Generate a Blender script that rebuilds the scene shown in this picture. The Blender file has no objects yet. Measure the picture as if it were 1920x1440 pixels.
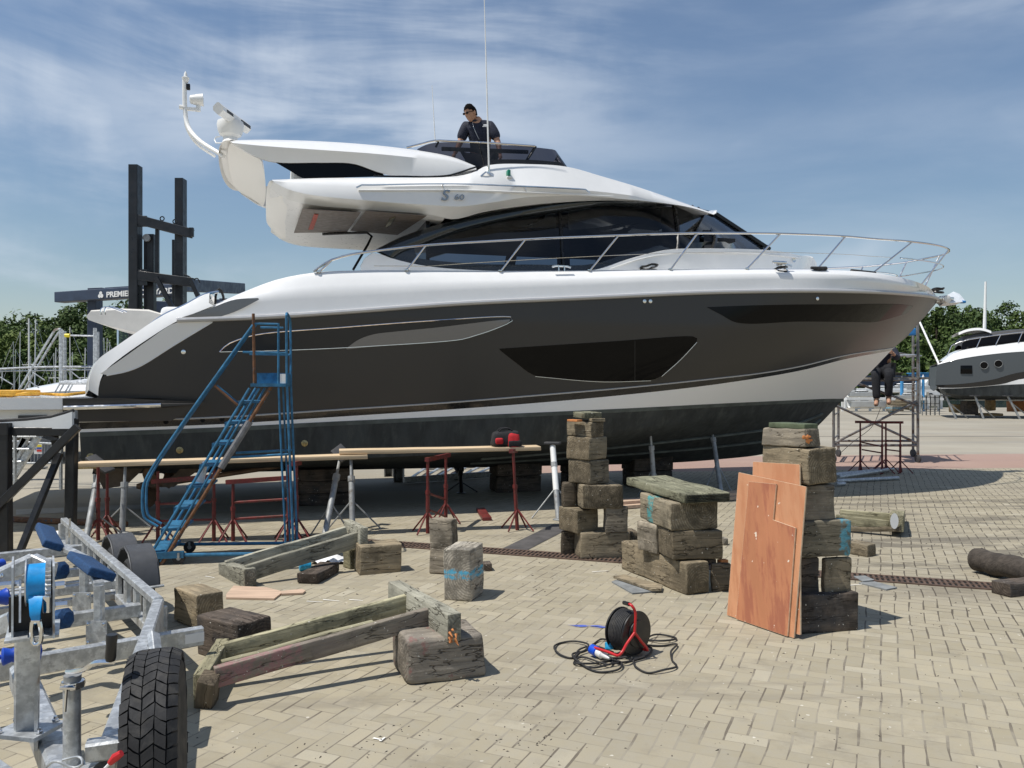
import bpy, math, random
from mathutils import Vector, Matrix, Quaternion
V = Vector
rad = math.radians
random.seed(7)
scene = bpy.context.scene
# ------------------------------------------------------------------ camera
F = 1553.0          # focal length in pixels of a 1920 wide picture
H = 1.65            # eye height
cam_d = bpy.data.cameras.new('camera'); cam = bpy.data.objects.new('camera', cam_d)
scene.collection.objects.link(cam); scene.camera = cam
cam.location = (0, 0, H); cam.rotation_euler = (rad(90), 0, 0)
cam_d.sensor_width = 36; cam_d.lens = F/1920*36; cam_d.clip_start = .05; cam_d.clip_end = 3000
# ------------------------------------------------------------------ light
SUN = V((-0.46, -0.17, 1.0)).normalized()          # towards the sun
sun_el = math.asin(SUN.z); sun_az = math.atan2(SUN.x, SUN.y)
ld = bpy.data.lights.new('sun', 'SUN'); lo = bpy.data.objects.new('sun', ld); scene.collection.objects.link(lo)
ld.energy = 4.5; ld.angle = rad(.55); ld.color = (1, .955, .88)
lo.rotation_euler = SUN.to_track_quat('Z', 'Y').to_euler(); lo.location = (-20, -8, 40)
scene.view_settings.view_transform = 'Standard'; scene.view_settings.look = 'None'
scene.view_settings.exposure = 0.08; scene.view_settings.gamma = 1; scene.view_settings.use_curve_mapping = False
scene.cycles.max_bounces = 8; scene.cycles.transparent_max_bounces = 16

class NT:
    """tiny node builder"""
    def __init__(s, tree): s.t = tree; s.n = tree.nodes; s.l = tree.links
    def node(s, typ, **kw):
        n = s.n.new(typ)
        for k, v in kw.items(): setattr(n, k, v)
        return n
    def put(s, sock, v):
        if v is None: return
        if isinstance(v, bpy.types.NodeSocket): s.l.new(v, sock)
        else:
            if sock.type == 'RGBA' and len(v) == 3: v = (*v, 1)
            sock.default_value = v
    def m(s, op, a, b=None, c=None, clamp=False):
        n = s.node('ShaderNodeMath', operation=op, use_clamp=clamp)
        s.put(n.inputs[0], a); s.put(n.inputs[1], b); s.put(n.inputs[2], c)
        return n.outputs[0]
    def mix(s, f, a, b, blend='MIX'):
        n = s.node('ShaderNodeMix', data_type='RGBA', blend_type=blend)
        s.put(n.inputs[0], f); s.put(n.inputs[6], a); s.put(n.inputs[7], b)
        return n.outputs[2]
    def noise(s, vec, scale, detail=4, rough=.55, dist=0):
        n = s.node('ShaderNodeTexNoise'); s.put(n.inputs['Vector'], vec)
        n.inputs['Scale'].default_value = scale; n.inputs['Detail'].default_value = detail
        n.inputs['Roughness'].default_value = rough; n.inputs['Distortion'].default_value = dist
        return n.outputs['Fac']
    def mapping(s, vec, scale=(1, 1, 1), rot=(0, 0, 0), loc=(0, 0, 0)):
        n = s.node('ShaderNodeMapping'); s.put(n.inputs[0], vec)
        n.inputs['Scale'].default_value = scale; n.inputs['Rotation'].default_value = rot; n.inputs['Location'].default_value = loc
        return n.outputs[0]
    def ramp(s, f, stops):
        n = s.node('ShaderNodeValToRGB'); s.put(n.inputs[0], f)
        e = n.color_ramp.elements
        while len(e) < len(stops): e.new(.5)
        for q, (p, c) in zip(e, stops): q.position = p; q.color = (*c, 1) if len(c) == 3 else c
        return n.outputs[0]
    def rng(s, v, a, b, c=0, d=1, smooth=True):
        n = s.node('ShaderNodeMapRange', interpolation_type='SMOOTHSTEP' if smooth else 'LINEAR')
        s.put(n.inputs[0], v)
        for i, q in enumerate((a, b, c, d)): n.inputs[i+1].default_value = q
        return n.outputs[0]
    def sep(s, v):
        n = s.node('ShaderNodeSeparateXYZ'); s.put(n.inputs[0], v); return n.outputs
    def comb(s, x, y, z):
        n = s.node('ShaderNodeCombineXYZ')
        for i, q in enumerate((x, y, z)): s.put(n.inputs[i], q)
        return n.outputs[0]

# ------------------------------------------------------------------ sky with thin cirrus
world = bpy.data.worlds.new('World'); scene.world = world; world.use_nodes = True
t = NT(world.node_tree); t.n.clear()
sky = t.node('ShaderNodeTexSky', sky_type='NISHITA'); sky.sun_disc = False
sky.sun_elevation = sun_el; sky.sun_rotation = sun_az
sky.air_density = 1.35; sky.dust_density = .35; sky.ozone_density = 2.2
tc = t.node('ShaderNodeTexCoord').outputs['Generated']
x, y, z = t.sep(tc)
az_ = t.m('ARCTAN2', x, y); el_ = t.m('ARCSINE', z)
pv = t.comb(az_, el_, 0.0)
wsp = t.mapping(pv, scale=(1.5, 6.0, 1), rot=(0, 0, rad(26)), loc=(2.0, 4.3, 0))       # fine diagonal filaments
fil = t.noise(wsp, 1.5, 8, .56, .45)
big = t.noise(t.mapping(pv, scale=(1.6, 3.0, 1), rot=(0, 0, rad(20)), loc=(.35, .0, 0)), 1.5, 4, .5, .5)
fan = t.noise(t.mapping(pv, scale=(5.0, 1.6, 1), rot=(0, 0, rad(-22)), loc=(1.7, .6, 0)), 1.0, 6, .55, .3)
fl_ = t.m('ADD', t.m('MULTIPLY', fil, .68), t.m('MULTIPLY', fan, .32))
cl = t.m('MULTIPLY', t.rng(fl_, .40, .66), t.rng(big, .44, .62))
# the bank of cirrus high on the left
bk = t.m('MULTIPLY', t.m('MULTIPLY', t.rng(az_, -.62, -.30), t.rng(az_, -.12, .30, 1, 0)), t.m('MULTIPLY', t.rng(el_, .20, .30), t.rng(el_, .36, .58, 1, 0)))
cl = t.m('MAXIMUM', cl, t.m('MULTIPLY', bk, t.rng(fl_, .40, .57)))
cl = t.m('ADD', t.m('MULTIPLY', cl, .72), t.rng(fil, .30, .75, .07, .30), clamp=True)
cl = t.m('MULTIPLY', cl, t.rng(z, -.02, .05))
hz = t.rng(z, -.02, .20, .34, 0.0)
cl = t.m('MAXIMUM', cl, hz)
skyc = t.mix(1.0, sky.outputs[0], (.98, 1.07, 1.20), 'MULTIPLY')
col = t.mix(t.m('MULTIPLY', cl, .80), skyc, (8.6, 9.6, 11.0))
bg = t.node('ShaderNodeBackground'); t.l.new(col, bg.inputs[0]); bg.inputs[1].default_value = .072
wo = t.node('ShaderNodeOutputWorld'); t.l.new(bg.outputs[0], wo.inputs[0])

# ------------------------------------------------------------------ materials
MATS = {}
def newmat(name):
    m = bpy.data.materials.new(name); m.use_nodes = True
    t = NT(m.node_tree); b = t.n['Principled BSDF']; MATS[name] = m
    return m, t, b
def mat(name, col, rough=.5, metal=0, var=.12, vs=6, bump=0, bs=25, coat=0, spec=.5, st=(1, 1, 1), col2=None, c2=(.5, .6), spots=None):
    m, t, b = newmat(name)
    tcn = t.node('ShaderNodeTexCoord').outputs['Object']
    v = t.mapping(tcn, scale=st)
    c = col
    if var: 
        n = t.noise(v, vs, 5, .6)
        c = t.mix(t.rng(n, .3, .7), tuple(q*(1-var) for q in col), tuple(min(1, q*(1+var)) for q in col))
    if col2:
        n = t.noise(v, vs*1.7, 6, .65)
        c = t.mix(t.rng(n, c2[0], c2[1]), c, col2)
    if spots:
        n = t.noise(tcn, spots[0], 2, .5)
        c = t.mix(t.rng(n, spots[1], spots[1]+.03), c, spots[2])
    t.put(b.inputs['Base Color'], c); b.inputs['Roughness'].default_value = rough; b.inputs['Metallic'].default_value = metal
    if rough > .12 and var:
        t.put(b.inputs['Roughness'], t.rng(t.noise(v, vs*2.3, 3), .3, .7, max(.02, rough-.08), min(1, rough+.08)))
    b.inputs['Coat Weight'].default_value = coat; b.inputs['Coat Roughness'].default_value = .06
    b.inputs['Specular IOR Level'].default_value = spec
    if bump:
        bn = t.node('ShaderNodeBump'); bn.inputs['Strength'].default_value = bump; bn.inputs['Distance'].default_value = .01
        t.put(bn.inputs['Height'], t.noise(v, bs, 5, .6)); t.l.new(bn.outputs[0], b.inputs['Normal'])
    return m
def glass(name, tint, refl=.04):
    m, t, b = newmat(name); t.n.remove(b)
    tr = t.node('ShaderNodeBsdfTransparent'); tr.inputs[0].default_value = (*tint, 1)
    gl = t.node('ShaderNodeBsdfGlossy'); gl.inputs['Roughness'].default_value = .02
    fr = t.node('ShaderNodeFresnel'); fr.inputs[0].default_value = 1.5
    mx = t.node('ShaderNodeMixShader'); t.l.new(fr.outputs[0], mx.inputs[0]); t.l.new(tr.outputs[0], mx.inputs[1]); t.l.new(gl.outputs[0], mx.inputs[2])
    t.l.new(mx.outputs[0], t.n['Material Output'].inputs[0])
    return m
def timber(name, base, paint=None, dark=.45, old=None, blotch=None, noiseoff=0):
    """weathered timber: grain runs along local X; paint=(colour, axis, lo, hi) is a painted band"""
    m, t, b = newmat(name)
    tcn = t.node('ShaderNodeTexCoord').outputs['Object']
    oi = t.node('ShaderNodeObjectInfo').outputs['Random']
    off = t.comb(t.m('MULTIPLY', oi, 37.0), t.m('MULTIPLY', oi, 61.0), t.m('MULTIPLY', oi, 23.0))
    va = t.node('ShaderNodeVectorMath', operation='ADD'); t.l.new(tcn, va.inputs[0]); t.l.new(off, va.inputs[1])
    vo = va.outputs[0]
    g = t.mapping(vo, scale=(.8, 13, 13)); n = t.noise(g, 2.2, 8, .7, .5)
    lg = t.noise(vo, 5.5, 5, .6)
    c = t.mix(t.rng(n, .34, .66), tuple(q*.62 for q in base), tuple(min(1, q*1.25) for q in base))
    c = t.mix(t.rng(lg, .38, .68, 0, .75), c, old or (base[0]*.66, base[1]*.69, base[2]*.72))
    gr = t.mapping(vo, scale=(.8, 5, 5)); cr = t.noise(gr, 3.2, 4, .5, .3)
    crack = t.m('MULTIPLY', t.rng(cr, .484, .5), t.rng(cr, .5, .516, 1, 0))
    crack = t.m('MULTIPLY', crack, t.rng(t.noise(vo, 2.2, 3), .42, .50))
    c = t.mix(t.m('MULTIPLY', crack, .8), c, (base[0]*.12, base[1]*.11, base[2]*.1))
    nrm_ = t.node('ShaderNodeTexCoord').outputs['Normal']; ex_ = t.rng(t.m('ABSOLUTE', t.sep(nrm_)[0]), .8, .92)
    sy = t.sep(tcn); rr = t.m('SQRT', t.m('ADD', t.m('POWER', t.m('ADD', sy[1], t.m('MULTIPLY', oi, .12)), 2.0), t.m('POWER', t.m('SUBTRACT', sy[2], t.m('MULTIPLY', oi, .2)), 2.0)))
    ring = t.m('SINE', t.m('ADD', t.m('MULTIPLY', rr, 330.0), t.m('MULTIPLY', t.noise(vo, 7, 3), 9.0)))
    ce = t.mix(t.rng(ring, -.6, .8), tuple(q*.62 for q in base), tuple(q*.95 for q in base)); ce = t.mix(t.rng(t.noise(vo, 14, 4, .7), .4, .65), ce, tuple(q*.45 for q in base))
    c = t.mix(ex_, c, ce)
    c = t.mix(1.0, c, t.comb(*[t.m('ADD', .72, t.m('MULTIPLY', oi, .56))]*3), 'MULTIPLY')
    grime = t.rng(t.noise(vo, 3.1, 6, .72), .50, .64); c = t.mix(t.m('MULTIPLY', grime, .62), c, (base[0]*.26, base[1]*.26, base[2]*.26))
    if paint:
        for (pc, ax, lo, hi) in paint:
            s = t.sep(tcn)[ax]
            wob = t.m('ADD', s, t.m('MULTIPLY', t.m('SUBTRACT', t.noise(t.mapping(vo, scale=(3, 14, 14)), 3, 5, .7), .5), .07))
            k = t.m('MULTIPLY', t.rng(wob, lo-.008, lo+.008), t.rng(wob, hi-.008, hi+.008, 1, 0))
            k = t.m('MULTIPLY', k, t.rng(t.noise(vo, 16, 5, .75), .42, .54, .05, .9))
            c = t.mix(k, c, pc)
    if blotch: c = t.mix(t.rng(t.noise(vo, 9, 4, .7), .56, .66, 0, .75), c, blotch)
    sp = t.noise(vo, 60, 2, .5)
    c = t.mix(t.rng(sp, .715, .74), c, (.6, .57, .5))
    t.put(b.inputs['Base Color'], c); b.inputs['Roughness'].default_value = .88; b.inputs['Specular IOR Level'].default_value = .2
    bn = t.node('ShaderNodeBump'); bn.inputs['Strength'].default_value = .7; bn.inputs['Distance'].default_value = .010
    h = t.m('SUBTRACT', t.m('ADD', n, t.m('MULTIPLY', t.noise(vo, 45, 4), .5)), t.m('MULTIPLY', crack, 1.6))
    t.put(bn.inputs['Height'], h); t.l.new(bn.outputs[0], b.inputs['Normal'])
    return m

mat('gelcoat', (.80, .80, .79), .16, var=.015, coat=.4)
mat('gelcoat_soft', (.76, .755, .735), .35, var=.03)
mat('beige_gel', (.82, .80, .755), .45, var=.0)
mat('recess_dark', (.018, .021, .026), .25, .3, var=.0, coat=.2)
mat('hull_paint', (.045, .043, .041), .36, .2, var=.0, coat=.06)
mat('boot_black', (.014, .014, .015), .2, var=.05, coat=.3)
mat('antifoul', (.032, .037, .038), .75, var=.3, vs=2.6, bump=.2, bs=18, st=(1.6, 1.6, .5), col2=(.06, .068, .064), c2=(.5, .75))
mat('antifoul_fade', (.085, .098, .092), .8, var=.3, vs=3.5)
mat('boot_white', (.86, .855, .85), .35, var=.0)
mat('silver_line', (.50, .50, .50), .4, .3, var=.02)
mat('silver_scoop', (.22, .22, .225), .34, .7, var=.0)
mat('arch_grey', (.030, .036, .040), .2, .5, var=.05, coat=.6)
mat('black_glass', (.003, .003, .0035), .05, var=0, spec=.16)
mat('steel', (.75, .75, .75), .13, 1, var=.03)
mat('galv', (.54, .56, .57), .45, .6, var=.22, vs=16, col2=(.38, .395, .405), c2=(.44, .62), bump=.10, bs=60, spots=(5, .70, (.24, .19, .15)))
mat('galv_dull', (.33, .34, .34), .6, .45, var=.25, vs=7, col2=(.2, .18, .16), c2=(.55, .7))
mat('scaffold', (.22, .215, .21), .55, .6, var=.3, vs=5, col2=(.14, .09, .06), c2=(.5, .65))
mat('black_steel', (.018, .019, .021), .42, .2, var=.25, vs=8, col2=(.05, .045, .04), c2=(.6, .75))
mat('mast_black', (.016, .017, .02), .35, .2, var=.3, vs=3)
mat('navy_steel', (.032, .048, .085), .45, var=.15, vs=2)
mat('white_paint', (.78, .78, .76), .4, var=.04)
mat('red_steel', (.15, .022, .020), .5, .1, var=.3, vs=12, col2=(.09, .03, .02), c2=(.5, .65))
mat('blue_steel', (.028, .145, .27), .5, .1, var=.3, vs=14, col2=(.12, .06, .035), c2=(.64, .72))
mat('rusty', (.16, .075, .035), .8, .1, var=.35, vs=18, col2=(.05, .11, .16), c2=(.58, .68))
mat('foam_grey', (.17, .17, .175), .9, var=.2, vs=20, bump=.4, bs=50)
mat('rubber', (.018, .018, .019), .78, var=.25, vs=9, bump=.15, bs=120, col2=(.045, .042, .038), c2=(.48, .68))
mat('rubber_soft', (.05, .05, .052), .6, var=.2, vs=12)
mat('plastic_black', (.012, .012, .013), .4, var=.1)
mat('guard_grey', (.060, .062, .066), .5, var=.1, vs=20, bump=.1, bs=160)
mat('strap_blue', (.0, .26, .62), .42, var=.12, vs=30, coat=.2)
mat('roller_blue', (.01, .06, .42), .4, var=.08)
mat('pad_navy', (.015, .055, .14), .95, var=.25, vs=60, bump=.4, bs=220)
mat('plank_wood', (.62, .47, .30), .7, var=.16, vs=3, st=(.6, 14, 14), bump=.15, bs=8)
mat('red_plastic', (.48, .015, .018), .38, var=.06)
mat('red_fabric', (.42, .012, .018), .85, var=.15, vs=30)
mat('black_fabric', (.016, .016, .018), .9, var=.2, vs=30, bump=.2, bs=80)
mat('blue_plug', (.01, .08, .55), .35, var=.05)
mat('teal_plug', (.02, .30, .55), .4, var=.3, vs=60, col2=(.25, .6, .1), c2=(.62, .66))
mat('white_plastic', (.75, .75, .73), .4, var=.04)
mat('skin', (.42, .23, .145), .55, var=.08, vs=25)
mat('hair', (.007, .006, .006), .95, var=.3, vs=60, spec=.05)
mat('navy_cloth', (.013, .016, .032), .85, var=.2, vs=18, bump=.3, bs=30)
mat('dark_cloth', (.010, .011, .015), .9, var=.3, vs=14, bump=.3, bs=26)
mat('boot_tan', (.09, .065, .045), .8, var=.2, vs=30)
mat('bronze', (.42, .33, .16), .4, .7, var=.35, vs=40)
mat('prop_brown', (.20, .13, .085), .6, .4, var=.3, vs=8)
mat('rudder_brown', (.13, .10, .075), .75, .1, var=.3, vs=5)
mat('black_metal', (.02, .02, .02), .3, .4, var=.1)
mat('soffit_brown', (.155, .125, .10), .5, var=.06)
mat('cushion', (.6, .58, .54), .85, var=.05)
mat('interior_dark', (.012, .013, .016), .9, var=.1)
mat('hose_yellow', (.62, .33, .03), .6, var=.2, vs=10)
mat('hatch_print_red', (.38, .07, .04), .6, var=.5, vs=60)
mat('chrome_letters', (.30, .31, .32), .2, .9, var=0)
mat('green_lens', (.01, .22, .13), .2, var=0)
mat('grate_iron', (.115, .075, .055), .8, .3, var=.35, vs=9)
mat('void_black', (.006, .006, .006), 1, var=0)
mat('plate_dark', (.075, .07, .068), .8, var=.25, vs=5, bump=.2, bs=30)
mat('yacht_grey', (.085, .097, .105), .45, 0, var=.0)
mat('ply', (.54, .26, .135), .55, var=.07, vs=2.5, st=(6, .6, .6), bump=.05, col2=(.47, .205, .10), c2=(.45, .62), spots=(26, .72, (.72, .62, .50)))
mat('ply_dark', (.45, .185, .09), .55, var=.10, vs=2.5, st=(6, .6, .6), bump=.05, col2=(.34, .12, .065), c2=(.45, .62), spots=(20, .71, (.74, .64, .52)))
mat('ply_edge', (.62, .47, .32), .8, var=.15, vs=30)
mat('pink_board', (.50, .36, .26), .8, var=.15, vs=4, st=(1, 8, 8))
mat('slate', (.20, .21, .21), .8, var=.2, vs=8)
mat('log_bark', (.055, .045, .036), .95, var=.35, vs=7, bump=.9, bs=18, st=(.5, 3, 3))
mat('rag_white', (.75, .76, .78), .9, var=.06, vs=20)
mat('trunk', (.06, .045, .033), .9, var=.3)
mat('crate_wood', (.42, .28, .13), .85, var=.3, vs=6, st=(1, 1, 6))
mat('blue_post', (.05, .25, .50), .5, var=.1)
mat('tape_blue', (.03, .22, .55), .6, var=.1)
mat('poly_wrap', (.72, .76, .80), .2, var=.08, vs=12, bump=.5, bs=14)
mat('gravel_dark', (.05, .05, .05), .9, var=.4, vs=30)
mat('far_white', (.72, .73, .72), .5, var=.08, vs=2)
mat('far_grey', (.30, .31, .32), .6, var=.2, vs=2)
mat('sign_yellow', (.75, .6, .02), .5, var=0); mat('sign_blue', (.02, .08, .35), .5, var=0); mat('sign_red', (.6, .04, .03), .5, var=0)
mat('sheet_silver', (.42, .47, .50), .5, .25, var=.2, vs=1.5)
mat('orange_block', (.50, .19, .06), .8, var=.2, vs=15)
mat('wedge_green', (.085, .105, .06), .9, var=.3, vs=14)
mat('lens_gold', (.45, .38, .2), .1, .9, var=0)
glass('tinted_glass', (.34, .38, .44)); glass('fly_glass', (.13, .12, .135)); glass('clear_glass', (.85, .9, .88))
WG = (.25, .205, .14); WL = (.315, .255, .17); WD = (.165, .133, .095)
timber('timber_grey', WG); timber('timber_light', WL); timber('timber_dark', WD)
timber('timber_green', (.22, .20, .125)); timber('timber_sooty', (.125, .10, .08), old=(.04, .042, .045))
timber('timber_pale', (.36, .325, .265), paint=[((.09, .42, .62), 2, .165, .19), ((.09, .42, .62), 2, .20, .232)], old=(.21, .2, .175))
timber('timber_dot', (.29, .25, .19), old=(.20, .175, .14))
timber('timber_turq', (.26, .22, .155), paint=[((.06, .30, .31), 0, .03, .15), ((.06, .30, .31), 1, .33, .42)])
timber('timber_blue', (.22, .195, .145), paint=[((.10, .30, .38), 0, .10, .27), ((.16, .27, .29), 0, .24, .36)])
timber('timber_red', (.25, .22, .18), blotch=(.23, .10, .09), old=(.18, .16, .135))
timber('timber_moss', (.20, .195, .135), old=(.12, .12, .08))
timber('rail_grey', (.38, .365, .29), old=(.28, .27, .215)); timber('rail_green', (.33, .305, .20), old=(.23, .215, .14))
timber('rail_red', (.32, .28, .22), paint=[((.30, .17, .165), 0, -.62, -.18)], old=(.23, .19, .165))

# ------------------------------------------------------------------ mesh builder
ORG = {}     # world origin of every top-level thing, so children are stored in its local frame
def catmull(pts, n):
    """resample a polyline smoothly to n points, evenly by length"""
    pts = [V(p) for p in pts]
    if len(pts) == 2: return [pts[0].lerp(pts[1], i/(n-1)) for i in range(n)]
    dense = []
    P = [pts[0]*2-pts[1]] + pts + [pts[-1]*2-pts[-2]]
    for i in range(1, len(P)-2):
        a, b, c, d = P[i-1:i+3]
        t1 = max((b-a).length, 1e-6)**.5; t2 = max((c-b).length, 1e-6)**.5; t3 = max((d-c).length, 1e-6)**.5
        m1 = ((b-a)/t1 - (c-a)/(t1+t2) + (c-b)/t2)*t2
        m2 = ((c-b)/t2 - (d-b)/(t2+t3) + (d-c)/t3)*t2
        for k in range(12):
            u = k/12; dense.append(b*(2*u**3-3*u*u+1) + m1*(u**3-2*u*u+u) + c*(-2*u**3+3*u*u) + m2*(u**3-u*u))
    dense.append(pts[-1])
    L = [0]
    for a, b in zip(dense, dense[1:]): L.append(L[-1]+(b-a).length)
    out = []; j = 0
    for i in range(n):
        s = L[-1]*i/(n-1)
        while j < len(L)-2 and L[j+1] < s: j += 1
        k = (s-L[j])/max(L[j+1]-L[j], 1e-9); out.append(dense[j].lerp(dense[j+1], min(1, max(0, k))))
    return out
SPLITN = set('side_recess hull_window window_scoop quarter_moulding scoop scoop_edge quarter_trim fender_bar fender_bar_fairing window_rim window_joint side_window window_pillar window_surround window_jamb roof_arch arch_foot grab_rail side_groove flybridge_wing wing_window wing_shadow_gap windscreen_strut flybridge_rail stair_handrail spray_rail waterline_scum coach_line rubbing_strake coachroof_moulding flybridge_windscreen_ boot_stripe_'.split())
class MB:
    def __init__(s): s.v = []; s.f = []
    def add(s, vs, fs):
        o = len(s.v); s.v += [V(p) for p in vs]; s.f += [tuple(i+o for i in f) for f in fs]; return s
    def box(s, c, size, R=None):
        h = [q/2 for q in size]
        vs = [V((a*h[0], b*h[1], d*h[2])) for a in (-1, 1) for b in (-1, 1) for d in (-1, 1)]
        if R is not None: vs = [R @ p for p in vs]
        c = V(c)
        return s.add([p+c for p in vs], [(0, 1, 3, 2), (4, 6, 7, 5), (0, 4, 5, 1), (2, 3, 7, 6), (0, 2, 6, 4), (1, 5, 7, 3)])
    def beam(s, a, b, w, h, up=(0, 0, 1)):
        a, b = V(a), V(b); d = (b-a); L = d.length; d.normalize()
        up = V(up)
        if abs(d.dot(up)) > .98: up = V((0, 1, 0)) if abs(d.y) < .9 else V((1, 0, 0))
        x = d.cross(up).normalized(); z = x.cross(d)
        R = Matrix((x, d, z)).transposed()
        return s.box((a+b)/2, (w, L, h), R)
    def cbeam(s, a, b, w, h, up=(0, 0, 1), ch=.25):
        """beam with chamfered edges"""
        a, b = V(a), V(b); d = (b-a).normalized(); up = V(up)
        if abs(d.dot(up)) > .98: up = V((0, 1, 0)) if abs(d.y) < .9 else V((1, 0, 0))
        x = d.cross(up).normalized(); z = x.cross(d); c = min(w, h)*ch
        pr = [(w/2-c, h/2), (w/2, h/2-c), (w/2, -h/2+c), (w/2-c, -h/2), (-w/2+c, -h/2), (-w/2, -h/2+c), (-w/2, h/2-c), (-w/2+c, h/2)]
        vs = [e + x*p + z*q for e in (a, b) for p, q in pr]
        fs = [tuple(range(7, -1, -1)), tuple(range(8, 16))] + [(i, (i+1) % 8, 8+(i+1) % 8, 8+i) for i in range(8)]
        return s.add(vs, fs)
    def tube(s, pts, r, n=8, closed=False, cap=True):
        pts = [V(p) for p in pts]; m = len(pts)
        rs = r if isinstance(r, (list, tuple)) else [r]*m
        T = []
        for i in range(m):
            a = pts[(i-1) % m] if closed or i else pts[0]; b = pts[(i+1) % m] if closed or i < m-1 else pts[-1]
            T.append((b-a).normalized())
        ref = V((0, 0, 1)) if abs(T[0].z) < .9 else V((1, 0, 0))
        nx = (ref - T[0]*ref.dot(T[0])).normalized(); vs = []
        for i in range(m):
            nx = (nx - T[i]*nx.dot(T[i])).normalized(); ny = T[i].cross(nx)
            vs += [pts[i] + (nx*math.cos(2*math.pi*k/n) + ny*math.sin(2*math.pi*k/n))*rs[i] for k in range(n)]
        fs = []
        for i in range(m if closed else m-1):
            j = (i+1) % m
            fs += [(i*n+k, i*n+(k+1) % n, j*n+(k+1) % n, j*n+k) for k in range(n)]
        if cap and not closed: fs += [tuple(range(n-1, -1, -1)), tuple((m-1)*n+k for k in range(n))]
        return s.add(vs, fs)
    def lathe(s, prof, c, axis=(0, 0, 1), n=20):
        """prof: list of (radius, distance along axis)"""
        c = V(c); ax = V(axis).normalized(); q = V((0, 0, 1)).rotation_difference(ax); vs = []
        for r, h in prof:
            vs += [c + q @ V((r*math.cos(2*math.pi*k/n), r*math.sin(2*math.pi*k/n), h)) for k in range(n)]
        m = len(prof)
        fs = [(i*n+k, i*n+(k+1) % n, (i+1)*n+(k+1) % n, (i+1)*n+k) for i in range(m-1) for k in range(n)]
        fs += [tuple(range(n-1, -1, -1)), tuple((m-1)*n+k for k in range(n))]
        return s.add(vs, fs)
    def prism(s, pts, off):
        pts = [V(p) for p in pts]; off = V(off); n = len(pts)
        return s.add(pts + [p+off for p in pts], [tuple(range(n)), tuple(range(2*n-1, n-1, -1))] + [(i, i+n, (i+1) % n+n, (i+1) % n) for i in range(n)])
    def grid(s, rows):
        m = len(rows[0]); vs = [p for r in rows for p in r]
        return s.add(vs, [(i*m+j, i*m+j+1, (i+1)*m+j+1, (i+1)*m+j) for i in range(len(rows)-1) for j in range(m-1)])
    def ball(s, c, r, sc=(1, 1, 1), n=12, R=None):
        c = V(c); vs = []; fs = []; m = n//2
        for i in range(m+1):
            for k in range(n):
                a = math.pi*i/m; p = V((math.sin(a)*math.cos(2*math.pi*k/n)*sc[0], math.sin(a)*math.sin(2*math.pi*k/n)*sc[1], math.cos(a)*sc[2]))*r
                vs.append(c + (R @ p if R is not None else p))
        fs = [(i*n+k, (i+1)*n+k, (i+1)*n+(k+1) % n, i*n+(k+1) % n) for i in range(m) for k in range(n)]
        return s.add(vs, fs)
    def rbox(s, c, size, r, R=None, seg=.05, jit=0, taper=0, seed=0):
        """box with rounded edges, slightly irregular faces"""
        hx, hy, hz = [q/2 for q in size]; rnd = random.Random(seed); c = V(c)
        ph = [rnd.uniform(0, 6.28) for _ in range(9)]
        r = min(r, hx*.9, hy*.9, hz*.9)
        def axis(h):
            n = max(2, min(9, int(2*(h-r)/seg)+1)); q = [-h, -h+r*.35, -h+r] + [-h+r+2*(h-r)*i/n for i in range(1, n)] + [h-r, h-r*.35, h]
            return q
        A = [axis(hx), axis(hy), axis(hz)]; hh = (hx, hy, hz)
        def put(p):
            q = V([max(-hh[i]+r, min(hh[i]-r, p[i])) for i in range(3)]); d = V(p)-q
            if d.length > 1e-9: d = d.normalized()*min(r, max(abs(d.x), abs(d.y), abs(d.z)))
            p2 = q + d
            if taper: k = 1-taper*(p2.z/hz+1)/2; p2.x *= k; p2.y *= k
            if jit:
                f = 9.0
                p2 += V((math.sin(f*p2.y+ph[0])+math.sin(f*1.7*p2.z+ph[1])+.5*math.sin(37*p2.z+31*p2.y+ph[6]), math.sin(f*p2.x+ph[2])+math.sin(f*1.6*p2.z+ph[3])+.5*math.sin(35*p2.x+33*p2.z+ph[7]), math.sin(f*p2.x+ph[4])+math.sin(f*p2.y+ph[5])+.5*math.sin(41*p2.x+29*p2.y+ph[8])))*jit
            return (R @ p2 if R is not None else p2) + c
        for ax in range(3):
            u, w = (ax+1) % 3, (ax+2) % 3
            for sg in (-1, 1):
                rows = []
                for a in A[u]:
                    row = []
                    for b in A[w]:
                        p = [0, 0, 0]; p[ax] = sg*hh[ax]; p[u] = a; p[w] = b; row.append(put(p))
                    rows.append(row)
                if sg < 0: rows.reverse()
                s.grid(rows)
        return s
    def build(s, name, m, parent=None, smooth=35, org=None, weld=False):
        o3 = org if org is not None else V((0, 0, 0))
        if name in SPLITN and parent is not None and parent.name == 'motor_yacht':
            halves = (MB(), MB()); 
            for f in s.f:
                c = sum((s.v[i] for i in f), V((0, 0, 0)))/len(f); halves[0 if wl(c).y > 0 else 1].f.append(f)
            if halves[0].f and halves[1].f:
                for h_ in halves:
                    ids = {}; 
                    for f in h_.f:
                        for i in f:
                            if i not in ids: ids[i] = len(ids); h_.v.append(s.v[i])
                    h_.f = [tuple(ids[i] for i in f) for f in h_.f]
                SPLITN.discard(name); r0 = halves[0].build(name, m, parent, smooth, org, weld); halves[1].build(name, m, parent, smooth, org, weld); SPLITN.add(name); return r0
        root = parent
        while root is not None and root.parent: root = root.parent
        if root is not None: o3 = ORG[root.name]
        me = bpy.data.meshes.new(name); me.from_pydata([tuple(p-o3) for p in s.v], [], s.f)
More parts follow.
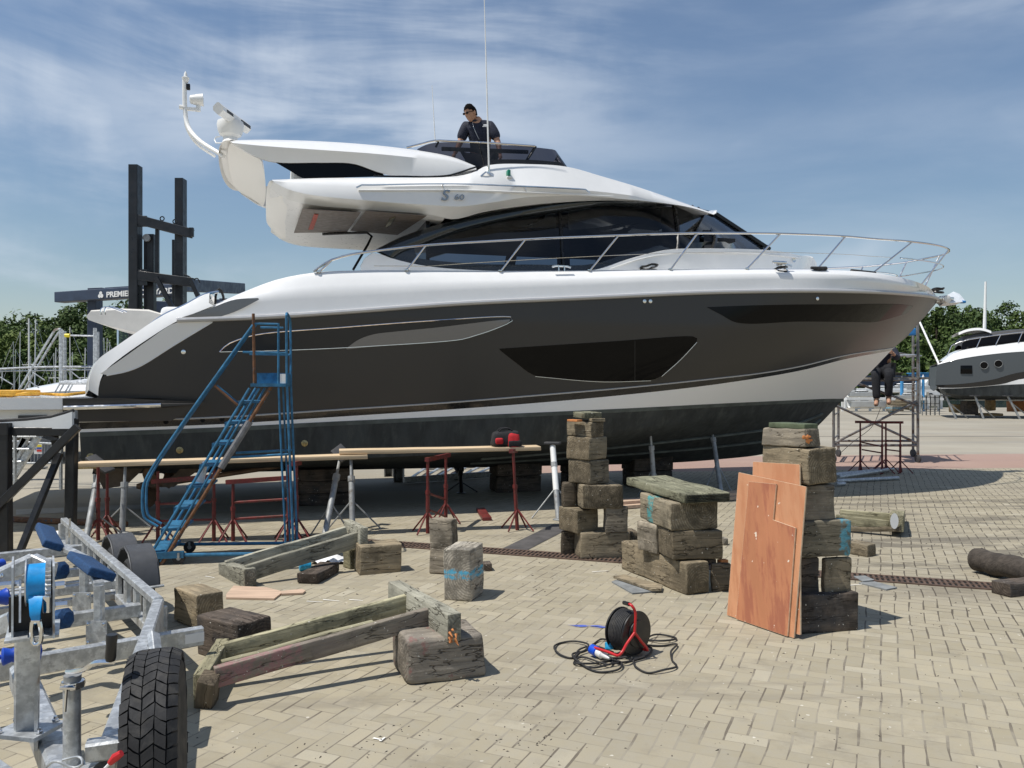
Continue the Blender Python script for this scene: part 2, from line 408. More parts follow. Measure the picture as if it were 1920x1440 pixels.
        if weld:
            import bmesh
            bm = bmesh.new(); bm.from_mesh(me); bmesh.ops.remove_doubles(bm, verts=bm.verts, dist=1e-4); bmesh.ops.recalc_face_normals(bm, faces=bm.faces); bm.to_mesh(me); bm.free()
        me.materials.append(MATS[m] if isinstance(m, str) else m)
        if smooth:
            me.polygons.foreach_set('use_smooth', [True]*len(me.polygons)); me.set_sharp_from_angle(angle=rad(smooth))
        me.update()
        o = bpy.data.objects.new(name, me); scene.collection.objects.link(o)
        if parent is not None: o.parent = parent
        elif org is not None: o.location = org
        return o
def tag(o, label=None, cat=None, group=None, kind=None):
    if label: o['label'] = label
    if cat: o['category'] = cat
    if group: o['group'] = group
    if kind: o['kind'] = kind
    return o
def thing(name, label, cat, loc, group=None):
    o = bpy.data.objects.new(name, None); scene.collection.objects.link(o); o.empty_display_size = .2
    o.location = V(loc); ORG[o.name] = V(loc); return tag(o, label, cat, group)
def solo(mb, name, label, cat, m, group=None, smooth=35, kind=None, weld=False):
    lo_ = V([min(p[i] for p in mb.v) for i in range(3)]); hi_ = V([max(p[i] for p in mb.v) for i in range(3)])
    org = V(((lo_.x+hi_.x)/2, (lo_.y+hi_.y)/2, lo_.z))
    o = mb.build(name, m, None, smooth, org, weld); ORG[o.name] = org
    return tag(o, label, cat, group, kind)
# ------------------------------------------------------------------ where things stand: a sight line and a depth, a height or a plane
def P(px, py, d): return V(((px-960)/F*d, d, H+(720-py)/F*d))
def dz(py, z): return (H-z)*F/(py-720)
def PZ(px, py, z=0.0): return P(px, py, dz(py, z))
def onplane(px, py, p0, n):
    r = V(((px-960)/F, 1, (720-py)/F)); c = V((0, 0, H)); return c + r*((p0-c).dot(n)/r.dot(n))
def text_mesh(txt, size, ext=.004, sx=1.0, shear=0, bold=0):
    cu = bpy.data.curves.new('t', 'FONT'); cu.body = txt; cu.size = size; cu.extrude = ext; cu.shear = shear; cu.offset = bold
    o = bpy.data.objects.new('t', cu); scene.collection.objects.link(o); bpy.context.view_layer.update()
    me = bpy.data.meshes.new_from_object(o.evaluated_get(bpy.context.evaluated_depsgraph_get()))
    vs = [V((v.co.x*sx, v.co.y, v.co.z)) for v in me.vertices]; fs = [tuple(p.vertices) for p in me.polygons]
    bpy.data.objects.remove(o); bpy.data.curves.remove(cu); bpy.data.meshes.remove(me)
    return vs, fs
def put_text(mb, txt, size, o, xdir, ydir, **kw):
    vs, fs = text_mesh(txt, size, **kw); xd = V(xdir).normalized(); yd = V(ydir).normalized(); zd = xd.cross(yd)
    mb.add([V(o)+xd*p.x+yd*p.y+zd*p.z for p in vs], fs)
# ================================================================== ground, paving, road surfaces
def paving_material():
    m, t, b = newmat('paving')
    co = t.node('ShaderNodeTexCoord').outputs['Object']
    wv = t.node('ShaderNodeTexNoise'); wv.inputs['Scale'].default_value = 1.3; t.l.new(co, wv.inputs['Vector'])
    wsh = t.node('ShaderNodeVectorMath', operation='SCALE'); wsub = t.node('ShaderNodeVectorMath', operation='SUBTRACT')
    t.l.new(wv.outputs['Color'], wsub.inputs[0]); wsub.inputs[1].default_value = (.5, .5, .5)
    t.l.new(wsub.outputs[0], wsh.inputs[0]); wsh.inputs['Scale'].default_value = .05
    wad = t.node('ShaderNodeVectorMath', operation='ADD'); t.l.new(co, wad.inputs[0]); t.l.new(wsh.outputs[0], wad.inputs[1])
    v = t.mapping(wad.outputs[0], scale=(10.5, 10.5, 1), rot=(0, 0, rad(24)))
    x, y, _ = t.sep(v)
    ix = t.m('FLOOR', x); iy = t.m('FLOOR', y); fx = t.m('FRACT', x); fy = t.m('FRACT', y)
    k = t.m('FLOORED_MODULO', t.m('SUBTRACT', ix, iy), 4.0)
    is0 = t.m('COMPARE', k, 0.0, .1); is1 = t.m('COMPARE', k, 1.0, .1); is2 = t.m('COMPARE', k, 2.0, .1); is3 = t.m('COMPARE', k, 3.0, .1)
    far = lambda dist, off: t.m('ADD', dist, t.m('MULTIPLY', off, 9.0))
    dl = far(fx, is1); dr = far(t.m('SUBTRACT', 1.0, fx), is0); db = far(fy, is2); dt = far(t.m('SUBTRACT', 1.0, fy), is3)
    dx = t.m('MINIMUM', dl, dr); dy = t.m('MINIMUM', db, dt)
    bx = t.m('SUBTRACT', ix, is1); by = t.m('SUBTRACT', iy, is2)
    ori = t.m('ADD', is2, is3)
    wn = t.node('ShaderNodeTexWhiteNoise'); t.l.new(t.comb(bx, by, ori), wn.inputs[0]); rnd = wn.outputs[0]
    jn = t.noise(co, 3.2, 4, .6)
    jw = t.rng(jn, .35, .7, .03, .075)
    jx = t.m('LESS_THAN', dx, jw); jy = t.m('LESS_THAN', dy, t.m('MULTIPLY', jw, .62))
    broad = t.noise(co, .35, 4, .6); fine = t.noise(co, 9, 6, .7); grain = t.noise(co, 130, 3, .6)
    c = t.mix(rnd, (.320, .280, .192), (.412, .362, .258))
    wn2 = t.m('GREATER_THAN', rnd, .975); c = t.mix(t.m('MULTIPLY', wn2, .22), c, (.55, .52, .42))
    c = t.mix(t.rng(broad, .35, .7, 0, .55), c, (.28, .248, .19))
    c = t.mix(t.rng(fine, .35, .75, 0, .45), c, (.33, .31, .26))
    c = t.mix(t.rng(grain, .3, .8, 0, .3), c, (.27, .25, .2))
    sp = t.noise(co, 34, 2, .5); msk = t.rng(t.noise(co, 1.1, 3, .6), .5, .62)
    c = t.mix(t.m('MULTIPLY', t.rng(sp, .69, .72), msk), c, (.06, .05, .04))
    sp2 = t.noise(t.mapping(co, loc=(5, 9, 0)), 26, 1, .5)
    c = t.mix(t.rng(sp2, .755, .77, 0, .6), c, (.72, .69, .6))
    grit = t.rng(t.noise(co, 1.9, 7, .72), .50, .68); c = t.mix(t.m('MULTIPLY', grit, .42), c, (.20, .175, .13))
    trk = t.noise(t.mapping(co, scale=(.25, 3.0, 1), rot=(0, 0, rad(-14))), 1.0, 5, .6); c = t.mix(t.rng(trk, .56, .66, 0, .35), c, (.17, .15, .12))
    # damp stains on the right, oil marks
    X, Y, _ = t.sep(co)
    n3 = t.noise(t.mapping(co, scale=(.5, 2.4, 1)), 1.3, 6, .65, .5)
    box_ = lambda x0, x1, y0, y1, f: t.m('MULTIPLY', t.m('MULTIPLY', t.rng(X, x0-f, x0+f), t.rng(X, x1-f, x1+f, 1, 0)), t.m('MULTIPLY', t.rng(Y, y0-f, y0+f), t.rng(Y, y1-f, y1+f, 1, 0)))
    damp = t.m('MULTIPLY', box_(3.0, 9.5, 6.6, 12.2, .6), t.rng(n3, .47, .60))
    c = t.mix(t.m('MULTIPLY', damp, .62), c, (.10, .09, .075))
    # joints: dark to sandy at random, one direction painted darker as shadow; wide open joints on the right
    rg = t.m('MULTIPLY', t.rng(X, 1.5, 3.5), t.rng(Y, 4.6, 5.6))
    jdark = t.mix(t.rng(t.noise(co, 2.1, 5, .6), .38, .6), (.30, .27, .21), (.13, .11, .085))
    jc = t.mix(rg, jdark, (.085, .072, .055))
    c = t.mix(t.m('MULTIPLY', jx, .92), c, jc)
    c = t.mix(t.m('MULTIPLY', jy, t.m('ADD', t.m('MULTIPLY', rg, .5), .38)), c, jc)
    # plain concrete beyond the paving
    con = t.mix(t.rng(t.noise(co, .22, 5, .6), .3, .7), (.285, .255, .20), (.36, .33, .268))
    con = t.mix(t.rng(t.noise(t.mapping(co, scale=(.12, 1.2, 1)), 1.0, 5, .6), .45, .7, 0, .6), con, (.24, .23, .205))
    edge = t.m('ADD', Y, t.m('MULTIPLY', X, -.10))
    isc = t.rng(edge, 15.2, 15.3)
    left = t.m('MULTIPLY', t.rng(X, -1.2, -1.0, 1, 0), t.rng(t.m('ADD', Y, t.m('MULTIPLY', X, -.32)), 11.9, 11.95))
    isc = t.m('MAXIMUM', isc, left)
    c = t.mix(isc, c, con)
    # red brick band
    rb = t.m('MULTIPLY', t.m('MULTIPLY', t.rng(edge, 15.25, 15.35), t.rng(edge, 18.3, 18.5, 1, 0)), t.rng(X, -.5, .3))
    rn = t.noise(t.mapping(co, scale=(6, 6, 6)), 1.4, 4, .7)
    c = t.mix(t.m('MULTIPLY', rb, .55), c, t.mix(rn, (.30, .14, .115), (.42, .25, .21)))
    ln = t.m('MULTIPLY', t.rng(Y, 25.9, 25.95), t.rng(Y, 26.1, 26.15, 1, 0)); c = t.mix(ln, c, (.10, .09, .08))
    t.put(b.inputs['Base Color'], c); b.inputs['Roughness'].default_value = .9; b.inputs['Specular IOR Level'].default_value = .25
    bn = t.node('ShaderNodeBump'); bn.inputs['Strength'].default_value = .6; bn.inputs['Distance'].default_value = .006
    jm = t.m('MULTIPLY', t.m('MAXIMUM', jx, jy), t.m('SUBTRACT', 1.0, isc))
    h = t.m('ADD', t.m('SUBTRACT', t.m('MULTIPLY', rnd, .35), t.m('MULTIPLY', jm, 1.2)), t.m('MULTIPLY', grain, .25))
    t.put(bn.inputs['Height'], h); t.l.new(bn.outputs[0], b.inputs['Normal'])
paving_material()
g = MB(); xs = [-900, -60, -20, 0, 20, 60, 900]; ys = [-200, -5, 10, 25, 60, 140, 1500]
g.grid([[V((x, y, 0)) for x in xs] for y in ys]); g.f = [f[::-1] for f in g.f]
tag(g.build('ground', 'paving', smooth=0), kind='structure')
def sheet(name, pts, m, z=.004):
    s = MB(); s.add([V((p[0], p[1], z)) for p in pts], [tuple(range(len(pts)))]); return s
# the marina water beyond the yard edge
m_, t_, b_ = newmat('water'); b_.inputs['Base Color'].default_value = (.03, .045, .05, 1); b_.inputs['Roughness'].default_value = .12
bn_ = t_.node('ShaderNodeBump'); bn_.inputs['Strength'].default_value = .5; t_.put(bn_.inputs['Height'], t_.noise(t_.node('ShaderNodeTexCoord').outputs['Object'], 1.4, 4)); t_.l.new(bn_.outputs[0], b_.inputs['Normal'])
tag(sheet('water', [(-300, 58), (300, 58), (300, 84), (-300, 84)], 'water', .006).build('water', 'water', smooth=0), kind='structure')
# the hill the wood stands on
hl = MB(); rows = []
for j in range(7):
    rows.append([V((x, 86+j*14, [0.02, 1.5, 4, 6.5, 8, 8.5, 7][j]*(.8+.25*math.sin(x*.03+1)))) for x in range(-320, 321, 20)])
hl.grid(rows); hl.f = [f[::-1] for f in hl.f]
mat('hill_soil', (.045, .06, .025), .95, var=.3, vs=.4)
tag(hl.build('hill', 'hill_soil'), kind='structure')
# drain channel with iron grating, in three runs
dp = [PZ(560, 1008), PZ(690, 1016), PZ(930, 1033), PZ(1165, 1049), PZ(1595, 1079), PZ(1900, 1103)]
dr = thing('drain_channel', 'long rusty iron drain grating set flush in the paving under the timber stacks', 'drain', (dp[2].x, dp[2].y, 0))
a0, a1 = dp[0], dp[-1]; dirv = (a1-a0); Ld = dirv.length; dirv.normalize(); nrm = V((-dirv.y, dirv.x, 0))
s = MB(); s.add([a0-nrm*.105+V((0, 0, .004)), a1-nrm*.105+V((0, 0, .004)), a1+nrm*.105+V((0, 0, .004)), a0+nrm*.105+V((0, 0, .004))], [(0, 1, 2, 3)]); s.build('channel', 'void_black', dr, smooth=0)
s = MB()
for sg in (-1, 1): s.beam(a0+nrm*.115*sg+V((0, 0, .004)), a1+nrm*.115*sg+V((0, 0, .004)), .03, .012)
nb = int(Ld/.042)
for i in range(nb):
    c = a0 + dirv*(i+.5)*Ld/nb + V((0, 0, .006)); s.beam(c-nrm*.1, c+nrm*.1, .02, .008)
s.beam(a0+V((0, 0, .0065)), a1+V((0, 0, .0065)), .018, .008)
s.build('grating', 'grate_iron', dr, smooth=0)
# dark strip of patched paving that meets the drain
q = [PZ(938, 1031), PZ(985, 1034), PZ(1062, 994), PZ(1050, 984), PZ(1036, 984)]
tag(sheet('path', [(p.x, p.y) for p in q], 'plate_dark', .0045).build('path', 'plate_dark', smooth=0), kind='structure')
# shallow drain lines across the concrete behind
q = [PZ(30, 966), PZ(330, 952), PZ(330, 944), PZ(30, 956)]
mat('line_pale', (.36, .36, .34), .8, var=.15, vs=3)
tag(sheet('pavement', [(p.x, p.y) for p in q], 'line_pale', .0045).build('pavement', 'line_pale', smooth=0), kind='structure')
# paint marks
pm = MB(); rr = random.Random(3)
def dab(m_, c0, c1, wd, n, mbm):
    for i in range(n):
        a = c0.lerp(c1, rr.random()*.7); bb = a + (c1-c0)*rr.uniform(.15, .4); o = V((rr.uniform(-wd, wd), rr.uniform(-wd, wd), .0045+i*.0001)); w = rr.uniform(.003, .010); n2 = V((-(bb-a).y, (bb-a).x, 0)).normalized()*w
        mbm.add([a+o, (a+bb)/2+o-n2, bb+o, (a+bb)/2+o+n2], [(0, 1, 2, 3)])
dab(None, PZ(1066, 1174), PZ(1142, 1177), .02, 16, pm)
mat('mark_blue', (.08, .13, .50), .8, var=.1)
tag(pm.build('paint_mark', 'mark_blue', None, 0, PZ(1105, 1175)), 'smear of blue marker paint on the paving left of the cable reel', 'paint mark')
pm = MB()
for (x0, y0, x1, y1) in [(575, 1128, 605, 1130), (606, 1125, 636, 1128), (655, 1125, 680, 1127), (1800, 881, 1855, 883), (385, 1081, 402, 1084), (700, 1385, 716, 1389), (712, 1391, 722, 1384), (1425, 1054, 1500, 1050), (1110, 1073, 1140, 1071), (660, 1042, 690, 1038), (1575, 1100, 1620, 1096)]:
    a, b2 = PZ(x0, y0), PZ(x1, y1); n2 = V((-(b2-a).y, (b2-a).x, 0)).normalized()*.008; up = V((0, 0, .0046))
    pm.add([a-n2+up, b2-n2*.4+up, b2+n2*.6+up, a+n2*.7+up], [(0, 1, 2, 3)])
mat('chalk', (.78, .76, .70), .9, var=.1)
tag(pm.build('chalk_marks', 'chalk', None, 0, V((0, 6, 0))), 'scattered pale chalk scratches on the paving', 'chalk marks', kind='stuff')
# ================================================================== the motor yacht
TH = rad(16); BU = V((math.cos(TH), math.sin(TH), 0)); BW = V((math.sin(TH), -math.cos(TH), 0))
BO = V((-3, 9.8, 0)) - BW*2.1
def lw(s, t, z): return BO + BU*s + BW*t + V((0, 0, z))
def wl(p): q = p-BO; return V((q.dot(BU), q.dot(BW), p.z))
def bt(px, py, t_):
    r = V(((px-960)/F, 1, (720-py)/F)); c = V((0, 0, H)); lam = (t_ - (c-BO).dot(BW))/r.dot(BW); return wl(c+r*lam)
def hitT(px, py, T, off=0.0):
    r = V(((px-960)/F, 1, (720-py)/F)); c = V((0, 0, H)); best = None; lo = 6.0; prev = None; lam = 6.0
    def f(l): q = wl(c+r*l); return q.y - T(q.x, q.z) - off, q
    while lam < 22:
        v, q = f(lam)
        if best is None or abs(v) < best[0]: best = (abs(v), q)
        if v <= 0:
            a, b = lam-.1, lam
            for _ in range(30):
                mth = (a+b)/2
                if f(mth)[0] > 0: a = mth
                else: b = mth
            return f(b)[1]
        lam += .1
    return best[1]
def interp(tab, x):
    if x <= tab[0][0]: return tab[0][1]
    for (a, b), (c, d) in zip(tab, tab[1:]):
        if x <= c: return b + (d-b)*(x-a)/(c-a)
    return tab[-1][1]
# stem profile, read at the centre plane
stem_px = [(1758, 562), (1735, 592), (1700, 632), (1675, 653), (1640, 690), (1600, 730), (1575, 755), (1553, 779), (1515, 815), (1470, 840), (1429, 852), (1340, 862), (1250, 868), (1000, 874), (700, 880), (300, 888)]
stem = sorted([(q.z, q.x) for q in (bt(a, b, 0) for a, b in stem_px)])
def s_st(z): return interp(stem, z)
def T(s, z):
    tm = 1.84 + .26*max(0, min(1, (z-.75)/1.7))**.8
    Lf = 4.6 + 2.2*max(0, min(1, (3.1-z)/2.3)); x = (s_st(z)-s)/Lf
    if x <= 0: return 0.0
    if x >= 1: tt = tm
    else: tt = tm*(1-(1-x)**(2.5-.5*max(0, min(1, (3.0-z)/2.2))))
    if s < -2.2: tt -= .02*(-2.2-s)**2
    return tt
NS = 84
def hc(px, stempx=None, n=NS):
    pts = [hitT(a, b, T) for a, b in px]; pts = [V((p.x, 0, p.z)) for p in pts]
    if stempx: q = bt(stempx[0], stempx[1], 0); pts.append(V((q.x, 0, q.z)))
    c = catmull(pts, n); return [(p.x, p.z) for p in c]
def symgrid(mb, rows):
    """rows of local points; adds both sides"""
    mb.grid([[lw(p.x, p.y, p.z) for p in r] for r in rows])
    mb.grid([[lw(p.x, -p.y, p.z) for p in r] for r in rows][::-1])
def strip(mb, A, B, k=4, off=0.0):
    rows = []
    for j in range(k+1):
        u = j/k; r = []
        for (s1, z1), (s2, z2) in zip(A, B):
            s_, z_ = s1+(s2-s1)*u, z1+(z2-z1)*u; r.append(V((s_, max(0, T(s_, z_)+off), z_)))
        rows.append(r)
    symgrid(mb, rows)
def decal(mb, top, bot, Tf, off, n=24, k=4, sym=True):
    tp = catmull([(a, b, 0) for a, b in top], n); bp = catmull([(a, b, 0) for a, b in bot], n); rows = []
    for j in range(k+1):
        r = []
        for a, b in zip(tp, bp):
            p = a.lerp(b, j/k); q = hitT(p.x, p.y, Tf); r.append(V((q.x, q.y+off, q.z)))
        rows.append(r)
    if sym: symgrid(mb, rows)
    else: mb.grid([[lw(p.x, p.y, p.z) for p in r] for r in rows])
def line_on(mb, px, Tf, r, off=.006, n=40, closed=False, sym=True, nn=6):
    pts = catmull([(a, b, 0) for a, b in px], n) if not closed else [V((a, b, 0)) for a, b in px]
    q = [hitT(p.x, p.y, Tf) for p in pts]
    for sg in ((1, -1) if sym else (1,)):
        mb.tube([lw(p.x, sg*(p.y+off), p.z) for p in q], r, nn, closed)
yacht = thing('motor_yacht', 'large white motor yacht with dark grey hull and flybridge, propped on stands in the yard', 'yacht', lw(2, 0, 0))
Y_ = yacht
c_chine = hc([(152, 862), (400, 866), (640, 860), (860, 850), (1000, 836), (1140, 818), (1225, 805), (1325, 789), (1450, 771), (1530, 760)], (1573, 757))
c_w1 = hc([(150, 811), (400, 802), (640, 790), (1000, 774), (1175, 766), (1350, 757), (1480, 751), (1550, 748)], (1582, 748))
c_w2 = hc([(149, 805), (400, 796), (640, 781), (840, 768), (1000, 756), (1175, 740), (1340, 721), (1500, 695), (1587, 673)], (1671, 657))
c_w3 = hc([(148, 791), (400, 783), (640, 768), (840, 755), (1000, 742), (1175, 727), (1340, 710), (1425, 700), (1500, 687), (1587, 666)], (1676, 652))
c_p = hc([(183, 743), (184, 742), (600, 716), (1000, 690), (1400, 648), (1600, 615)], (1702, 630))
c_q1 = hc([(187, 715), (600, 692), (1000, 666), (1400, 630), (1620, 598)], (1718, 610))
c_q2 = hc([(215, 682), (600, 666), (1000, 640), (1400, 605), (1640, 583)], (1735, 593))
c_q3 = hc([(275, 637), (600, 625), (1000, 600), (1400, 577), (1660, 568)], (1748, 577))
c_gw = hc([(332, 602), (480, 597), (640, 587), (860, 571), (1100, 560), (1325, 550), (1500, 547), (1600, 548), (1660, 550), (1704, 553)], (1760, 563))
hull = MB()
for A, B in ((c_w3, c_p), (c_p, c_q1), (c_q1, c_q2), (c_q2, c_q3), (c_q3, c_gw)): strip(hull, A, B, 5)
hull_o = hull.build('hull', 'hull_paint', Y_, 60, weld=True)
b_ = MB(); strip(b_, c_w2, c_w3, 3); b_.build('boot_band', 'boot_black', Y_, 60, weld=True)
b_ = MB(); strip(b_, c_w1, c_w2, 4); b_.build('boot_stripe', 'boot_white', Y_, 60, weld=True)
b_ = MB(); 
c_af = [(a[0], a[1]*.62+b[1]*.38) for a, b in zip(c_w1, c_chine)]
strip(b_, c_chine, c_w1, 5)
# bottom down to the keel
keel = [bt(a, b, 0) for a, b in [(150, 889), (400, 886), (700, 880), (1000, 874), (1250, 868), (1340, 862), (1429, 852), (1470, 840), (1515, 815), (1553, 779), (1573, 757)]]
kc = catmull([V((p.x, 0, p.z)) for p in keel], NS); kc[0].x = c_chine[0][0]
# match stations by length along the boat
rows = []; ch = [V((s_, T(s_, z_), z_)) for s_, z_ in c_chine]
smax = kc[-1].x
for j in range(7):
    u = j/6; r = []
    for a, k_ in zip(ch, kc):
        zz_ = a.z + (k_.z-a.z)*(u**.85); r.append(V((a.x+(k_.x-a.x)*u, a.y*(1-u), zz_)))
    rows.append(r)
symgrid(b_, rows[::-1]); b_.build('bottom', 'antifoul', Y_, 40, weld=True)
b_ = MB()
for u in (.32, .6):
    pts = []
    for a, k_ in list(zip(ch, kc))[int(NS*.42):NS-4]:
        pts.append(V((a.x+(k_.x-a.x)*u, a.y*(1-u)+.012, a.z+(k_.z-a.z)*(u**.85)-.01)))
    for sg in (1, -1): b_.tube([lw(p.x, sg*p.y, p.z) for p in pts], .022, 5)
b_.build('spray_rail', 'antifoul_fade', Y_, 40)
b_ = MB(); A = [(a[0], a[1]+.002) for a in c_w1]; Bq = [(a[0], a[1]-.05) for a in c_w1]; strip(b_, Bq, A, 1, .003); b_.build('waterline_scum', 'antifoul_fade', Y_, 40)
# stern transom below the platform
b_ = MB(); aft = [c_chine[0], c_w1[0], c_w2[0], c_w3[0], c_p[0]]
R_ = [V((s_, T(s_, z_), z_)) for s_, z_ in aft]; R_ = [V((kc[0].x, 0, kc[0].z))] + R_
b_.add([lw(p.x, p.y, p.z) for p in R_] + [lw(p.x, -p.y, p.z) for p in R_[::-1]], [tuple(range(2*len(R_)))]); b_.build('transom', 'antifoul', Y_, 0)
# thin bright lines
b_ = MB()
for sg in (1, -1):
    b_.tube([lw(s_, sg*(T(s_, z_)+.004), z_) for s_, z_ in c_w3], .011, 5)
b_.build('coach_line', 'silver_line', Y_)
b_ = MB()
for sg in (1, -1):
    b_.tube([lw(s_, sg*(T(s_, z_)+.014), z_+.012) for s_, z_ in c_gw], .03, 8)
b_.build('rubbing_strake', 'silver_line', Y_)
# ---- white topsides above the strake
def cvt(lst, n=NS):
    """control points (x, y, offset inboard from the gunwale shell)"""
    pts = [hitT(a, b, lambda s_, z_: max(.0, T(s_, z_)-o_)) for a, b, o_ in lst]; return catmull(pts, n)
def bow_end(px, py): q = bt(px, py, 0); return q
kn = [hitT(a, b, T, -.03) for a, b in [(400, 577), (470, 560), (560, 549), (700, 542), (860, 534), (1060, 527), (1250, 519), (1450, 514), (1580, 516), (1660, 525), (1710, 538)]] + [bt(1759, 560, 0)]
kn = catmull(kn, NS)
de_px = [(400, 572), (455, 548), (520, 524), (590, 511), (680, 507), (900, 508), (1100, 507), (1400, 504), (1530, 505), (1600, 508), (1650, 513), (1700, 523), (1735, 535)]
de = [hitT(a, b, T, -(.18 if a < 1500 else .18*(1750-a)/250+.02)) for a, b in de_px] + [bt(1757, 556, 0)]
de = catmull(de, NS)
gwv = [V((s_, T(s_, z_), z_+.012)) for s_, z_ in c_gw]
# start the deck moulding where the strake starts
b_ = MB(); rows = [gwv]
for u in (.35, .7): rows.append([a.lerp(k_, u) for a, k_ in zip(gwv, kn)])
rows.append(kn)
for u, lift in ((.25, .30), (.5, .56), (.78, .84)):
    rows.append([V((a.x+(k_.x-a.x)*u, a.y+(k_.y-a.y)*u, a.z+(k_.z-a.z)*lift)) for a, k_ in zip(kn, de)])
rows.append(de)
def inner(d, z): return [V((p.x, max(0, p.y-d), p.z+z)) for p in de]
rows += [inner(.05, .004), inner(.10, -.03), inner(.14, -.12)]
symgrid(b_, rows); b_.build('topsides', 'gelcoat', Y_, 50, weld=True)
b_ = MB(); din = inner(.14, -.12)
symgrid(b_, [din, [V((p.x, p.y*.5, p.z+.01)) for p in din], [V((p.x, 0, p.z+.02)) for p in din]]); b_.build('deck', 'gelcoat_soft', Y_, 50, weld=True)
zdeck = lambda s_: interp([(p.x, p.z) for p in din], s_)
# ---- quarter moulding, white stair side and beige scoop
inn = [(184, 742), (186, 720), (196, 697), (225, 672), (275, 637), (332, 602), (400, 573)]
outr = [(160, 742), (161, 722), (168, 697), (180, 677), (212, 656), (250, 630), (300, 597), (345, 577), (395, 549)]
ic = [hitT(p.x, p.y, T, .004) for p in catmull([(a, b, 0) for a, b in inn], 22)]
oc = [bt(p.x, p.y, 1.86) for p in catmull([(a, b, 0) for a, b in outr], 22)]
ic2 = [V((a.x-.05, a.y-.02, a.z+.03)) for a in ic]
b_ = MB(); mid = [(a.lerp(b, .5)+V((0, .05, .05))) for a, b in zip(ic2, oc)]
symgrid(b_, [ic, ic2, mid, oc, [V((p.x+.02, 1.62, p.z-.02)) for p in oc]]); b_.build('quarter_moulding', 'gelcoat', Y_, 50, weld=True)
b_ = MB(); ocw = [V((p.x+.02, 1.62, p.z-.02)) for p in oc]
b_.grid([[lw(p.x, p.y*q, p.z-.06*(1-q*q)) for p in ocw] for q in (1, .6, .2, -.2, -.6, -1)]); b_.build('stern_stairs', 'gelcoat', Y_, 50)
b_ = MB(); decal(b_, [(188, 701), (230, 672), (278, 638), (331, 605), (395, 603)], [(202, 703), (235, 696), (262, 686), (330, 644), (400, 603)], T, .006, 20, 4)
b_.build('scoop', 'beige_gel', Y_, 50)
b_ = MB(); line_on(b_, [(200, 704), (235, 697), (262, 687), (330, 645), (398, 604)], T, .008, .004); b_.build('scoop_edge', 'gelcoat', Y_)
# deck wedge trim at the aft corner, cleat pocket
b_ = MB(); decal(b_, [(336, 597), (395, 578), (440, 562), (484, 559)], [(336, 601), (395, 598), (440, 585), (486, 562)], T, .02, 16, 3); b_.build('quarter_trim', 'silver_scoop', Y_, 50)
# ---- swim platform and lower stern
pz = bt(118, 746, 2.0); zt = pz.z
sp0 = pz.x-1.9; sp1 = bt(216, 741, 2.0).x
b_ = MB()
def plan(s0, s1, tt, z0, z1, m, name, rnd=.25, parent=Y_):
    b = MB(); pts = []
    for (cx, cy, a0) in ((s0+rnd, tt-rnd, 90), (s0+rnd, -tt+rnd, 180)):
        pts += [V((cx+rnd*math.cos(rad(a0+k*15)), cy+rnd*math.sin(rad(a0+k*15)), 0)) for k in range(7)]
    pts += [V((s1, -tt, 0)), V((s1, tt, 0))]
    b.prism([lw(p.x, p.y, z0) for p in pts], (0, 0, z1-z0)); return b.build(name, m, parent, 30)
zb = bt(60, 768, 2.0).z
plan(sp0, bt(117.5, 750, 2.0).x, 2.0, zb, zt, 'gelcoat', 'swim_platform')
plan(sp0+.1, bt(118, 750, 2.0).x+.02, 1.9, bt(60, 800, 1.9).z, zb-.004, 'gelcoat_soft', 'platform_underside')
b_ = MB(); x0 = bt(118, 746, 2.0).x
b_.add([lw(x0, 2.02, zt-.005), lw(sp1+.1, 2.06, zt-.005), lw(sp1+.5, 2.0, zt-.01), lw(sp1+.5, -2.0, zt-.01), lw(sp1+.1, -2.06, zt-.005), lw(x0, -2.02, zt-.005)], [(0, 1, 2, 3, 4, 5)][::-1])
zlow = bt(118, 791, 2.0).z
for sg in (1, -1):
    b_.add([lw(x0, sg*2.02, zt-.005), lw(x0, sg*2.0, zlow), lw(sp1+.6, sg*2.04, zlow), lw(sp1+1.0, sg*2.075, zt-.06), lw(sp1+.1, sg*2.07, zt-.005)], [(0, 1, 2, 3, 4) if sg < 0 else (4, 3, 2, 1, 0)])
b_.add([lw(x0, 2.02, zt-.005), lw(x0, -2.02, zt-.005), lw(x0, -2.0, zlow), lw(x0, 2.0, zlow)], [(0, 1, 2, 3)])
b_.build('stern_wing', 'hull_paint', Y_, 30)
b_ = MB(); pa, pb = bt(119, 765, 2.075), bt(302, 760, 2.13)
for sg in (1, -1): b_.tube([lw(pa.x, sg*2.06, pa.z), lw(pb.x, sg*2.12, pb.z)], .028, 10)
b_.build('fender_bar', 'steel', Y_)
b_ = MB(); pa = bt(302, 757, 2.10); pb = bt(375, 757, 2.08)
for sg in (1, -1): b_.tube([lw(pa.x, sg*2.09, pa.z-.02), lw(pb.x, sg*2.09, pb.z)], [.03, .004], 6)
b_.build('fender_bar_fairing', 'hull_paint', Y_)
b_ = MB(); q1 = bt(34, 779, 1.92); q2 = bt(88, 787, 1.92)
b_.box(lw((q1.x+q2.x)/2, 1.905, (q1.z+q2.z)/2), (q2.x-q1.x, .04, q1.z-q2.z), Matrix((BU, -BW, V((0, 0, 1)))).transposed()); b_.build('vent_slot', 'rubber_soft', Y_)
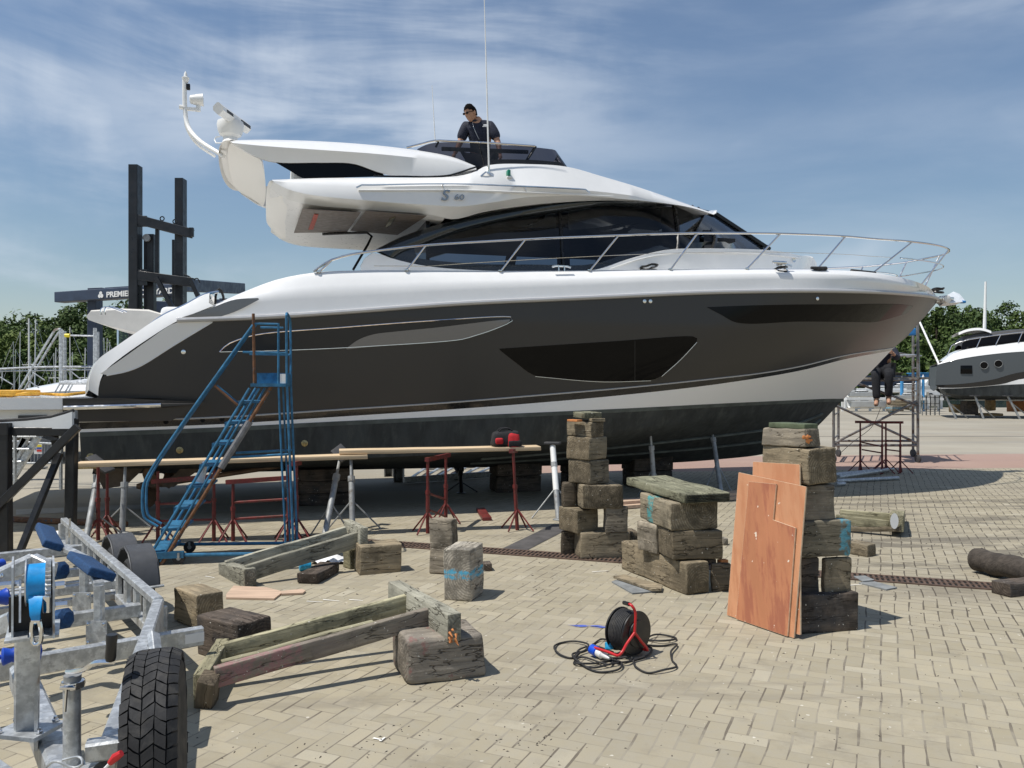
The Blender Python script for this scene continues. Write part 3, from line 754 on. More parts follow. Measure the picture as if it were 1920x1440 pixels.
# ---- hull windows and inlays
b_ = MB(); decal(b_, [(413, 659), (425, 648), (447, 638), (485, 629), (640, 616), (800, 604), (940, 596), (961, 596)], [(414, 660), (450, 659), (500, 658), (560, 656), (700, 648), (865, 636), (925, 618), (960, 602)], T, .005, 44, 4)
b_.build('side_recess', 'recess_dark', Y_, 50)
b_ = MB(); decal(b_, [(648, 654), (672, 637), (700, 627), (740, 622), (820, 614), (930, 601), (956, 599)], [(652, 655), (700, 650), (760, 645), (865, 636), (885, 631), (925, 618), (954, 604)], T, .011, 32, 5)
b_.build('window_scoop', 'silver_scoop', Y_, 50)
b_ = MB(); line_on(b_, [(413, 660), (560, 656), (700, 649), (865, 636.5), (885, 631), (925, 618), (961, 601), (963, 596), (956, 594), (800, 602), (640, 614), (485, 627), (447, 637), (425, 647), (412, 660)], T, .007, .008, 90)
b_.build('window_rim', 'steel', Y_)
b_ = MB(); decal(b_, [(936, 654), (1010, 649), (1150, 640), (1300, 631), (1307, 634)], [(938, 657), (970, 682), (1003, 704), (1125, 714), (1222, 712), (1238, 706), (1306, 641)][0:7], T, .005, 44, 6)
b_.build('hull_window', 'black_glass', Y_, 50)
b_ = MB(); line_on(b_, [(1240, 706), (1275, 675), (1306, 642)], T, .006, .008, 16); line_on(b_, [(1003, 706), (1125, 716), (1220, 714)], T, .005, .006, 16)
b_.build('window_rim', 'steel', Y_)
b_ = MB(); line_on(b_, [(1190, 639), (1190, 714)], T, .004, .007, 4); b_.build('window_joint', 'hull_paint', Y_)
b_ = MB(); decal(b_, [(1325, 576), (1400, 573), (1500, 571), (1590, 571), (1640, 570), (1690, 571), (1712, 574)], [(1327, 577), (1352, 590), (1382, 605), (1500, 603), (1611, 604), (1640, 604), (1700, 588)], T, .005, 44, 5)
b_.build('hull_window', 'black_glass', Y_, 50)
b_ = MB()
for x_, y_ in ((1208, 565), (1219, 565), (1532, 560), (344, 660)):
    q = hitT(x_, y_, T)
    for sg in (1, -1): b_.lathe([(.026, 0), (.026, .012), (.014, .014)], lw(q.x, sg*q.y, q.z), BW*sg, 12)
b_.build('through_hull_fitting', 'steel', Y_)
for x_, y_ in ((571, 831), (337, 844), (170, 856)):
    b_ = MB(); q = hitT(x_, y_, T); b_.lathe([(.04, 0), (.04, .012), (.018, .02), (.012, .03)], lw(q.x, q.y, q.z), BW, 14); b_.build('bronze_fitting', 'bronze', Y_)
b_ = MB()
for x_, y_ in ((311, 791), (380, 788), (416, 786)):
    q = hitT(x_, y_, T); b_.lathe([(.028, 0), (.028, .008), (.0, .002)], lw(q.x, q.y, q.z), BW, 12)
b_.build('exhaust_port', 'void_black', Y_)
# ---- deck house: lower white coaming, arch, tinted glass
ft = sorted([(q.z, q.x+.22) for q in (bt(a, b, .95) for a, b in [(1500, 505), (1442, 469), (1400, 440), (1366, 417), (1340, 400), (1320, 385)])])
def T3(s_, z_):
    tm = interp([(3.0, 1.62), (3.35, 1.52), (4.1, 1.22)], z_); x = (interp(ft, z_)-s_)/2.3
    if x <= 0: return 0.0
    if s_ < -.6: tm -= .10*(-.6-s_)**1.5
    return tm if x >= 1 else tm*(1-(1-x)**3.2)
def h3(px, n, Tf=T3, off=0): return catmull([hitT(a, b, Tf, off) for a, b in px], n)
def T2(s_, z_):
    tf = bt(1532, 490, .7).x+.25; x = (tf-s_)/4.6; tm = interp([(2.7, 1.66), (3.4, 1.56)], z_)
    if x <= 0: return 0.0
    if s_ < -.6: tm -= .10*(-.6-s_)**1.5
    return tm if x >= 1 else tm*(1-(1-x)**3.6)
top_px = [(676, 500), (683, 486), (700, 474), (740, 486), (800, 499), (900, 507), (1000, 508), (1110, 507), (1180, 486), (1250, 469), (1300, 466), (1442, 469), (1500, 479), (1524, 485), (1531, 496)]
tp = h3(top_px, 70, T2)
base = [V((p.x, T2(p.x, p.z)+.02, zdeck(p.x)-.05)) for p in tp]
b_ = MB(); symgrid(b_, [base, [a.lerp(b, .5) for a, b in zip(base, tp)], tp, [V((p.x, max(0, p.y-.05), p.z+.01)) for p in tp]])
b_.build('coachroof', 'gelcoat', Y_, 40, weld=True)
# closed foredeck trunk ahead of the windscreen
fr = [p for p in tp if p.x > bt(1300, 466, 1.3).x]
b_ = MB(); symgrid(b_, [fr] + [[V((p.x, p.y*q, p.z+.03*(1-q))) for p in fr] for q in (.7, .35, 0)]); e_ = fr[-1]
b_.grid([[lw(e_.x, e_.y*q, e_.z) for q in (1, .5, 0, -.5, -1)], [lw(e_.x+.12*(1-q*q)+.03, e_.y*q, zdeck(e_.x)-.05) for q in (1, .5, 0, -.5, -1)]])
b_.build('foredeck_trunk', 'gelcoat', Y_, 40)
b_ = MB(); line_on(b_, [(1145, 504), (1200, 486), (1260, 476), (1420, 476), (1500, 484)], T2, .008, .004); b_.build('coachroof_moulding', 'gelcoat_soft', Y_)
b_ = MB(); q = hitT(1488, 488, T2); b_.lathe([(.035, 0), (.035, .012), (.02, .01)], lw(q.x, q.y, q.z), BW, 14); b_.build('fitting', 'steel', Y_)
# glass band
gb = [(740, 486), (770, 493), (800, 499), (900, 507), (1000, 508), (1110, 507), (1180, 486), (1250, 469), (1300, 466), (1442, 469)]
gt = [(738, 480), (760, 470), (790, 458), (850, 434), (950, 410), (1050, 395), (1140, 384), (1250, 387), (1338, 400)]
gbot = h3(gb, 60, T3); gtop = h3(gt, 60, T3)
front_b = gbot[-1]; front_t = gtop[-1]
# windscreen wraps round to the centre line
def wrap(p, Tf, n=14):
    sf = interp(ft, p.z); return [V((p.x+(sf-p.x)*math.sin(k/n*math.pi/2), 0, p.z)) for k in range(1, n+1)]
wb = [V((q.x, T3(q.x, q.z), q.z)) for q in wrap(front_b, T3)]; wt = [V((q.x, T3(q.x, q.z), q.z+.11*math.sin((k_+1)/14*math.pi/2))) for k_, q in enumerate(wrap(front_t, T3))]
b_ = MB(); symgrid(b_, [[a.lerp(b, k/4) for a, b in zip(gbot, gtop)] for k in range(5)]); b_.build('side_window', 'tinted_glass', Y_, 50)
b_ = MB(); symgrid(b_, [[front_b.lerp(front_t, k/4)]+[a.lerp(b, k/4) for a, b in zip(wb, wt)] for k in range(5)]); b_.build('windscreen', 'tinted_glass', Y_, 50)
def post(p0, p1, w, name='window_pillar', m='black_metal', off=.012):
    b = MB(); a, c = hitT(*p0, T3), hitT(*p1, T3)
    pts = [V((a.x+(c.x-a.x)*k/6, T3(a.x+(c.x-a.x)*k/6, a.z+(c.z-a.z)*k/6), a.z+(c.z-a.z)*k/6)) for k in range(7)]
    for sg in (1, -1):
        b.tube([lw(p.x, sg*(p.y+off*.3), p.z) for p in pts], w, 6)
    b.build(name, m, Y_)
post((1049, 396), (1056, 508), .022); post((1262, 388), (1270, 468), .03); post((1328, 398), (1336, 468), .035); post((1340, 401), (1442, 468), .05)
for u in (.33, .5):
    i = int(len(wb)*u*1.2); b = MB()
    for sg in (1, -1): b.tube([lw(wb[i].x, sg*wb[i].y, wb[i].z), lw(wt[i].x, sg*wt[i].y, wt[i].z)], .035, 6)
    b.build('window_pillar', 'black_metal', Y_)
# black inner surround along the lower edge and wide dark jambs
b_ = MB(); symgrid(b_, [[V((p.x, p.y+.006, p.z-.01)) for p in gbot], [V((p.x, T3(p.x, p.z+.09)+.006, p.z+.09)) for p in gbot]]); b_.build('window_surround', 'arch_grey', Y_, 40)
def jamb(x0, x1, y0, y1, d=.02):
    b = MB(); decal(b, [(x0, y0), (x1, y0)], [(x0+4, y1), (x1+4, y1)], T3, -d, 6, 4); b.build('window_jamb', 'interior_dark', Y_, 0)
jamb(1240, 1268, 388, 468); jamb(1042, 1066, 398, 506); jamb(1318, 1336, 400, 466)
# arch frame
ao = h3([(703, 470), (716, 462), (760, 441), (850, 413), (950, 392), (1050, 380), (1140, 374.5), (1200, 376), (1280, 385), (1340, 399)], 60, T3, .05)
ai = h3([(738, 484), (752, 474), (790, 459), (850, 436), (950, 411), (1050, 396), (1140, 385), (1200, 386), (1280, 391), (1340, 402)], 60, T3, .02)
am = [a.lerp(b, .5)+V((0, .055, 0)) for a, b in zip(ao, ai)]
b_ = MB(); symgrid(b_, [[p+V((0, -.12, .0)) for p in ao], ao, [a.lerp(b, .3)+V((0, .02, .005)) for a, b in zip(ao, am)], am, [a.lerp(b, .3)+V((0, .02, -.005)) for a, b in zip(ai, am)], ai, [p+V((0, -.1, 0)) for p in ai]][::-1])
tail = [h for h in [hitT(703, 470, T3, .05), hitT(715, 478, T3, .04), hitT(738, 485, T3, .02)]]
b_.build('roof_arch', 'arch_grey', Y_, 50, weld=True)
b_ = MB(); decal(b_, [(703, 469), (716, 462), (745, 459), (775, 462)], [(704, 472), (722, 480), (742, 487), (785, 496)], T3, .012, 12, 4); b_.build('arch_foot', 'arch_grey', Y_, 50)
# inside of the saloon
sA = bt(800, 440, 1.3).x; zf = 3.0
b_ = MB(); zc = gtop[30].z+.02
s0_, s1_ = bt(735, 480, 1.4).x, interp(ft, 3.0)-.5
b_.box(lw((s0_+s1_)/2, 0, 2.62), (s1_-s0_, 2.9, .06), Matrix((BU, -BW, V((0, 0, 1)))).transposed())
b_.build('saloon_floor', 'interior_dark', Y_, 0)
b_ = MB(); R3 = Matrix((BU, -BW, V((0, 0, 1)))).transposed()
zr = 3.84
b_.box(lw((sA+.1+s1_-1.0)/2, 0, zr), (s1_-1.1-sA, 2.3, .05), R3); b_.build('saloon_ceiling', 'interior_dark', Y_, 0)
b_ = MB(); b_.box(lw(sA+.02, 0, 3.25), (.05, 2.55, 1.25), R3); b_.build('saloon_door', 'black_glass', Y_, 0)
for i, (ds, dt_, w_, d_, h_) in enumerate([(1.4, -.9, 1.6, .7, .72), (3.3, .75, .7, .6, .85), (3.3, -.5, .8, .7, .95), (4.9, 0, .5, 2.3, .78), (1.3, 1.0, 1.2, .3, .5)]):
    b_ = MB(); b_.rbox(lw(sA+ds, dt_, 2.65+h_/2), (w_, d_, h_), .08, R3, seg=.4); b_.build('saloon_seat' if i < 3 else 'saloon_cabinet', 'interior_dark', Y_)
# ---- flybridge body and roof
def tv(lst, n): return catmull([bt(a, b, t_) for a, b, t_ in lst], n)
def fin(curve, n=10, ds=.30):
    """continue an edge round the front to the centre line"""
    e = curve[-1]; out = []
    for k in range(1, n+1):
        a = k/n*math.pi/2; out.append(V((e.x+ds*math.sin(a), e.y*math.cos(a), e.z+.17*math.sin(a))))
    return curve+out
N4 = 64
F_top = fin(tv([(510, 337, 1.60), (600, 334, 1.62), (700, 333, 1.60), (850, 331, 1.58), (888, 323, 1.54), (915, 310, 1.5), (1000, 308, 1.48), (1065, 313, 1.42), (1130, 331, 1.36), (1200, 352, 1.30), (1290, 383, 1.22), (1336, 399, 1.17)], N4))
F_edge = fin(tv([(511, 339, 1.66), (580, 346, 1.72), (660, 350, 1.74), (850, 348, 1.74), (1000, 350, 1.70), (1075, 355, 1.62), (1140, 361, 1.52), (1220, 372, 1.40), (1290, 385, 1.28), (1338, 400, 1.20)], N4))
F_mid = fin(tv([(513, 341, 1.66), (535, 353, 1.70), (575, 364, 1.74), (700, 377, 1.75), (800, 384, 1.75), (862, 387, 1.74), (920, 380, 1.72), (987, 370, 1.66), (1075, 367, 1.58), (1140, 371, 1.50), (1220, 378, 1.40), (1290, 388, 1.30), (1338, 402, 1.22)], N4))
F_low = fin(tv([(506, 352, 1.58), (535, 371, 1.60), (570, 382, 1.62), (700, 394, 1.62), (805, 402, 1.62), (850, 411, 1.50), (910, 397, 1.46), (1000, 384, 1.42), (1075, 378, 1.38), (1140, 376, 1.34), (1220, 380, 1.28), (1290, 389, 1.24), (1338, 403, 1.20)], N4))
wl0, wl1 = bt(770, 285, 1.4).x, bt(1050, 300, 1.2).x
def well(s_):
    a = max(0, min(1, (s_-wl0)/.12)); b = max(0, min(1, (wl1-s_)/.12)); return min(a, b)
ZF = 4.08
rows = [F_low, F_mid, F_edge, F_top]
rows.append([V((p.x, max(0, p.y-.10), p.z+.012)) for p in F_top])
rows.append([V((p.x, max(0, p.y-.14), p.z+.0)) for p in F_top])
rows.append([V((p.x, max(0, p.y-.16-.22*well(p.x)), p.z+(ZF-p.z)*well(p.x))) for p in F_top])
rows.append([V((p.x, p.y*.5, p.z+.07+(ZF-p.z-.07)*well(p.x))) for p in F_top])
rows.append([V((p.x, 0, (p.z+.10 if i_ < N4 else F_top[N4-1].z+.17)+(ZF-p.z-.10)*well(p.x))) for i_, p in enumerate(F_top)])
b_ = MB(); symgrid(b_, rows); b_.build('flybridge', 'gelcoat', Y_, 42, weld=True)
# groove and grab rail along its side
b_ = MB()
g0 = [(668, 352), (672, 348), (700, 347), (850, 345), (1000, 350), (1080, 354), (1100, 356), (1106, 362)]
pts = [bt(a, b, 1.775 if a < 1000 else 1.775-(a-1000)*.0011) for a, b in g0]; pts = catmull(pts, 40)
for sg in (1, -1): b_.tube([lw(p.x, sg*p.y, p.z) for p in pts], .011, 6)
for x_, ya, yb, tt in ((829, 346, 353, 1.76), (983, 350, 359, 1.73)):
    for sg in (1, -1): a, c = bt(x_, ya, tt), bt(x_+3, yb, tt-.02); b_.tube([lw(a.x, sg*a.y, a.z), lw(c.x, sg*c.y, c.z)], .009, 6)
b_.build('grab_rail', 'steel', Y_)
b_ = MB(); pts = catmull([bt(a, b, t_) for a, b, t_ in [(672, 357, 1.75), (760, 357, 1.752), (860, 357, 1.752), (980, 361, 1.72), (1060, 364, 1.63), (1150, 369, 1.515)]], 30)
for sg in (1, -1): b_.tube([lw(p.x, sg*p.y, p.z) for p in pts], .012, 6)
b_.build('side_groove', 'gelcoat_soft', Y_)
# lettering on the side
for txt, x_, y_, sz, sh, nm in (('S', 826, 375, .20, .25, 'letter_s'), ('60', 851, 374, .105, .1, 'numerals')):
    b_ = MB(); q = bt(x_, y_, 1.764); 
    put_text(b_, txt, sz, lw(q.x, q.y, q.z), BU, (0, 0, 1), ext=.008, sx=1.1 if nm == 'letter_s' else 1.3, shear=sh, bold=.0 if nm == 'numerals' else .002); b_.build(nm, 'chrome_letters', Y_, 30)
# soffit under the overhang
zs = F_low[20].z
sofa = [p for p in F_low[:N4] if p.x < sA+.25]
b_ = MB(); symgrid(b_, [sofa, [V((p.x, p.y*.93, p.z-.015)) for p in sofa], [V((p.x, p.y*.5, p.z-.02)) for p in sofa], [V((p.x, 0, p.z-.02)) for p in sofa]][::-1]); b_.build('soffit', 'gelcoat_soft', Y_, 40)
def soff(px, m, name, dz_=-.03):
    zq = zs+dz_-.005; r = []
    for a, b in px:
        q = PZ2(a, b, zq); r.append(q)
    mb = MB(); mb.prism(r, (0, 0, -.006)); return mb.build(name, m, Y_, 0)
def PZ2(px, py, z): d = (z-H)*F/(720-py); return P(px, py, d)
soff([(567, 391), (676, 398), (650, 435), (551, 436)], 'soffit_brown', 'soffit_hatch'); soff([(686, 395), (800, 404), (745, 440), (657, 432)], 'soffit_brown', 'soffit_hatch')
soff([(589, 401), (597, 402), (587, 430), (578, 430)], 'hatch_print_red', 'hatch_sticker', -.04); soff([(730, 410), (742, 406), (733, 420), (722, 426)], 'lens_gold', 'soffit_light', -.04)
b_ = MB(); b_.tube([PZ2(605, 439, zs-.06), PZ2(650, 437, zs-.06), PZ2(688, 436, zs-.07)] + [lw(*bt(697, 443, .4)), lw(*bt(690, 458, .45)), lw(*bt(662, 506, .5))], .018, 8); b_.build('boarding_rail', 'black_metal', Y_)
# aft lip of the overhang (curved in plan, both sides alike)
def arc_(pn, pc, n=16, e_=.75):
    '''smooth plan curve from a near corner round to the centre line'''
    out = []
    for k in range(n):
        a = k/(n-1)*math.pi/2; cs_, sn_ = math.cos(a)**e_ if k < n-1 else 0, math.sin(a)**e_; out.append(V((pn.x+(pc.x-pn.x)*sn_, pn.y*cs_, pc.z+(pn.z-pc.z)*cs_)))
    return out
lo_ = arc_(bt(510, 338, 1.60), bt(499, 410, 0)); li_ = arc_(bt(568, 383, 1.58), bt(545, 421, 0))
lm_ = [V((a.x*.62+b.x*.38, a.y*.5+b.y*.5, a.z*.30+b.z*.70)) for a, b in zip(lo_, li_)]
b_ = MB(); symgrid(b_, [[V((p.x+.5, p.y*.96, p.z)) for p in lo_], lo_, lm_, li_, [V((p.x+.5, p.y*.96, p.z-.0)) for p in li_]]); b_.build('overhang_lip', 'beige_gel', Y_, 60, weld=True)
b_ = MB(); q = bt(527, 370, 1.35)
b_.ball(lw(q.x, q.y, q.z), .05, (1, 1, .6)); b_.build('deck_light', 'white_plastic', Y_)
# upper wing
U_top = tv([(430, 263, 1.40), (500, 262, 1.42), (600, 265, 1.42), (700, 272, 1.42), (790, 283, 1.42), (850, 295, 1.44), (893, 312, 1.46)], 36)
U_kn = tv([(436, 268, 1.46), (500, 274, 1.55), (600, 281, 1.56), (700, 288, 1.56), (790, 297, 1.55), (850, 304, 1.52), (893, 314, 1.48)], 36)
U_bot = tv([(440, 272, 1.44), (480, 294, 1.5), (517, 304, 1.50), (600, 305, 1.50), (663, 307, 1.50), (717, 325, 1.52), (760, 329, 1.54), (835, 328, 1.54), (893, 318, 1.50)], 36)
b_ = MB(); zt_ = F_top[12].z
symgrid(b_, [[V((p.x, p.y-.08, p.z+.01)) for p in U_bot], U_bot, U_kn, U_top, [V((p.x, p.y-.10, p.z+.02)) for p in U_top], [V((p.x, p.y-.26, p.z)) for p in U_top], [V((p.x, p.y-.28, p.z-.30*max(0, min(1, (p.x-bt(560, 300, 1.4).x)/.3)))) for p in U_top]])
c0_ = [V((p.x, p.y, p.z)) for p in (U_bot[0], U_kn[0], U_top[0])]; c1_ = [V((U_top[0].x, U_top[0].y-q_, U_top[0].z)) for q_ in (.10, .26, .28)] + [V((U_bot[0].x, U_bot[0].y-.08, U_bot[0].z+.01))]
for sg in (1, -1): b_.add([lw(p.x, sg*p.y, p.z) for p in c0_+c1_], [tuple(range(7))])
b_.build('flybridge_wing', 'gelcoat', Y_, 45, weld=True)
b_ = MB(); decal(b_, [(517, 304), (600, 305), (660, 307), (690, 314), (718, 326)], [(519, 306), (545, 321), (568, 334), (640, 333), (722, 331)], lambda s_, z_: 1.47, .0, 20, 3); b_.build('wing_window', 'black_glass', Y_, 30)
b_ = MB(); line_on(b_, [(700, 330), (760, 331), (835, 330), (893, 313)], lambda s_, z_: 1.53, .012, .0, 20); b_.build('wing_shadow_gap', 'black_metal', Y_)
b_ = MB(); q = bt(545, 330, 1.2); 
b_.rbox(lw(q.x+.35, 0, q.z+.02), (.7, 2.5, .42), .15, R3, seg=.3); b_.build('aft_sofa', 'gelcoat_soft', Y_)
# transverse radar wing, seen from below
wo_ = arc_(bt(432, 263, 1.42), bt(414, 323, 0)); wi_ = arc_(bt(484, 297, 1.46), bt(498, 348, 0), e_=.9)
b_ = MB(); symgrid(b_, [wi_] + [[a.lerp(b, u_)+V((0, 0, .05*math.sin(u_*math.pi)*min(1, i_/5))) for i_, (a, b) in enumerate(zip(wi_, wo_))] for u_ in (.2, .4, .6, .8)] + [wo_, [p+V((.03, 0, .015+.04*min(1, i_/6))) for i_, p in enumerate(wo_)], [a.lerp(b, .5)+V((0, 0, .02+.10*min(1, i_/6))) for i_, (a, b) in enumerate(zip(wi_, wo_))], [p+V((-.01, 0, .01+.09*min(1, i_/6))) for i_, p in enumerate(wi_)], wi_][::-1]); b_.build('radar_wing', 'beige_gel', Y_, 60, weld=True)
# windscreen of the flybridge
gs = [(782, 281, 1.40), (835, 295, 1.40), (893, 312, 1.42), (915, 308, 1.42), (1000, 307, 1.40), (1050, 311, 1.30)]
gu = [(783, 279, 1.38), (800, 271, 1.36), (822, 267, 1.34), (900, 270, 1.34), (1000, 276, 1.32), (1036, 280, 1.22)]
ga, gb2 = tv(gs, 30), tv(gu, 30)
def rnd(c, ds): e = c[-1]; return c + [V((e.x+ds*math.sin(k/8*math.pi/2), e.y*math.cos(k/8*math.pi/2), e.z-.01*k/8)) for k in range(1, 9)]
ga, gb2 = rnd(ga, .42), rnd(gb2, .25)
b_ = MB(); symgrid(b_, [[a.lerp(c, k/3) for a, c in zip(ga, gb2)] for k in range(4)]); b_.build('flybridge_windscreen', 'fly_glass', Y_, 60)
b_ = MB(); symgrid(b_, [[p+V((0, .004, -.01)) for p in ga[14:]], [a.lerp(c, .22)+V((0, .004, 0)) for a, c in zip(ga[14:], gb2[14:])]]); b_.build('windscreen_base', 'black_metal', Y_, 60)
b_ = MB(); r0 = tv([(762, 277, 1.34), (790, 270, 1.34), (815, 264, 1.34), (850, 265, 1.34), (930, 269, 1.34), (1003, 274, 1.34)], 24)
for sg in (1, -1): b_.tube([lw(p.x, sg*p.y, p.z) for p in r0], .016, 8)
b_.build('flybridge_rail', 'steel', Y_)
for nm_, a_, b2_, r_ in (('windscreen_strut', (985, 305, 1.38), (1004, 275, 1.30), .022), ('windscreen_strut', (817, 276, 1.34), (822, 266, 1.34), .014)):
    b_ = MB()
    for sg in (1, -1): a, c = bt(*a_), bt(*b2_); b_.tube([lw(a.x, sg*a.y, a.z), lw(c.x, sg*c.y, c.z)], r_, 6)
    b_.build(nm_, 'black_metal', Y_)
# helm, seats inside the flybridge
q = bt(1010, 300, .6); b_ = MB(); b_.rbox(lw(q.x-.15, -.1, ZF+.32), (.55, 1.6, .62), .12, R3, seg=.3); b_.build('helm_console', 'black_metal', Y_)
q = bt(930, 300, .6); b_ = MB(); b_.tube([lw(q.x+.35, -.35+.19*math.cos(k/16*2*math.pi), ZF+.62+.19*math.sin(k/16*2*math.pi)) for k in range(16)], .014, 6, True); b_.build('steering_wheel', 'black_metal', Y_)
q = bt(880, 300, .3); b_ = MB(); b_.rbox(lw(q.x-.2, .75, ZF+.35), (.9, .55, .5), .1, R3, seg=.3); b_.build('helm_seat', 'black_fabric', Y_)
b_ = MB(); b_.tube([lw(*bt(828, 279, .9)), lw(*bt(990, 285, .9))], .03, 8); b_.build('sunshade_pole', 'black_metal', Y_)
# small things on the roof side
b_ = MB(); q = bt(952, 326, 1.60); b_.rbox(lw(q.x, q.y+.03, q.z), (.045, .09, .085), .012, R3); b_.build('navigation_light', 'green_lens', Y_)
b_ = MB(); q = bt(952, 331, 1.60); b_.rbox(lw(q.x+.01, q.y+.02, q.z-.02), (.07, .1, .03), .012, R3); b_.build('navigation_light_bracket', 'white_plastic', Y_)
b_ = MB(); a, c = bt(917, 322, 1.56), bt(907, -40, 1.56); b_.tube([lw(*a), lw(*a.lerp(c, .5)), lw(*c)], [.013, .009, .004], 6); b_.build('whip_aerial', 'white_plastic', Y_)
b_ = MB(); a = bt(917, 324, 1.6); b_.lathe([(.05, -.04), (.03, 0), (.022, .05), (.018, .13)], lw(a.x, 1.58, a.z-.03), (0, -.2, 1), 10); b_.tube([lw(a.x-.12, 1.62, a.z-.06), lw(a.x-.05, 1.63, a.z), lw(a.x+.05, 1.62, a.z-.05)], .012, 6); b_.build('aerial_mount', 'steel', Y_)
b_ = MB(); a, c = bt(816, 268, -.9), bt(810, 160, -.9); b_.tube([lw(*a), lw(*c)], [.010, .004], 6); b_.build('whip_aerial', 'white_plastic', Y_)
# light mast and radar on the wing
b_ = MB()
b_.tube([lw(p.x, p.y, p.z) for p in catmull([bt(a, b, t_) for a, b, t_ in [(346, 150, .35), (347, 205, .35), (352, 235, .4), (372, 262, .6), (420, 293, .9)]], 24)], .030, 10)
b_.tube([lw(p.x, p.y, p.z) for p in catmull([bt(a, b, t_) for a, b, t_ in [(347, 200, .30), (350, 238, .2), (368, 268, .1), (403, 293, -.1)]], 20)], .022, 8)
b_.build('light_mast', 'white_paint', Y_)
b_ = MB(); q = bt(348, 152, .35); b_.lathe([(.03, -.02), (.045, .02), (.05, .045), (.025, .06), (.02, .10), (.006, .13)], lw(*q), (0, 0, 1), 14); b_.build('anchor_light', 'white_plastic', Y_)
b_ = MB(); q = bt(353, 163, .35); b_.rbox(lw(*q), (.05, .05, .08), .01, R3); b_.build('mast_camera', 'black_metal', Y_)
b_ = MB(); q = bt(368, 187, .35); ax_ = (BU+V((0, 0, .05))).normalized()
b_.lathe([(.03, -.085), (.055, -.075), (.068, -.03), (.082, .07), (.086, .09), (.07, .088)], lw(*q), ax_, 18); q2 = bt(372, 202, .35); b_.lathe([(.03, -.05), (.03, .06)], lw(*q2), (0, 0, 1), 12)
b_.beam(lw(*bt(350, 204, .35)), lw(*bt(374, 206, .35)), .05, .04); b_.build('searchlight', 'white_plastic', Y_)
b_ = MB(); q = bt(342, 201, .35); b_.lathe([(.03, -.04), (.03, .04)], lw(*q), BU, 10); b_.build('mast_lamp', 'white_plastic', Y_)
b_ = MB(); q = bt(432, 262, .6); b_.lathe([(.10, -.02), (.09, .03), (.14, .06), (.165, .12), (.175, .20), (.165, .24), (.06, .26), (.06, .32)], lw(q.x, q.y, q.z), (0, 0, 1), 26); b_.build('radar_pedestal', 'white_plastic', Y_)
b_ = MB(); c0 = bt(436, 218, .6); da = (lw(*bt(462, 240, .45))-lw(*bt(408, 199, 1.0))).normalized(); da.z = 0; da.normalize()
cc = lw(c0.x, c0.y, q.z+.38); dirr = (V((0.35, -.94, 0))).normalized()
pa, pb = P(409, 203, cc.y-.62), P(462, 240, cc.y+.62)
b_.cbeam(pa, pb, .13, .15, ch=.4); rb = b_.build('radar_scanner', 'white_plastic', Y_)
b_ = MB(); xd = (pb-pa).normalized(); sd = xd.cross(V((0, 0, 1))).normalized()
b_.beam(pa.lerp(pb, .12)+sd*.067, pa.lerp(pb, .33)+sd*.067, .004, .035); b_.beam(pa.lerp(pb, .62)+sd*.067, pa.lerp(pb, .97)+sd*.067, .004, .045); b_.build('scanner_marking', 'rubber_soft', Y_)
b_ = MB(); b_.tube([lw(*bt(a, c, t_)) for a, c, t_ in [(413, 256, .75), (405, 257, .75), (402, 262, .75), (405, 268, .8), (418, 268, .8)]], .008, 6); b_.build('radar_cable', 'white_plastic', Y_)
# ---- stainless guard rails
gi = .16
def rr_(lst): return [hitT(a, b, lambda s_, z_: max(0, T(s_, min(z_, 3.0))-gi)) for a, b in lst]
rail = rr_([(588, 509), (600, 500), (614, 491), (650, 479), (700, 471), (797, 460), (1000, 448), (1165, 441), (1260, 438), (1330, 437), (1460, 438), (1583, 443), (1640, 448)])
# round the pulpit at the bow
tip = bt(1775, 487, 0); tip.x = bt(1779, 487, .56).x; e = rail[-1]
pul = []
for k in range(1, 9):
    a = k/8*math.pi/2; pul.append(V((e.x+(tip.x-e.x)*(math.sin(a)**1.0), e.y*(math.cos(a)**.85 if k < 8 else 0), e.z+(tip.z-e.z)*(k/8)**1.3)))
rc = catmull(rail+pul, 90)
b_ = MB(); loop = [lw(p.x, p.y, p.z) for p in rc] + [lw(p.x, -p.y, p.z) for p in rc[::-1][1:]]
b_.tube(loop, .0155, 8)
low = [V((p.x-.12 if i > 70 else p.x, p.y, p.z-.27*(1 if i > 6 else i/6))) for i, p in enumerate(rc)]
# deck level under the rail
zlow_ = lambda s_: interp([(p.x, p.z) for p in de], s_)
b_.build('guard_rail', 'steel', Y_)
b_ = MB(); lows = [lw(p.x, p.y, max(p.z, zlow_(p.x)+.05)) for p in low]; lowp = [lw(p.x, -p.y, max(p.z, zlow_(p.x)+.05)) for p in low]
b_.tube(lows[6:68], .004, 5); b_.tube(lowp[6:68], .004, 5); b_.tube(lows[68:] + lowp[68:][::-1][1:], .011, 6)
b_.build('guard_wire', 'steel', Y_)
for (xa, ya, xb, yb, t0_) in [(597, 508, 614, 491, 0), (762, 506, 800, 461, 0), (938, 508, 992, 449, 0), (1105, 508, 1162, 442, 0), (1257, 505, 1315, 438, 0), (1400, 504, 1458, 439, 0), (1531, 504, 1583, 444, 0), (1632, 512, 1687, 453, 0)]:
    a, c = rr_([(xa, ya), (xb, yb)]); a.z = zlow_(a.x)-.01
    # attach exactly to the rail
    c2 = min(rc, key=lambda p: (p-c).length)
    for sg in (1, -1):
        b_ = MB(); b_.tube([lw(a.x, sg*a.y, a.z), lw(c2.x, sg*c2.y, c2.z)], .0135, 8); b_.lathe([(.03, 0), (.03, .012), (.016, .02)], lw(a.x, sg*a.y, a.z+.005), (0, 0, 1), 10); b_.build('stanchion', 'steel', Y_)
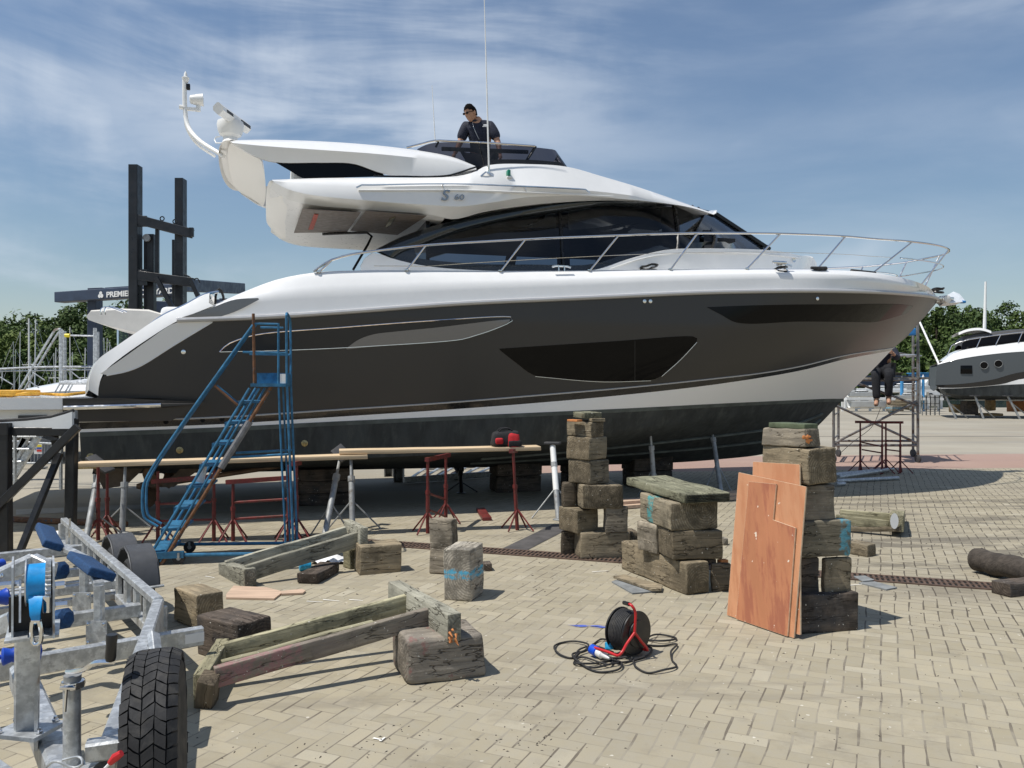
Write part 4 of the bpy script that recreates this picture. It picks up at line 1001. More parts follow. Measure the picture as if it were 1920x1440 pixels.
for k_, off_ in ((80, .45), (86, .38)):
    p = rc[k_]; s_b = p.x-off_; 
    for sg in (1, -1):
        b_ = MB(); tb = max(.05, min(p.y, T(s_b, 3.0)-.12)); b_.tube([lw(s_b, sg*tb, zlow_(s_b)-.01), lw(p.x, sg*p.y, p.z)], .0135, 8); b_.build('stanchion', 'steel', Y_)
# ---- deck gear
def cleat(x_, y_, s=1):
    q = rr_([(x_, y_)])[0]; zc_ = zlow_(q.x)
    for sg in (1, -1):
        b = MB(); b.tube([lw(q.x-.13*s, sg*(q.y+.06), zc_+.035), lw(q.x-.08*s, sg*(q.y+.06), zc_+.05), lw(q.x+.08*s, sg*(q.y+.06), zc_+.05), lw(q.x+.13*s, sg*(q.y+.06), zc_+.035)], .014, 6)
        for d in (-.04, .04): b.tube([lw(q.x+d, sg*(q.y+.06), zc_-.02), lw(q.x+d, sg*(q.y+.06), zc_+.045)], .011, 6)
        b.build('cleat', 'steel', Y_)
cleat(1050, 512); cleat(1465, 508)
rr2 = random.Random(5)
def ropes(name, x_, y_, n, w, h, m='black_metal', tt=None, r=.012):
    q = rr_([(x_, y_)])[0] if tt is None else bt(x_, y_, tt); b = MB(); pts = []
    for i in range(n*8):
        a = i/8*2*math.pi; pts.append(lw(q.x+w*math.cos(a)*rr2.uniform(.7, 1), q.y+.12*math.sin(a)*rr2.uniform(.5, 1), q.z+h*(.5+.5*math.sin(a*.5+1))*rr2.uniform(.6, 1)))
    b.tube(catmull(pts, n*26), r, 5); b.build(name, m, Y_)
ropes('mooring_rope', 1217, 507, 3, .14, .08, tt=1.62); ropes('mooring_rope', 1463, 510, 3, .10, .07, tt=1.93)
b_ = MB(); q = rr_([(1458, 503)])[0]; b_.rbox(lw(q.x-.05, q.y+.12, zlow_(q.x)+.07), (.22, .05, .04), .01, R3); b_.build('fairlead', 'steel', Y_)
q = bt(1590, 500, 0.35); b_ = MB(); b_.rbox(lw(q.x, 0, zlow_(q.x)+.03), (.85, .9, .30), .12, R3, seg=.2); b_.build('anchor_locker', 'gelcoat', Y_)
q = bt(1560, 520, .5); b_ = MB(); b_.rbox(lw(q.x+.1, 0, zlow_(q.x)-.03), (1.9, .5, .16), .08, R3, seg=.3); b_.build('foredeck_hump', 'gelcoat_soft', Y_)
b_ = MB(); b_.tube([lw(p.x, .6*math.cos(k/10*math.pi), p.z) for k, p in enumerate([V((bt(1590, 497, 0).x+.9*math.sin(k/10*math.pi), 0, zlow_(5.5)+.30)) for k in range(11)])], .012, 6); b_.build('hatch_rail', 'steel', Y_)
for a_, c_ in (((1517, 507), (1545, 507)), ((1592, 510), (1636, 515)), ((1700, 523), (1728, 531))):
    b_ = MB(); pts = [rr_([p_])[0] for p_ in (a_, c_)]; pts = [V((p.x, p.y+.05, zlow_(p.x)+.012)) for p in pts]; b_.tube([lw(*pts[0]), lw(*(pts[0].lerp(pts[1], .5)+V((0, 0, -.01)))), lw(*pts[1])], [.02, .035, .03], 8); b_.build('fender_pad', 'rubber', Y_)
# anchor gear at the stem: roller, folded anchor in wrap
q = bt(1760, 560, 0); b_ = MB(); b_.cbeam(lw(q.x-.35, 0, q.z-.0), lw(q.x+.24, 0, q.z+.0), .22, .05); b_.cbeam(lw(q.x-.1, 0, q.z-.05), lw(q.x+.36, 0, q.z-.03), .12, .04); b_.build('bow_roller', 'steel', Y_)
b_ = MB(); q = bt(1766, 562, 0); b_.lathe([(.05, -.13), (.07, -.12), (.07, .12), (.05, .13)], lw(q.x, 0.02, q.z), BW, 16); b_.build('roller_drum', 'beige_gel', Y_)
ropes('anchor_chain', 1757, 549, 4, .13, .09, tt=.05, r=.018)
q0, q1_, q2_ = bt(1770, 572, 0), bt(1796, 553, 0), bt(1801, 566, 0)
b_ = MB(); b_.grid([[lw(q0.x-.1, -.08, q0.z+.06), lw(q1_.x-.1, -.13, q1_.z+.0), lw(q1_.x+.02, -.10, q1_.z)], [lw(q0.x-.1, .0, q0.z+.1), lw(q1_.x-.1, 0, q1_.z+.06), lw(q1_.x+.04, 0, q1_.z+.02)], [lw(q0.x-.1, .08, q0.z+.02), lw(q2_.x-.1, .13, q2_.z-.02), lw(q2_.x+.02, .10, q2_.z)], [lw(q0.x-.1, .0, q0.z-.03), lw(q2_.x-.12, 0, q2_.z-.06), lw(q2_.x-.02, 0, q2_.z-.02)], [lw(q0.x-.1, -.08, q0.z+.06), lw(q1_.x-.1, -.13, q1_.z), lw(q1_.x+.02, -.10, q1_.z)]]); b_.build('wrapped_anchor', 'poly_wrap', Y_, 40)
b_ = MB(); b_.rbox(lw(q2_.x-.03, .08, q2_.z-.01), (.10, .08, .05), .02, R3); b_.build('blue_tape', 'tape_blue', Y_)
# stern rails and cushions
b_ = MB(); hr = catmull([bt(a, b, 1.95) for a, b in [(207, 693), (240, 648), (300, 595), (345, 573), (385, 552), (410, 547)]], 30)
for sg in (1, -1): b_.tube([lw(p.x, sg*p.y, p.z) for p in hr], .016, 8)
for xa, ya, xb, yb in ((240, 646, 246, 654), (318, 588, 325, 598), (392, 550, 396, 560)):
    a, c = bt(xa, ya, 1.95), bt(xb, yb, 1.93)
    for sg in (1, -1): b_.tube([lw(a.x, sg*a.y, a.z), lw(c.x, sg*c.y, c.z)], .012, 6)
b_.build('stair_handrail', 'steel', Y_)
b_ = MB(); hr = catmull([bt(a, b, 1.98) for a, b in [(190, 705), (225, 668), (275, 632), (330, 597)]], 20); b_.tube([lw(*p) for p in hr], .010, 6); b_.build('edge_rail', 'steel', Y_)
b_ = MB(); q = bt(201, 684, 1.9)
for i in range(7): a = rr2.uniform(0, 3.1); b_.tube([lw(q.x+.07*math.cos(a)-.02, q.y+.03, q.z+.06*math.sin(a*2)), lw(q.x-.05*math.cos(a*2), q.y+.05, q.z-.06*math.sin(a)), lw(q.x+.09*math.sin(a), q.y+.04, q.z+.05)], .007, 5)
b_.build('coiled_shore_line', 'steel', Y_)
q = bt(256, 606, -.3); b_ = MB()
prof = [(-.62, .0), (-.66, .08), (-.6, .20), (-.2, .25), (.25, .24), (.62, .10), (.62, -.05), (.3, -.3), (.05, -.26), (-.3, -.14)]
ring = [[lw(q.x+a*.84, -.3+w_, q.z+b*sc*.72) for a, b in prof] for w_, sc in ((-.45, .8), (-.38, .95), (.38, .95), (.45, .8))]
b_.grid([r+[r[0]] for r in ring]); b_.add(ring[3], [tuple(range(10))]); b_.add(ring[0], [tuple(range(9, -1, -1))]); b_.build('stern_sunpad', 'cushion', Y_, 40, weld=True)
q = bt(345, 590, -.2); b_ = MB(); b_.rbox(lw(q.x-.02, -.2, q.z-.03), (.5, .8, .22), .08, R3, seg=.3); b_.build('sunpad_base', 'gelcoat', Y_)
b_ = MB(); pts = catmull([bt(a, b, .4) for a, b in [(197, 590), (197, 580), (203, 576), (215, 577), (238, 585)]], 14); b_.tube([lw(*p) for p in pts], .012, 6); pts = [V((p.x-.02, p.y+.15, p.z-.015)) for p in pts]; b_.tube([lw(*p) for p in pts], .012, 6); b_.build('sunpad_rail', 'steel', Y_)
b_ = MB(); q = bt(412, 553, 1.7); b_.tube([lw(q.x+.05*math.cos(k/12*6.28), q.y+.1*math.sin(k/12*6.28), q.z-.1+.16*math.sin(k/12*6.28)) for k in range(12)], .016, 6, True); b_.build('hanging_line', 'rubber', Y_)
# underwater gear: rudders, shafts, propellers, trim tabs
for sg in (1, -1):
    sr = bt(215, 880, 1.1).x; b_ = MB()
    pr = [(-.30, .48), (.36, .50), (.34, .10), (.12, -.12), (-.14, -.16), (-.26, .1)]
    b_.prism([lw(sr+a, sg*1.0-.02, .62+b-.12) for a, b in pr], BW*.045); b_.build('rudder', 'rudder_brown', Y_, 30)
    sp_ = bt(282, 930, 1.0).x; b_ = MB(); pc = lw(sp_, sg*1.0, .36)
    for k in range(4):
        a = k*math.pi/2+.4; rdir = V((0, 0, 1))*math.cos(a)+BW*math.sin(a); tdir = BU.cross(rdir)
        rows = []
        for u in (0, .3, .6, .85, 1):
            w_ = .11*math.sin(math.pi*min(1, .2+u*.75))+.02; tw = rad(60-30*u); ax_ = tdir*math.cos(tw)+BU*math.sin(tw); c_ = pc+rdir*(.05+.25*u)
            rows.append([c_-ax_*w_, c_, c_+ax_*w_])
        b_.grid(rows)
    b_.lathe([(.03, -.16), (.055, -.08), (.06, .1)], pc, BU, 14); b_.build('propeller', 'prop_brown', Y_, 40)
    b_ = MB(); b_.tube([pc, lw(sp_+1.9, sg*.9, .60)], .032, 10); b_.build('propeller_shaft', 'prop_brown', Y_)
    b_ = MB(); b_.prism([lw(sp_+.12, sg*1.0-.03, .34), lw(sp_+.28, sg*1.0-.03, .34), lw(sp_+.75, sg*.97-.03, .66), lw(sp_+.45, sg*.97-.03, .66)], BW*.06); b_.build('shaft_bracket', 'rudder_brown', Y_, 30)
    b_ = MB(); q = bt(150, 880, 1.3); b_.rbox(lw(q.x+.15, sg*1.15, .66), (.3, .8, .03), .01, R3, seg=.4); b_.build('trim_tab', 'bronze', Y_)
# ================================================================== loose timber: keel blocks, ladders, boards
seed_n = [0]
def block(label, xl, xc, xr, yt, yb, d, ang, m='timber_grey', name='timber_block', cat='timber block', group='keel blocks standing about the yard', r=.014, jit=.0034, taper=0, zb=None, loose=0, depth=None, width=None):
    """ang: heading of the right-hand face; xl/xc/xr: left edge, near corner, right edge; depth d at the near corner"""
    a = rad(ang); tl, tc_, tr = [(q-960)/F for q in (xl, xc, xr)]
    C = V((tc_*d, d, 0)); L = (tr*C.y-C.x)/(math.cos(a)-tr*math.sin(a)); W = (tl*C.y-C.x)/(-math.sin(a)-tl*math.cos(a))
    if not 0.02 < W < 1.3: W = .3
    if not 0.02 < L < 1.3: L = .3
    if depth: W = depth
    if width: L = width
    z0 = H-(yb-720)/F*d if zb is None else zb; z1 = H-(yt-720)/F*d
    seed_n[0] += 1
    ctr = C + V((math.cos(a), math.sin(a), 0))*L/2 + V((-math.sin(a), math.cos(a), 0))*W/2
    h = z1-z0; rot = a; sx, sy = L, W
    if W > L*1.25: rot = a+math.pi/2; sx, sy = W, L
    mb = MB(); mb.rbox((0, 0, h/2), (sx, sy, h), r, None, .05, jit, taper, seed_n[0])
    o = mb.build(name, m, None, 55); o.location = (ctr.x, ctr.y, z0+(.001 if z0 > .02 else 0)); o.rotation_euler = (0, 0, rot)
    ORG[o.name] = V(o.location)
    return tag(o, label, cat, group)
GA, GB_, GC = 'timber blocks of the tall narrow stack', 'timber blocks of the low stack under the slab', 'timber blocks of the stack behind the plywood'
# --- tall narrow stack
dA = dz(1050, 0)
block('wide bottom block of the tall narrow stack, lying over the drain grating', 1071, 1089, 1181, 1001, 1050, dA, 10, 'timber_grey', group=GA)
block('block end in the bottom layer at the left of the tall narrow stack', 1051, 1055, 1078, 996, 1040, dA+.22, 10, 'timber_dark', group=GA)
block('left block of the second layer in the tall narrow stack', 1047, 1083, 1122, 957, 1002, dA+.02, 35, 'timber_light', group=GA)
block('bluish right block of the second layer in the tall narrow stack', 1130, 1135, 1177, 952, 1001, dA+.03, 10, 'timber_dot', group=GA)
block('wide block of the third layer in the tall narrow stack', 1071, 1092, 1169, 911, 956, dA+.0, 8, 'timber_grey', group=GA)
block('block end poking out left in the third layer of the tall narrow stack', 1053, 1057, 1080, 905, 951, dA+.2, 8, 'timber_dark', group=GA)
block('fourth layer block with pale scratches in the tall narrow stack', 1065, 1106, 1142, 865, 910, dA+.03, 42, 'timber_grey', group=GA)
block('fifth layer block with a vertical split in the tall narrow stack', 1061, 1104, 1139, 821, 864, dA+.03, 42, 'timber_light', group=GA)
block('top notched block of the tall narrow stack, with an orange edge', 1062, 1108, 1133, 791, 820, dA+.05, 40, 'timber_grey', group=GA)
block('thin orange brick piece on the upper left of the tall narrow stack', 1063, 1082, 1092, 787, 791, dA+.06, 40, 'orange_block', 'wedge', 'wedge', group='wedges on top of the stacks', r=.004, jit=.001)
block('small pale wedge under the top plate of the tall narrow stack', 1103, 1110, 1135, 785, 791, dA+.06, 30, 'timber_light', 'wedge', 'wedge', group='wedges on top of the stacks', r=.004, jit=.001)
block('grey wooden plate capping the tall narrow stack', 1074, 1096, 1129, 774, 785, dA+.08, 20, 'timber_moss', 'wedge', 'wedge', group='wedges on top of the stacks', r=.006, jit=.002)
# --- low stack with slab
dB = dz(1117, 0)
block('long bottom timber with a lengthwise crack under the low stack', 1165, 1287, 1330, 1057, 1117, dB, 22, 'timber_light', group=GB_)
block('bottom right block of the low stack, half hidden by the plywood', 1331, 1334, 1370, 1058, 1113, dB+.12, 8, 'timber_dark', group=GB_)
block('upright grey block at the left of the low stack second layer', 1194, 1231, 1246, 985, 1041, dB+.35, 30, 'timber_dot', group=GB_)
block('wide dark block right in the second layer of the low stack', 1234, 1260, 1355, 997, 1052, dB+.06, 10, 'timber_grey', group=GB_)
block('third layer block of the low stack with turquoise paint bands', 1200, 1257, 1347, 944, 996, dB+.06, 12, 'timber_turq', group=GB_)
block('thick laminated grooved slab lying on top of the low stack', 1175, 1284, 1370, 926, 944, dB-.02, 14, 'timber_moss', 'timber_slab', 'timber slab', group=GB_, r=.012)
# layer grooves of the slab
block('small dark chip lying on the bottom right block of the low stack', 1313, 1330, 1343, 1050, 1057, dB+.14, 25, 'timber_sooty', 'wedge', 'wedge', group='wedges on top of the stacks', r=.004, jit=.001)
block('small orange brown chip beside the plywood on the low stack', 1344, 1352, 1366, 1051, 1057, dB+.15, 25, 'orange_block', 'wedge', 'wedge', group='wedges on top of the stacks', r=.004, jit=.001)
block('grey block lying behind the low and tall stacks', 1170, 1182, 1197, 997, 1026, dz(1026, 0), 10, 'timber_dark')
block('small pale block on the paving behind the plywood', 1350, 1356, 1366, 1010, 1023, dz(1023, 0), 10, 'timber_pale', r=.01)
# --- stack behind the plywood
dC = dz(1190, 0)
block('large sooty bottom timber of the stack behind the plywood', 1478, 1492, 1612, 1118, 1190, dC, 12, 'timber_sooty', group=GC)
block('dark narrow block left in the second layer behind the plywood', 1487, 1497, 1538, 1047, 1117, dC+.10, 8, 'timber_sooty', group=GC)
block('brown block right in the second layer of the stack behind the plywood', 1538, 1546, 1597, 1046, 1115, dC+.12, 8, 'timber_grey', group=GC)
block('wide block with worn light blue paint behind the plywood', 1490, 1503, 1597, 977, 1046, dC+.08, 8, 'timber_blue', group=GC)
block('grey block with white streaks above the blue painted block', 1485, 1508, 1567, 910, 976, dC+.12, 8, 'timber_dot', group=GC)
block('large cracked block near the top of the stack behind the plywood', 1430, 1518, 1570, 842, 909, dC+.05, 30, 'timber_light', group=GC)
block('weathered top block with a red brown splash on its end', 1427, 1510, 1541, 806, 841, dC+.08, 32, 'timber_dot', group=GC, taper=.06)
block('mossy green board capping the stack behind the plywood', 1441, 1508, 1534, 796, 806, dC+.10, 32, 'wedge_green', 'wedge', 'wedge', group='wedges on top of the stacks', r=.005, jit=.001)
_tb = [o for o in scene.objects if (o.get('label') or '').startswith('weathered top block')][0]
mb = MB(); rs_ = random.Random(5)
for k in range(7):
    q = onplane(1514+rs_.uniform(-7, 5), 824+rs_.uniform(-7, 6), P(1510, 824, dC+.078)+V((0, 0, 0)), V((math.sin(rad(32)), -math.cos(rad(32)), 0))); mb.ball(q, .012, (rs_.uniform(.8, 1.8), .35, rs_.uniform(.7, 1.3)), 8)
mb.build('red_splash', 'orange_block', _tb, 60, V((0, 0, 0))); _c = _tb.children[-1]; _c.matrix_local = (Matrix.Translation(_tb.location) @ Matrix.Rotation(_tb.rotation_euler.z, 4, 'Z')).inverted() @ Matrix.Translation(ORG[_tb.name])
mbx = MB(); pq = P(1514, 824, dC+.07); 
# --- single blocks
block('squarish pale block standing beside the trailer', 325, 370, 420, 1117, 1181, dz(1181, 0), 50, 'timber_light')
block('dark cracked squared log behind the left end of the near sawhorse', 369, 447, 510, 1172, 1252, dz(1252, 0), 54, 'timber_sooty')
block('big weathered block with red stains carrying the near sawhorse', 735, 760, 914, 1203, 1288, dz(1288, 0), 20, 'timber_red', r=.035, jit=.005, taper=.06)
block('upright block with light blue paint stripes across its face', 831, 882, 907, 1031, 1129, dz(1129, 0), 72, 'timber_pale')
block('tall upright block with a blue paint dot, behind the striped one', 804, 848, 859, 976, 1079, dz(1079, 0), 72, 'timber_dot')
dS6 = dz(1079, 0)
block('cracked block carrying the right end of the middle sawhorse', 664, 674, 753, 1024, 1079, dS6, 22, 'timber_light')
block('narrow block squeezed left of the cracked block under the middle sawhorse', 641, 655, 668, 1030, 1068, dz(1068, 0), 40, 'timber_green')
block('low dark plank block lying in front of the middle sawhorse', 557, 596, 637, 1077, 1096, dz(1096, 0), 80, 'timber_sooty', r=.012)
block('small dark offcut lying behind the striped upright block', 903, 908, 924, 1057, 1072, dz(1072, 0), 12, 'timber_sooty', r=.008)
block('square ended beam lying on the paving right of the blue painted stack', 1590, 1626, 1643, 1021, 1045, dz(1045, 0), 34, 'timber_grey', r=.012)
block('black painted block at the right edge under the log', 1857, 1893, 1960, 1096, 1121, dz(1121, 0), 20, 'timber_sooty', r=.01)
block('reddish brick lying beyond the tall upright block', 893, 905, 922, 970, 977, dz(977, 0), 8, 'red_steel', 'brick', 'brick', group=None, r=.006, jit=.001)
# blue dot and red splash as paint on their own blocks
def paint_spot(parent_label, px, py, r_, m, nm, d, ang, sq=1.3):
    par = [o for o in scene.objects if o.get('label') == parent_label][0]
    a = rad(ang); n = V((-math.cos(a), -math.sin(a), 0)) if False else None
    return par
# laminated slab grooves
par = [o for o in scene.objects if o.name.startswith('timber_slab')][0]
mb = MB(); 
for k in range(5):
    zz_ = P(1284, 929.5+k*3.1, dB-.02).z - par.location.z
    dx_, dy_ = par.dimensions.x/2, par.dimensions.y/2
    me_x = max(abs(v.co.x) for v in par.data.vertices); me_y = max(abs(v.co.y) for v in par.data.vertices)
    mb.box((0, 0, zz_), (me_x*2+.002, me_y*2-.05, .0035)); 
g_ = mb.build('lamination_joint', 'void_black', None, 0); g_.parent = par

# --- leaning plywood sheets
g0 = PZ(1363, 1153); g1 = PZ(1488, 1196); along = (g1-g0).normalized(); top = P(1511, 913, dC+.02)
nP = along.cross(top-g1).normalized()
if nP.y > 0: nP = -nP
def sheet_ply(label, px, off, m, th=.012):
    pts = [onplane(a, b, g1+nP*off, nP) for a, b in px]
    for p in pts: p.z = max(p.z, .0)
    mb = MB(); mb.prism(pts, nP*-th); o = solo(mb, 'plywood_sheet', label, 'plywood sheet', m, 'orange plywood sheets leaning on the stack', 0)
    # pale cut edges
    e = MB(); n = len(pts)
    for i in range(n):
        a, b = pts[i], pts[(i+1) % n]
        e.beam(a-nP*th*.5+(b-a)*.002, b-nP*th*.5-(b-a)*.002, .0035, th*.9, up=nP)
    eo = e.build('cut_edge', 'ply_edge', o, 0); return o
sheet_ply('tall orange plywood sheet, rearmost of the three leaning sheets', [(1412, 866), (1499, 871), (1500, 1190), (1404, 1166)], .0, 'ply')
sheet_ply('wide orange plywood sheet between the other two leaning sheets', [(1385, 886), (1511, 913), (1488, 1196), (1363, 1153)], .020, 'ply')
sheet_ply('darker notched plywood sheet, frontmost of the three leaning sheets', [(1404, 903), (1455, 908), (1449, 975), (1491, 990), (1476, 1193), (1380, 1160)], .036, 'ply_dark')
# --- broken slate pieces and boards on the ground
def flat(label, px, z, th, m, name, cat, group=None, tilt=None):
    pts = [PZ(a, b, z) for a, b in px]; mb = MB(); mb.prism([V((p.x, p.y, z+(tilt[i] if tilt else 0))) for i, p in enumerate(pts)], (0, 0, -th)); return solo(mb, name, label, cat, m, group, 0)
flat('broken grey slate plate lying left of the low stack', [(1147, 1090), (1165, 1084), (1245, 1104), (1230, 1108), (1186, 1112)], .012, .012, 'slate', 'slate_plate', 'slate plate')
flat('thin dark board end resting over the slate plate by the low stack', [(1150, 1080), (1170, 1077), (1242, 1096), (1240, 1104), (1222, 1104)], .035, .018, 'timber_grey', 'loose_board', 'board')
flat('grey slate plate on the paving by the drain at the right', [(1610, 1092), (1640, 1090), (1682, 1101), (1662, 1105)], .012, .012, 'slate', 'slate_plate', 'slate plate')
flat('small square of slate at the foot of the slatted pallet pieces', [(1600, 1080), (1622, 1079), (1640, 1087), (1618, 1090)], .014, .010, 'slate', 'slate_plate', 'slate plate')
flat('flat pinkish plywood offcut lying behind the pale block', [(424, 1114), (438, 1098), (500, 1101), (531, 1109), (514, 1122), (424, 1120)], .016, .014, 'pink_board', 'plywood_offcut', 'board')
flat('thin splintered strip of wood beside the pinkish offcut', [(526, 1108), (566, 1104), (573, 1107), (568, 1111), (528, 1113)], .018, .014, 'pink_board', 'wood_strip', 'board')
GP = 'pinkish boards lying beyond the stacks'
flat('long pinkish board on the ground beyond the two stacks, nearer one', [(1160, 942), (1395, 925), (1400, 930), (1165, 949)], .05, .04, 'pink_board', 'long_board', 'board', GP)
flat('long pinkish board on the ground beyond the two stacks, upper one', [(1160, 936), (1395, 918), (1398, 923), (1162, 941)], .09, .035, 'pink_board', 'long_board', 'board', GP)
# --- log lying at the right edge
la, lb = P(1830, 1057, dz(1074, 0)+.05), P(1990, 1092, dz(1112, 0)); la.z = .105; lb.z = .12
mb = MB(); ctr = [la.lerp(lb, k/14)+V((0, 0, .006*math.sin(k*1.3))) for k in range(15)]; mb.tube([la-(lb-la)*.004]+ctr, [.04]+[.098+.006*math.sin(k*2.1) for k in range(15)], 18)
solo(mb, 'log', 'dark round log lying across the paving at the right edge', 'log', 'log_bark', None, 50)
# --- ladder-like wooden sawhorses, fallen over
def sawhorse(label, rails, crosses, group='fallen wooden sawhorse frames'):
    c = rails[0][0].lerp(rails[0][1], .5); c.z = 0
    o = thing('wooden_sawhorse', label, 'sawhorse', c, group)
    for (a, b, w, h, m) in rails: _wood(o, 'rail', a, b, w, h, m)
    for (a, b, w, h, m) in crosses: _wood(o, 'crosspiece', a, b, w, h, m)
    return o
def _wood(par, name, a, b, w, h, m, up=(0, 0, 1)):
    a, b = V(a), V(b); d = (b-a); L = d.length; d.normalize(); u = V(up)
    y = u.cross(d).normalized(); z = d.cross(y); R = Matrix((d, y, z)).transposed(); seed_n[0] += 1
    mb = MB(); mb.rbox((0, 0, 0), (L, w, h), .006, None, .09, .0022, 0, seed_n[0])
    me = mb.build(name, m, None, 50); me.parent = par; me.matrix_local = Matrix.Translation((a+b)/2-ORG[par.name]) @ R.to_4x4(); return me
sawhorse('fallen ladder shaped timber frame resting on the big red stained block',
    [(P(404, 1268, 4.25), P(818, 1152, 4.86), .048, .105, 'rail_red'), (P(418, 1224, 4.72), P(770, 1128, 5.16), .045, .105, 'rail_green'), (P(415, 1247, 4.5), P(700, 1170, 4.9), .05, .045, 'rail_green')],
    [(P(377, 1300, 4.22), P(419, 1228, 4.86), .075, .20, 'rail_green'), (P(852, 1177, 4.60), P(740, 1112, 5.42), .085, .155, 'rail_grey')])
_s = [o for o in scene.objects if o.name.startswith('wooden_sawhorse')][0]
mb = MB(); rs_ = random.Random(8); q = P(848, 1196, 4.57)
for k in range(9): a = q+V((rs_.uniform(-.02, .02), rs_.uniform(-.01, .02), rs_.uniform(-.03, .05))); mb.tube([a, a+V((rs_.uniform(-.01, .02), -rs_.uniform(.01, .03), -rs_.uniform(.0, .03)))], [.009, .002], 5)
mb.build('splintered_end', 'orange_block', _s, 30)
_wood(_s, 'foot', PZ(387, 1322, .0)+V((0, 0, .005)), P(392, 1270, 4.2), .09, .10, 'timber_dark', (0, 1, 0))
sawhorse('fallen grey timber frame with a blue paint dot in front of the blue stairs',
    [(P(462, 1075, 6.80), P(672, 1011, 7.36), .05, .135, 'rail_grey'), (P(424, 1066, 7.15), P(650, 1001, 7.66), .05, .135, 'rail_grey')],
    [(P(469, 1083, 6.72), P(420, 1070, 7.22), .10, .15, 'rail_grey'), (P(683, 1008, 7.25), P(652, 992, 7.84), .07, .17, 'rail_grey')])
sawhorse('low olive timber frame with a white painted end at the far right',
    [(P(1568, 973, 9.3), P(1668, 985, 9.0), .05, .10, 'rail_green'), (P(1575, 962, 9.95), P(1670, 970, 9.75), .04, .09, 'rail_green')],
    [(P(1681, 981, 8.92), P(1684, 971, 9.95), .14, .18, 'rail_green')])
mb = MB(); q = P(1677, 977, 8.88); mb.add([q+V((.045*math.cos(a/16*6.283), -.0, .085*math.sin(a/16*6.283))) for a in range(16)], [tuple(range(16))]); 
sw = [o for o in scene.objects if o.name.startswith('wooden_sawhorse')][-1]
mb.f = [f for f in mb.f]; mb.build('paint_patch', 'white_paint', sw, 0)
_wood(sw, 'block_foot', P(1568, 992, 9.3)+V((0, 0, .0)), P(1690, 992, 8.9), .05, .05, 'timber_grey')
# rag and can by the middle frame
mb = MB(); q = PZ(617, 1056); rr = random.Random(4); rows = []
for i in range(9): rows.append([q+V((-.16+.04*j, -.06+.03*i, max(.004, .05*math.exp(-((j-4)**2+(i-4)**2)/9)+.022*math.sin(j*1.9+i)*math.cos(i*1.4)+.012))) for j in range(10)])
mb.grid(rows); solo(mb, 'rag', 'crumpled white rag on the paving beside the dark plank block', 'rag', 'rag_white', None, 60)
mb = MB(); q = PZ(572, 1070); mb.lathe([(.04, -.05), (.045, -.045), (.045, .045), (.04, .05)], q+V((0, 0, .046)), (1, .4, 0), 18); solo(mb, 'paint_tin', 'small blue tin lying beside the dark plank block', 'tin', 'teal_plug', None, 40)
mb = MB(); q = PZ(110, 1004); rows = [[q+V((-.14+.05*j, -.08+.04*i, .01+.03*abs(math.sin(j*2.3+i*1.7)))) for j in range(7)] for i in range(5)]; mb.grid(rows); solo(mb, 'rag', 'crumpled white paper on the ground behind the trailer pad', 'rag', 'rag_white', None, 60)
# ================================================================== stands, planks, stairs, reel, bag
def Gp(px, py): return PZ(px, py, 0)
# planks along the hull
pl = thing('scaffold_plank', 'long pale plank on red trestles at the stern end, left of the bag plank', 'plank', G0 := Gp(430, 1010), 'planks laid on the red trestles')
def plank(root, a, b, w=.23, h=.045):
    d = (b-a); L = d.length; d.normalize(); y = V((0, 0, 1)).cross(d).normalized(); z = d.cross(y); R = Matrix((d, y, z)).transposed()
    mb = MB(); mb.rbox((0, 0, 0), (L, w, h), .004, None, .3, .0012, 0, 3); o = mb.build('board', 'plank_wood', None, 40); o.parent = root
    o.matrix_local = Matrix.Translation((a+b)/2-ORG[root.name]) @ R.to_4x4()
dpl = lambda x_: 8.45+(x_-145)*.00125
pa, pb = P(145, 871, dpl(145)), P(688, 855, dpl(688)); plank(pl, pa, pb)
p2 = thing('scaffold_plank', 'long pale plank with the red and black bag at its right end', 'plank', Gp(800, 995), 'planks laid on the red trestles')
pc, pd = P(636, 854.5, dpl(636)+.03), P(1010, 839.5, dpl(1010)+.03); pc.z += .045; plank(p2, pc, pd)
GT = 'red steel trestles under the planks'
def red_trestle(label, posts, cap=None, bars=(), feet=.17, group=GT, m='red_steel'):
    """posts: (px, ytop, ybase, depth)"""
    b0 = P(posts[0][0], posts[0][2], posts[0][3]); b0.z = 0
    o = thing('trestle', label, 'trestle', b0, group)
    tops = []
    for (x_, yt, yb, d, *k) in posts:
        top = P(x_, yt, d); bot = P(k[0] if k else x_, yb, d); bot.z = 0; tops.append((top, bot)); mb = MB()
        mb.tube([bot, bot.lerp(top, .55)], .021, 8); mb.tube([bot.lerp(top, .5), top], .016, 8); mb.lathe([(.027, -.02), (.027, .02)], bot.lerp(top, .55), top-bot, 8)
        mb.build('post', m, o)
        for s_ in (-1, 1):
            mb = MB(); mb.tube([bot+V((0, 0, .24)), bot+V((.05*s_*2, feet*s_*.9, .01))], .010, 6); mb.tube([bot+V((0, 0, .24)), bot+V((.18*s_, -feet*s_*.7, .01))], .010, 6); mb.build('foot', m, o)
    if cap: mb = MB(); mb.beam(*cap, .045, .045); mb.build('top_bar', m, o, 0)
    for a, b in bars: mb = MB(); mb.tube([a, b], .013, 6); mb.build('cross_bar', m, o)
    return o
dT = 8.7
red_trestle('red trestle frame behind the blue stairs steps', [(296, 884, 1010, dT), (401, 874, 1013, dT)], (P(285, 903, dT), P(404, 893, dT)), [(P(300, 945, dT), P(396, 941, dT)), (P(300, 977, dT), P(398, 974, dT))])
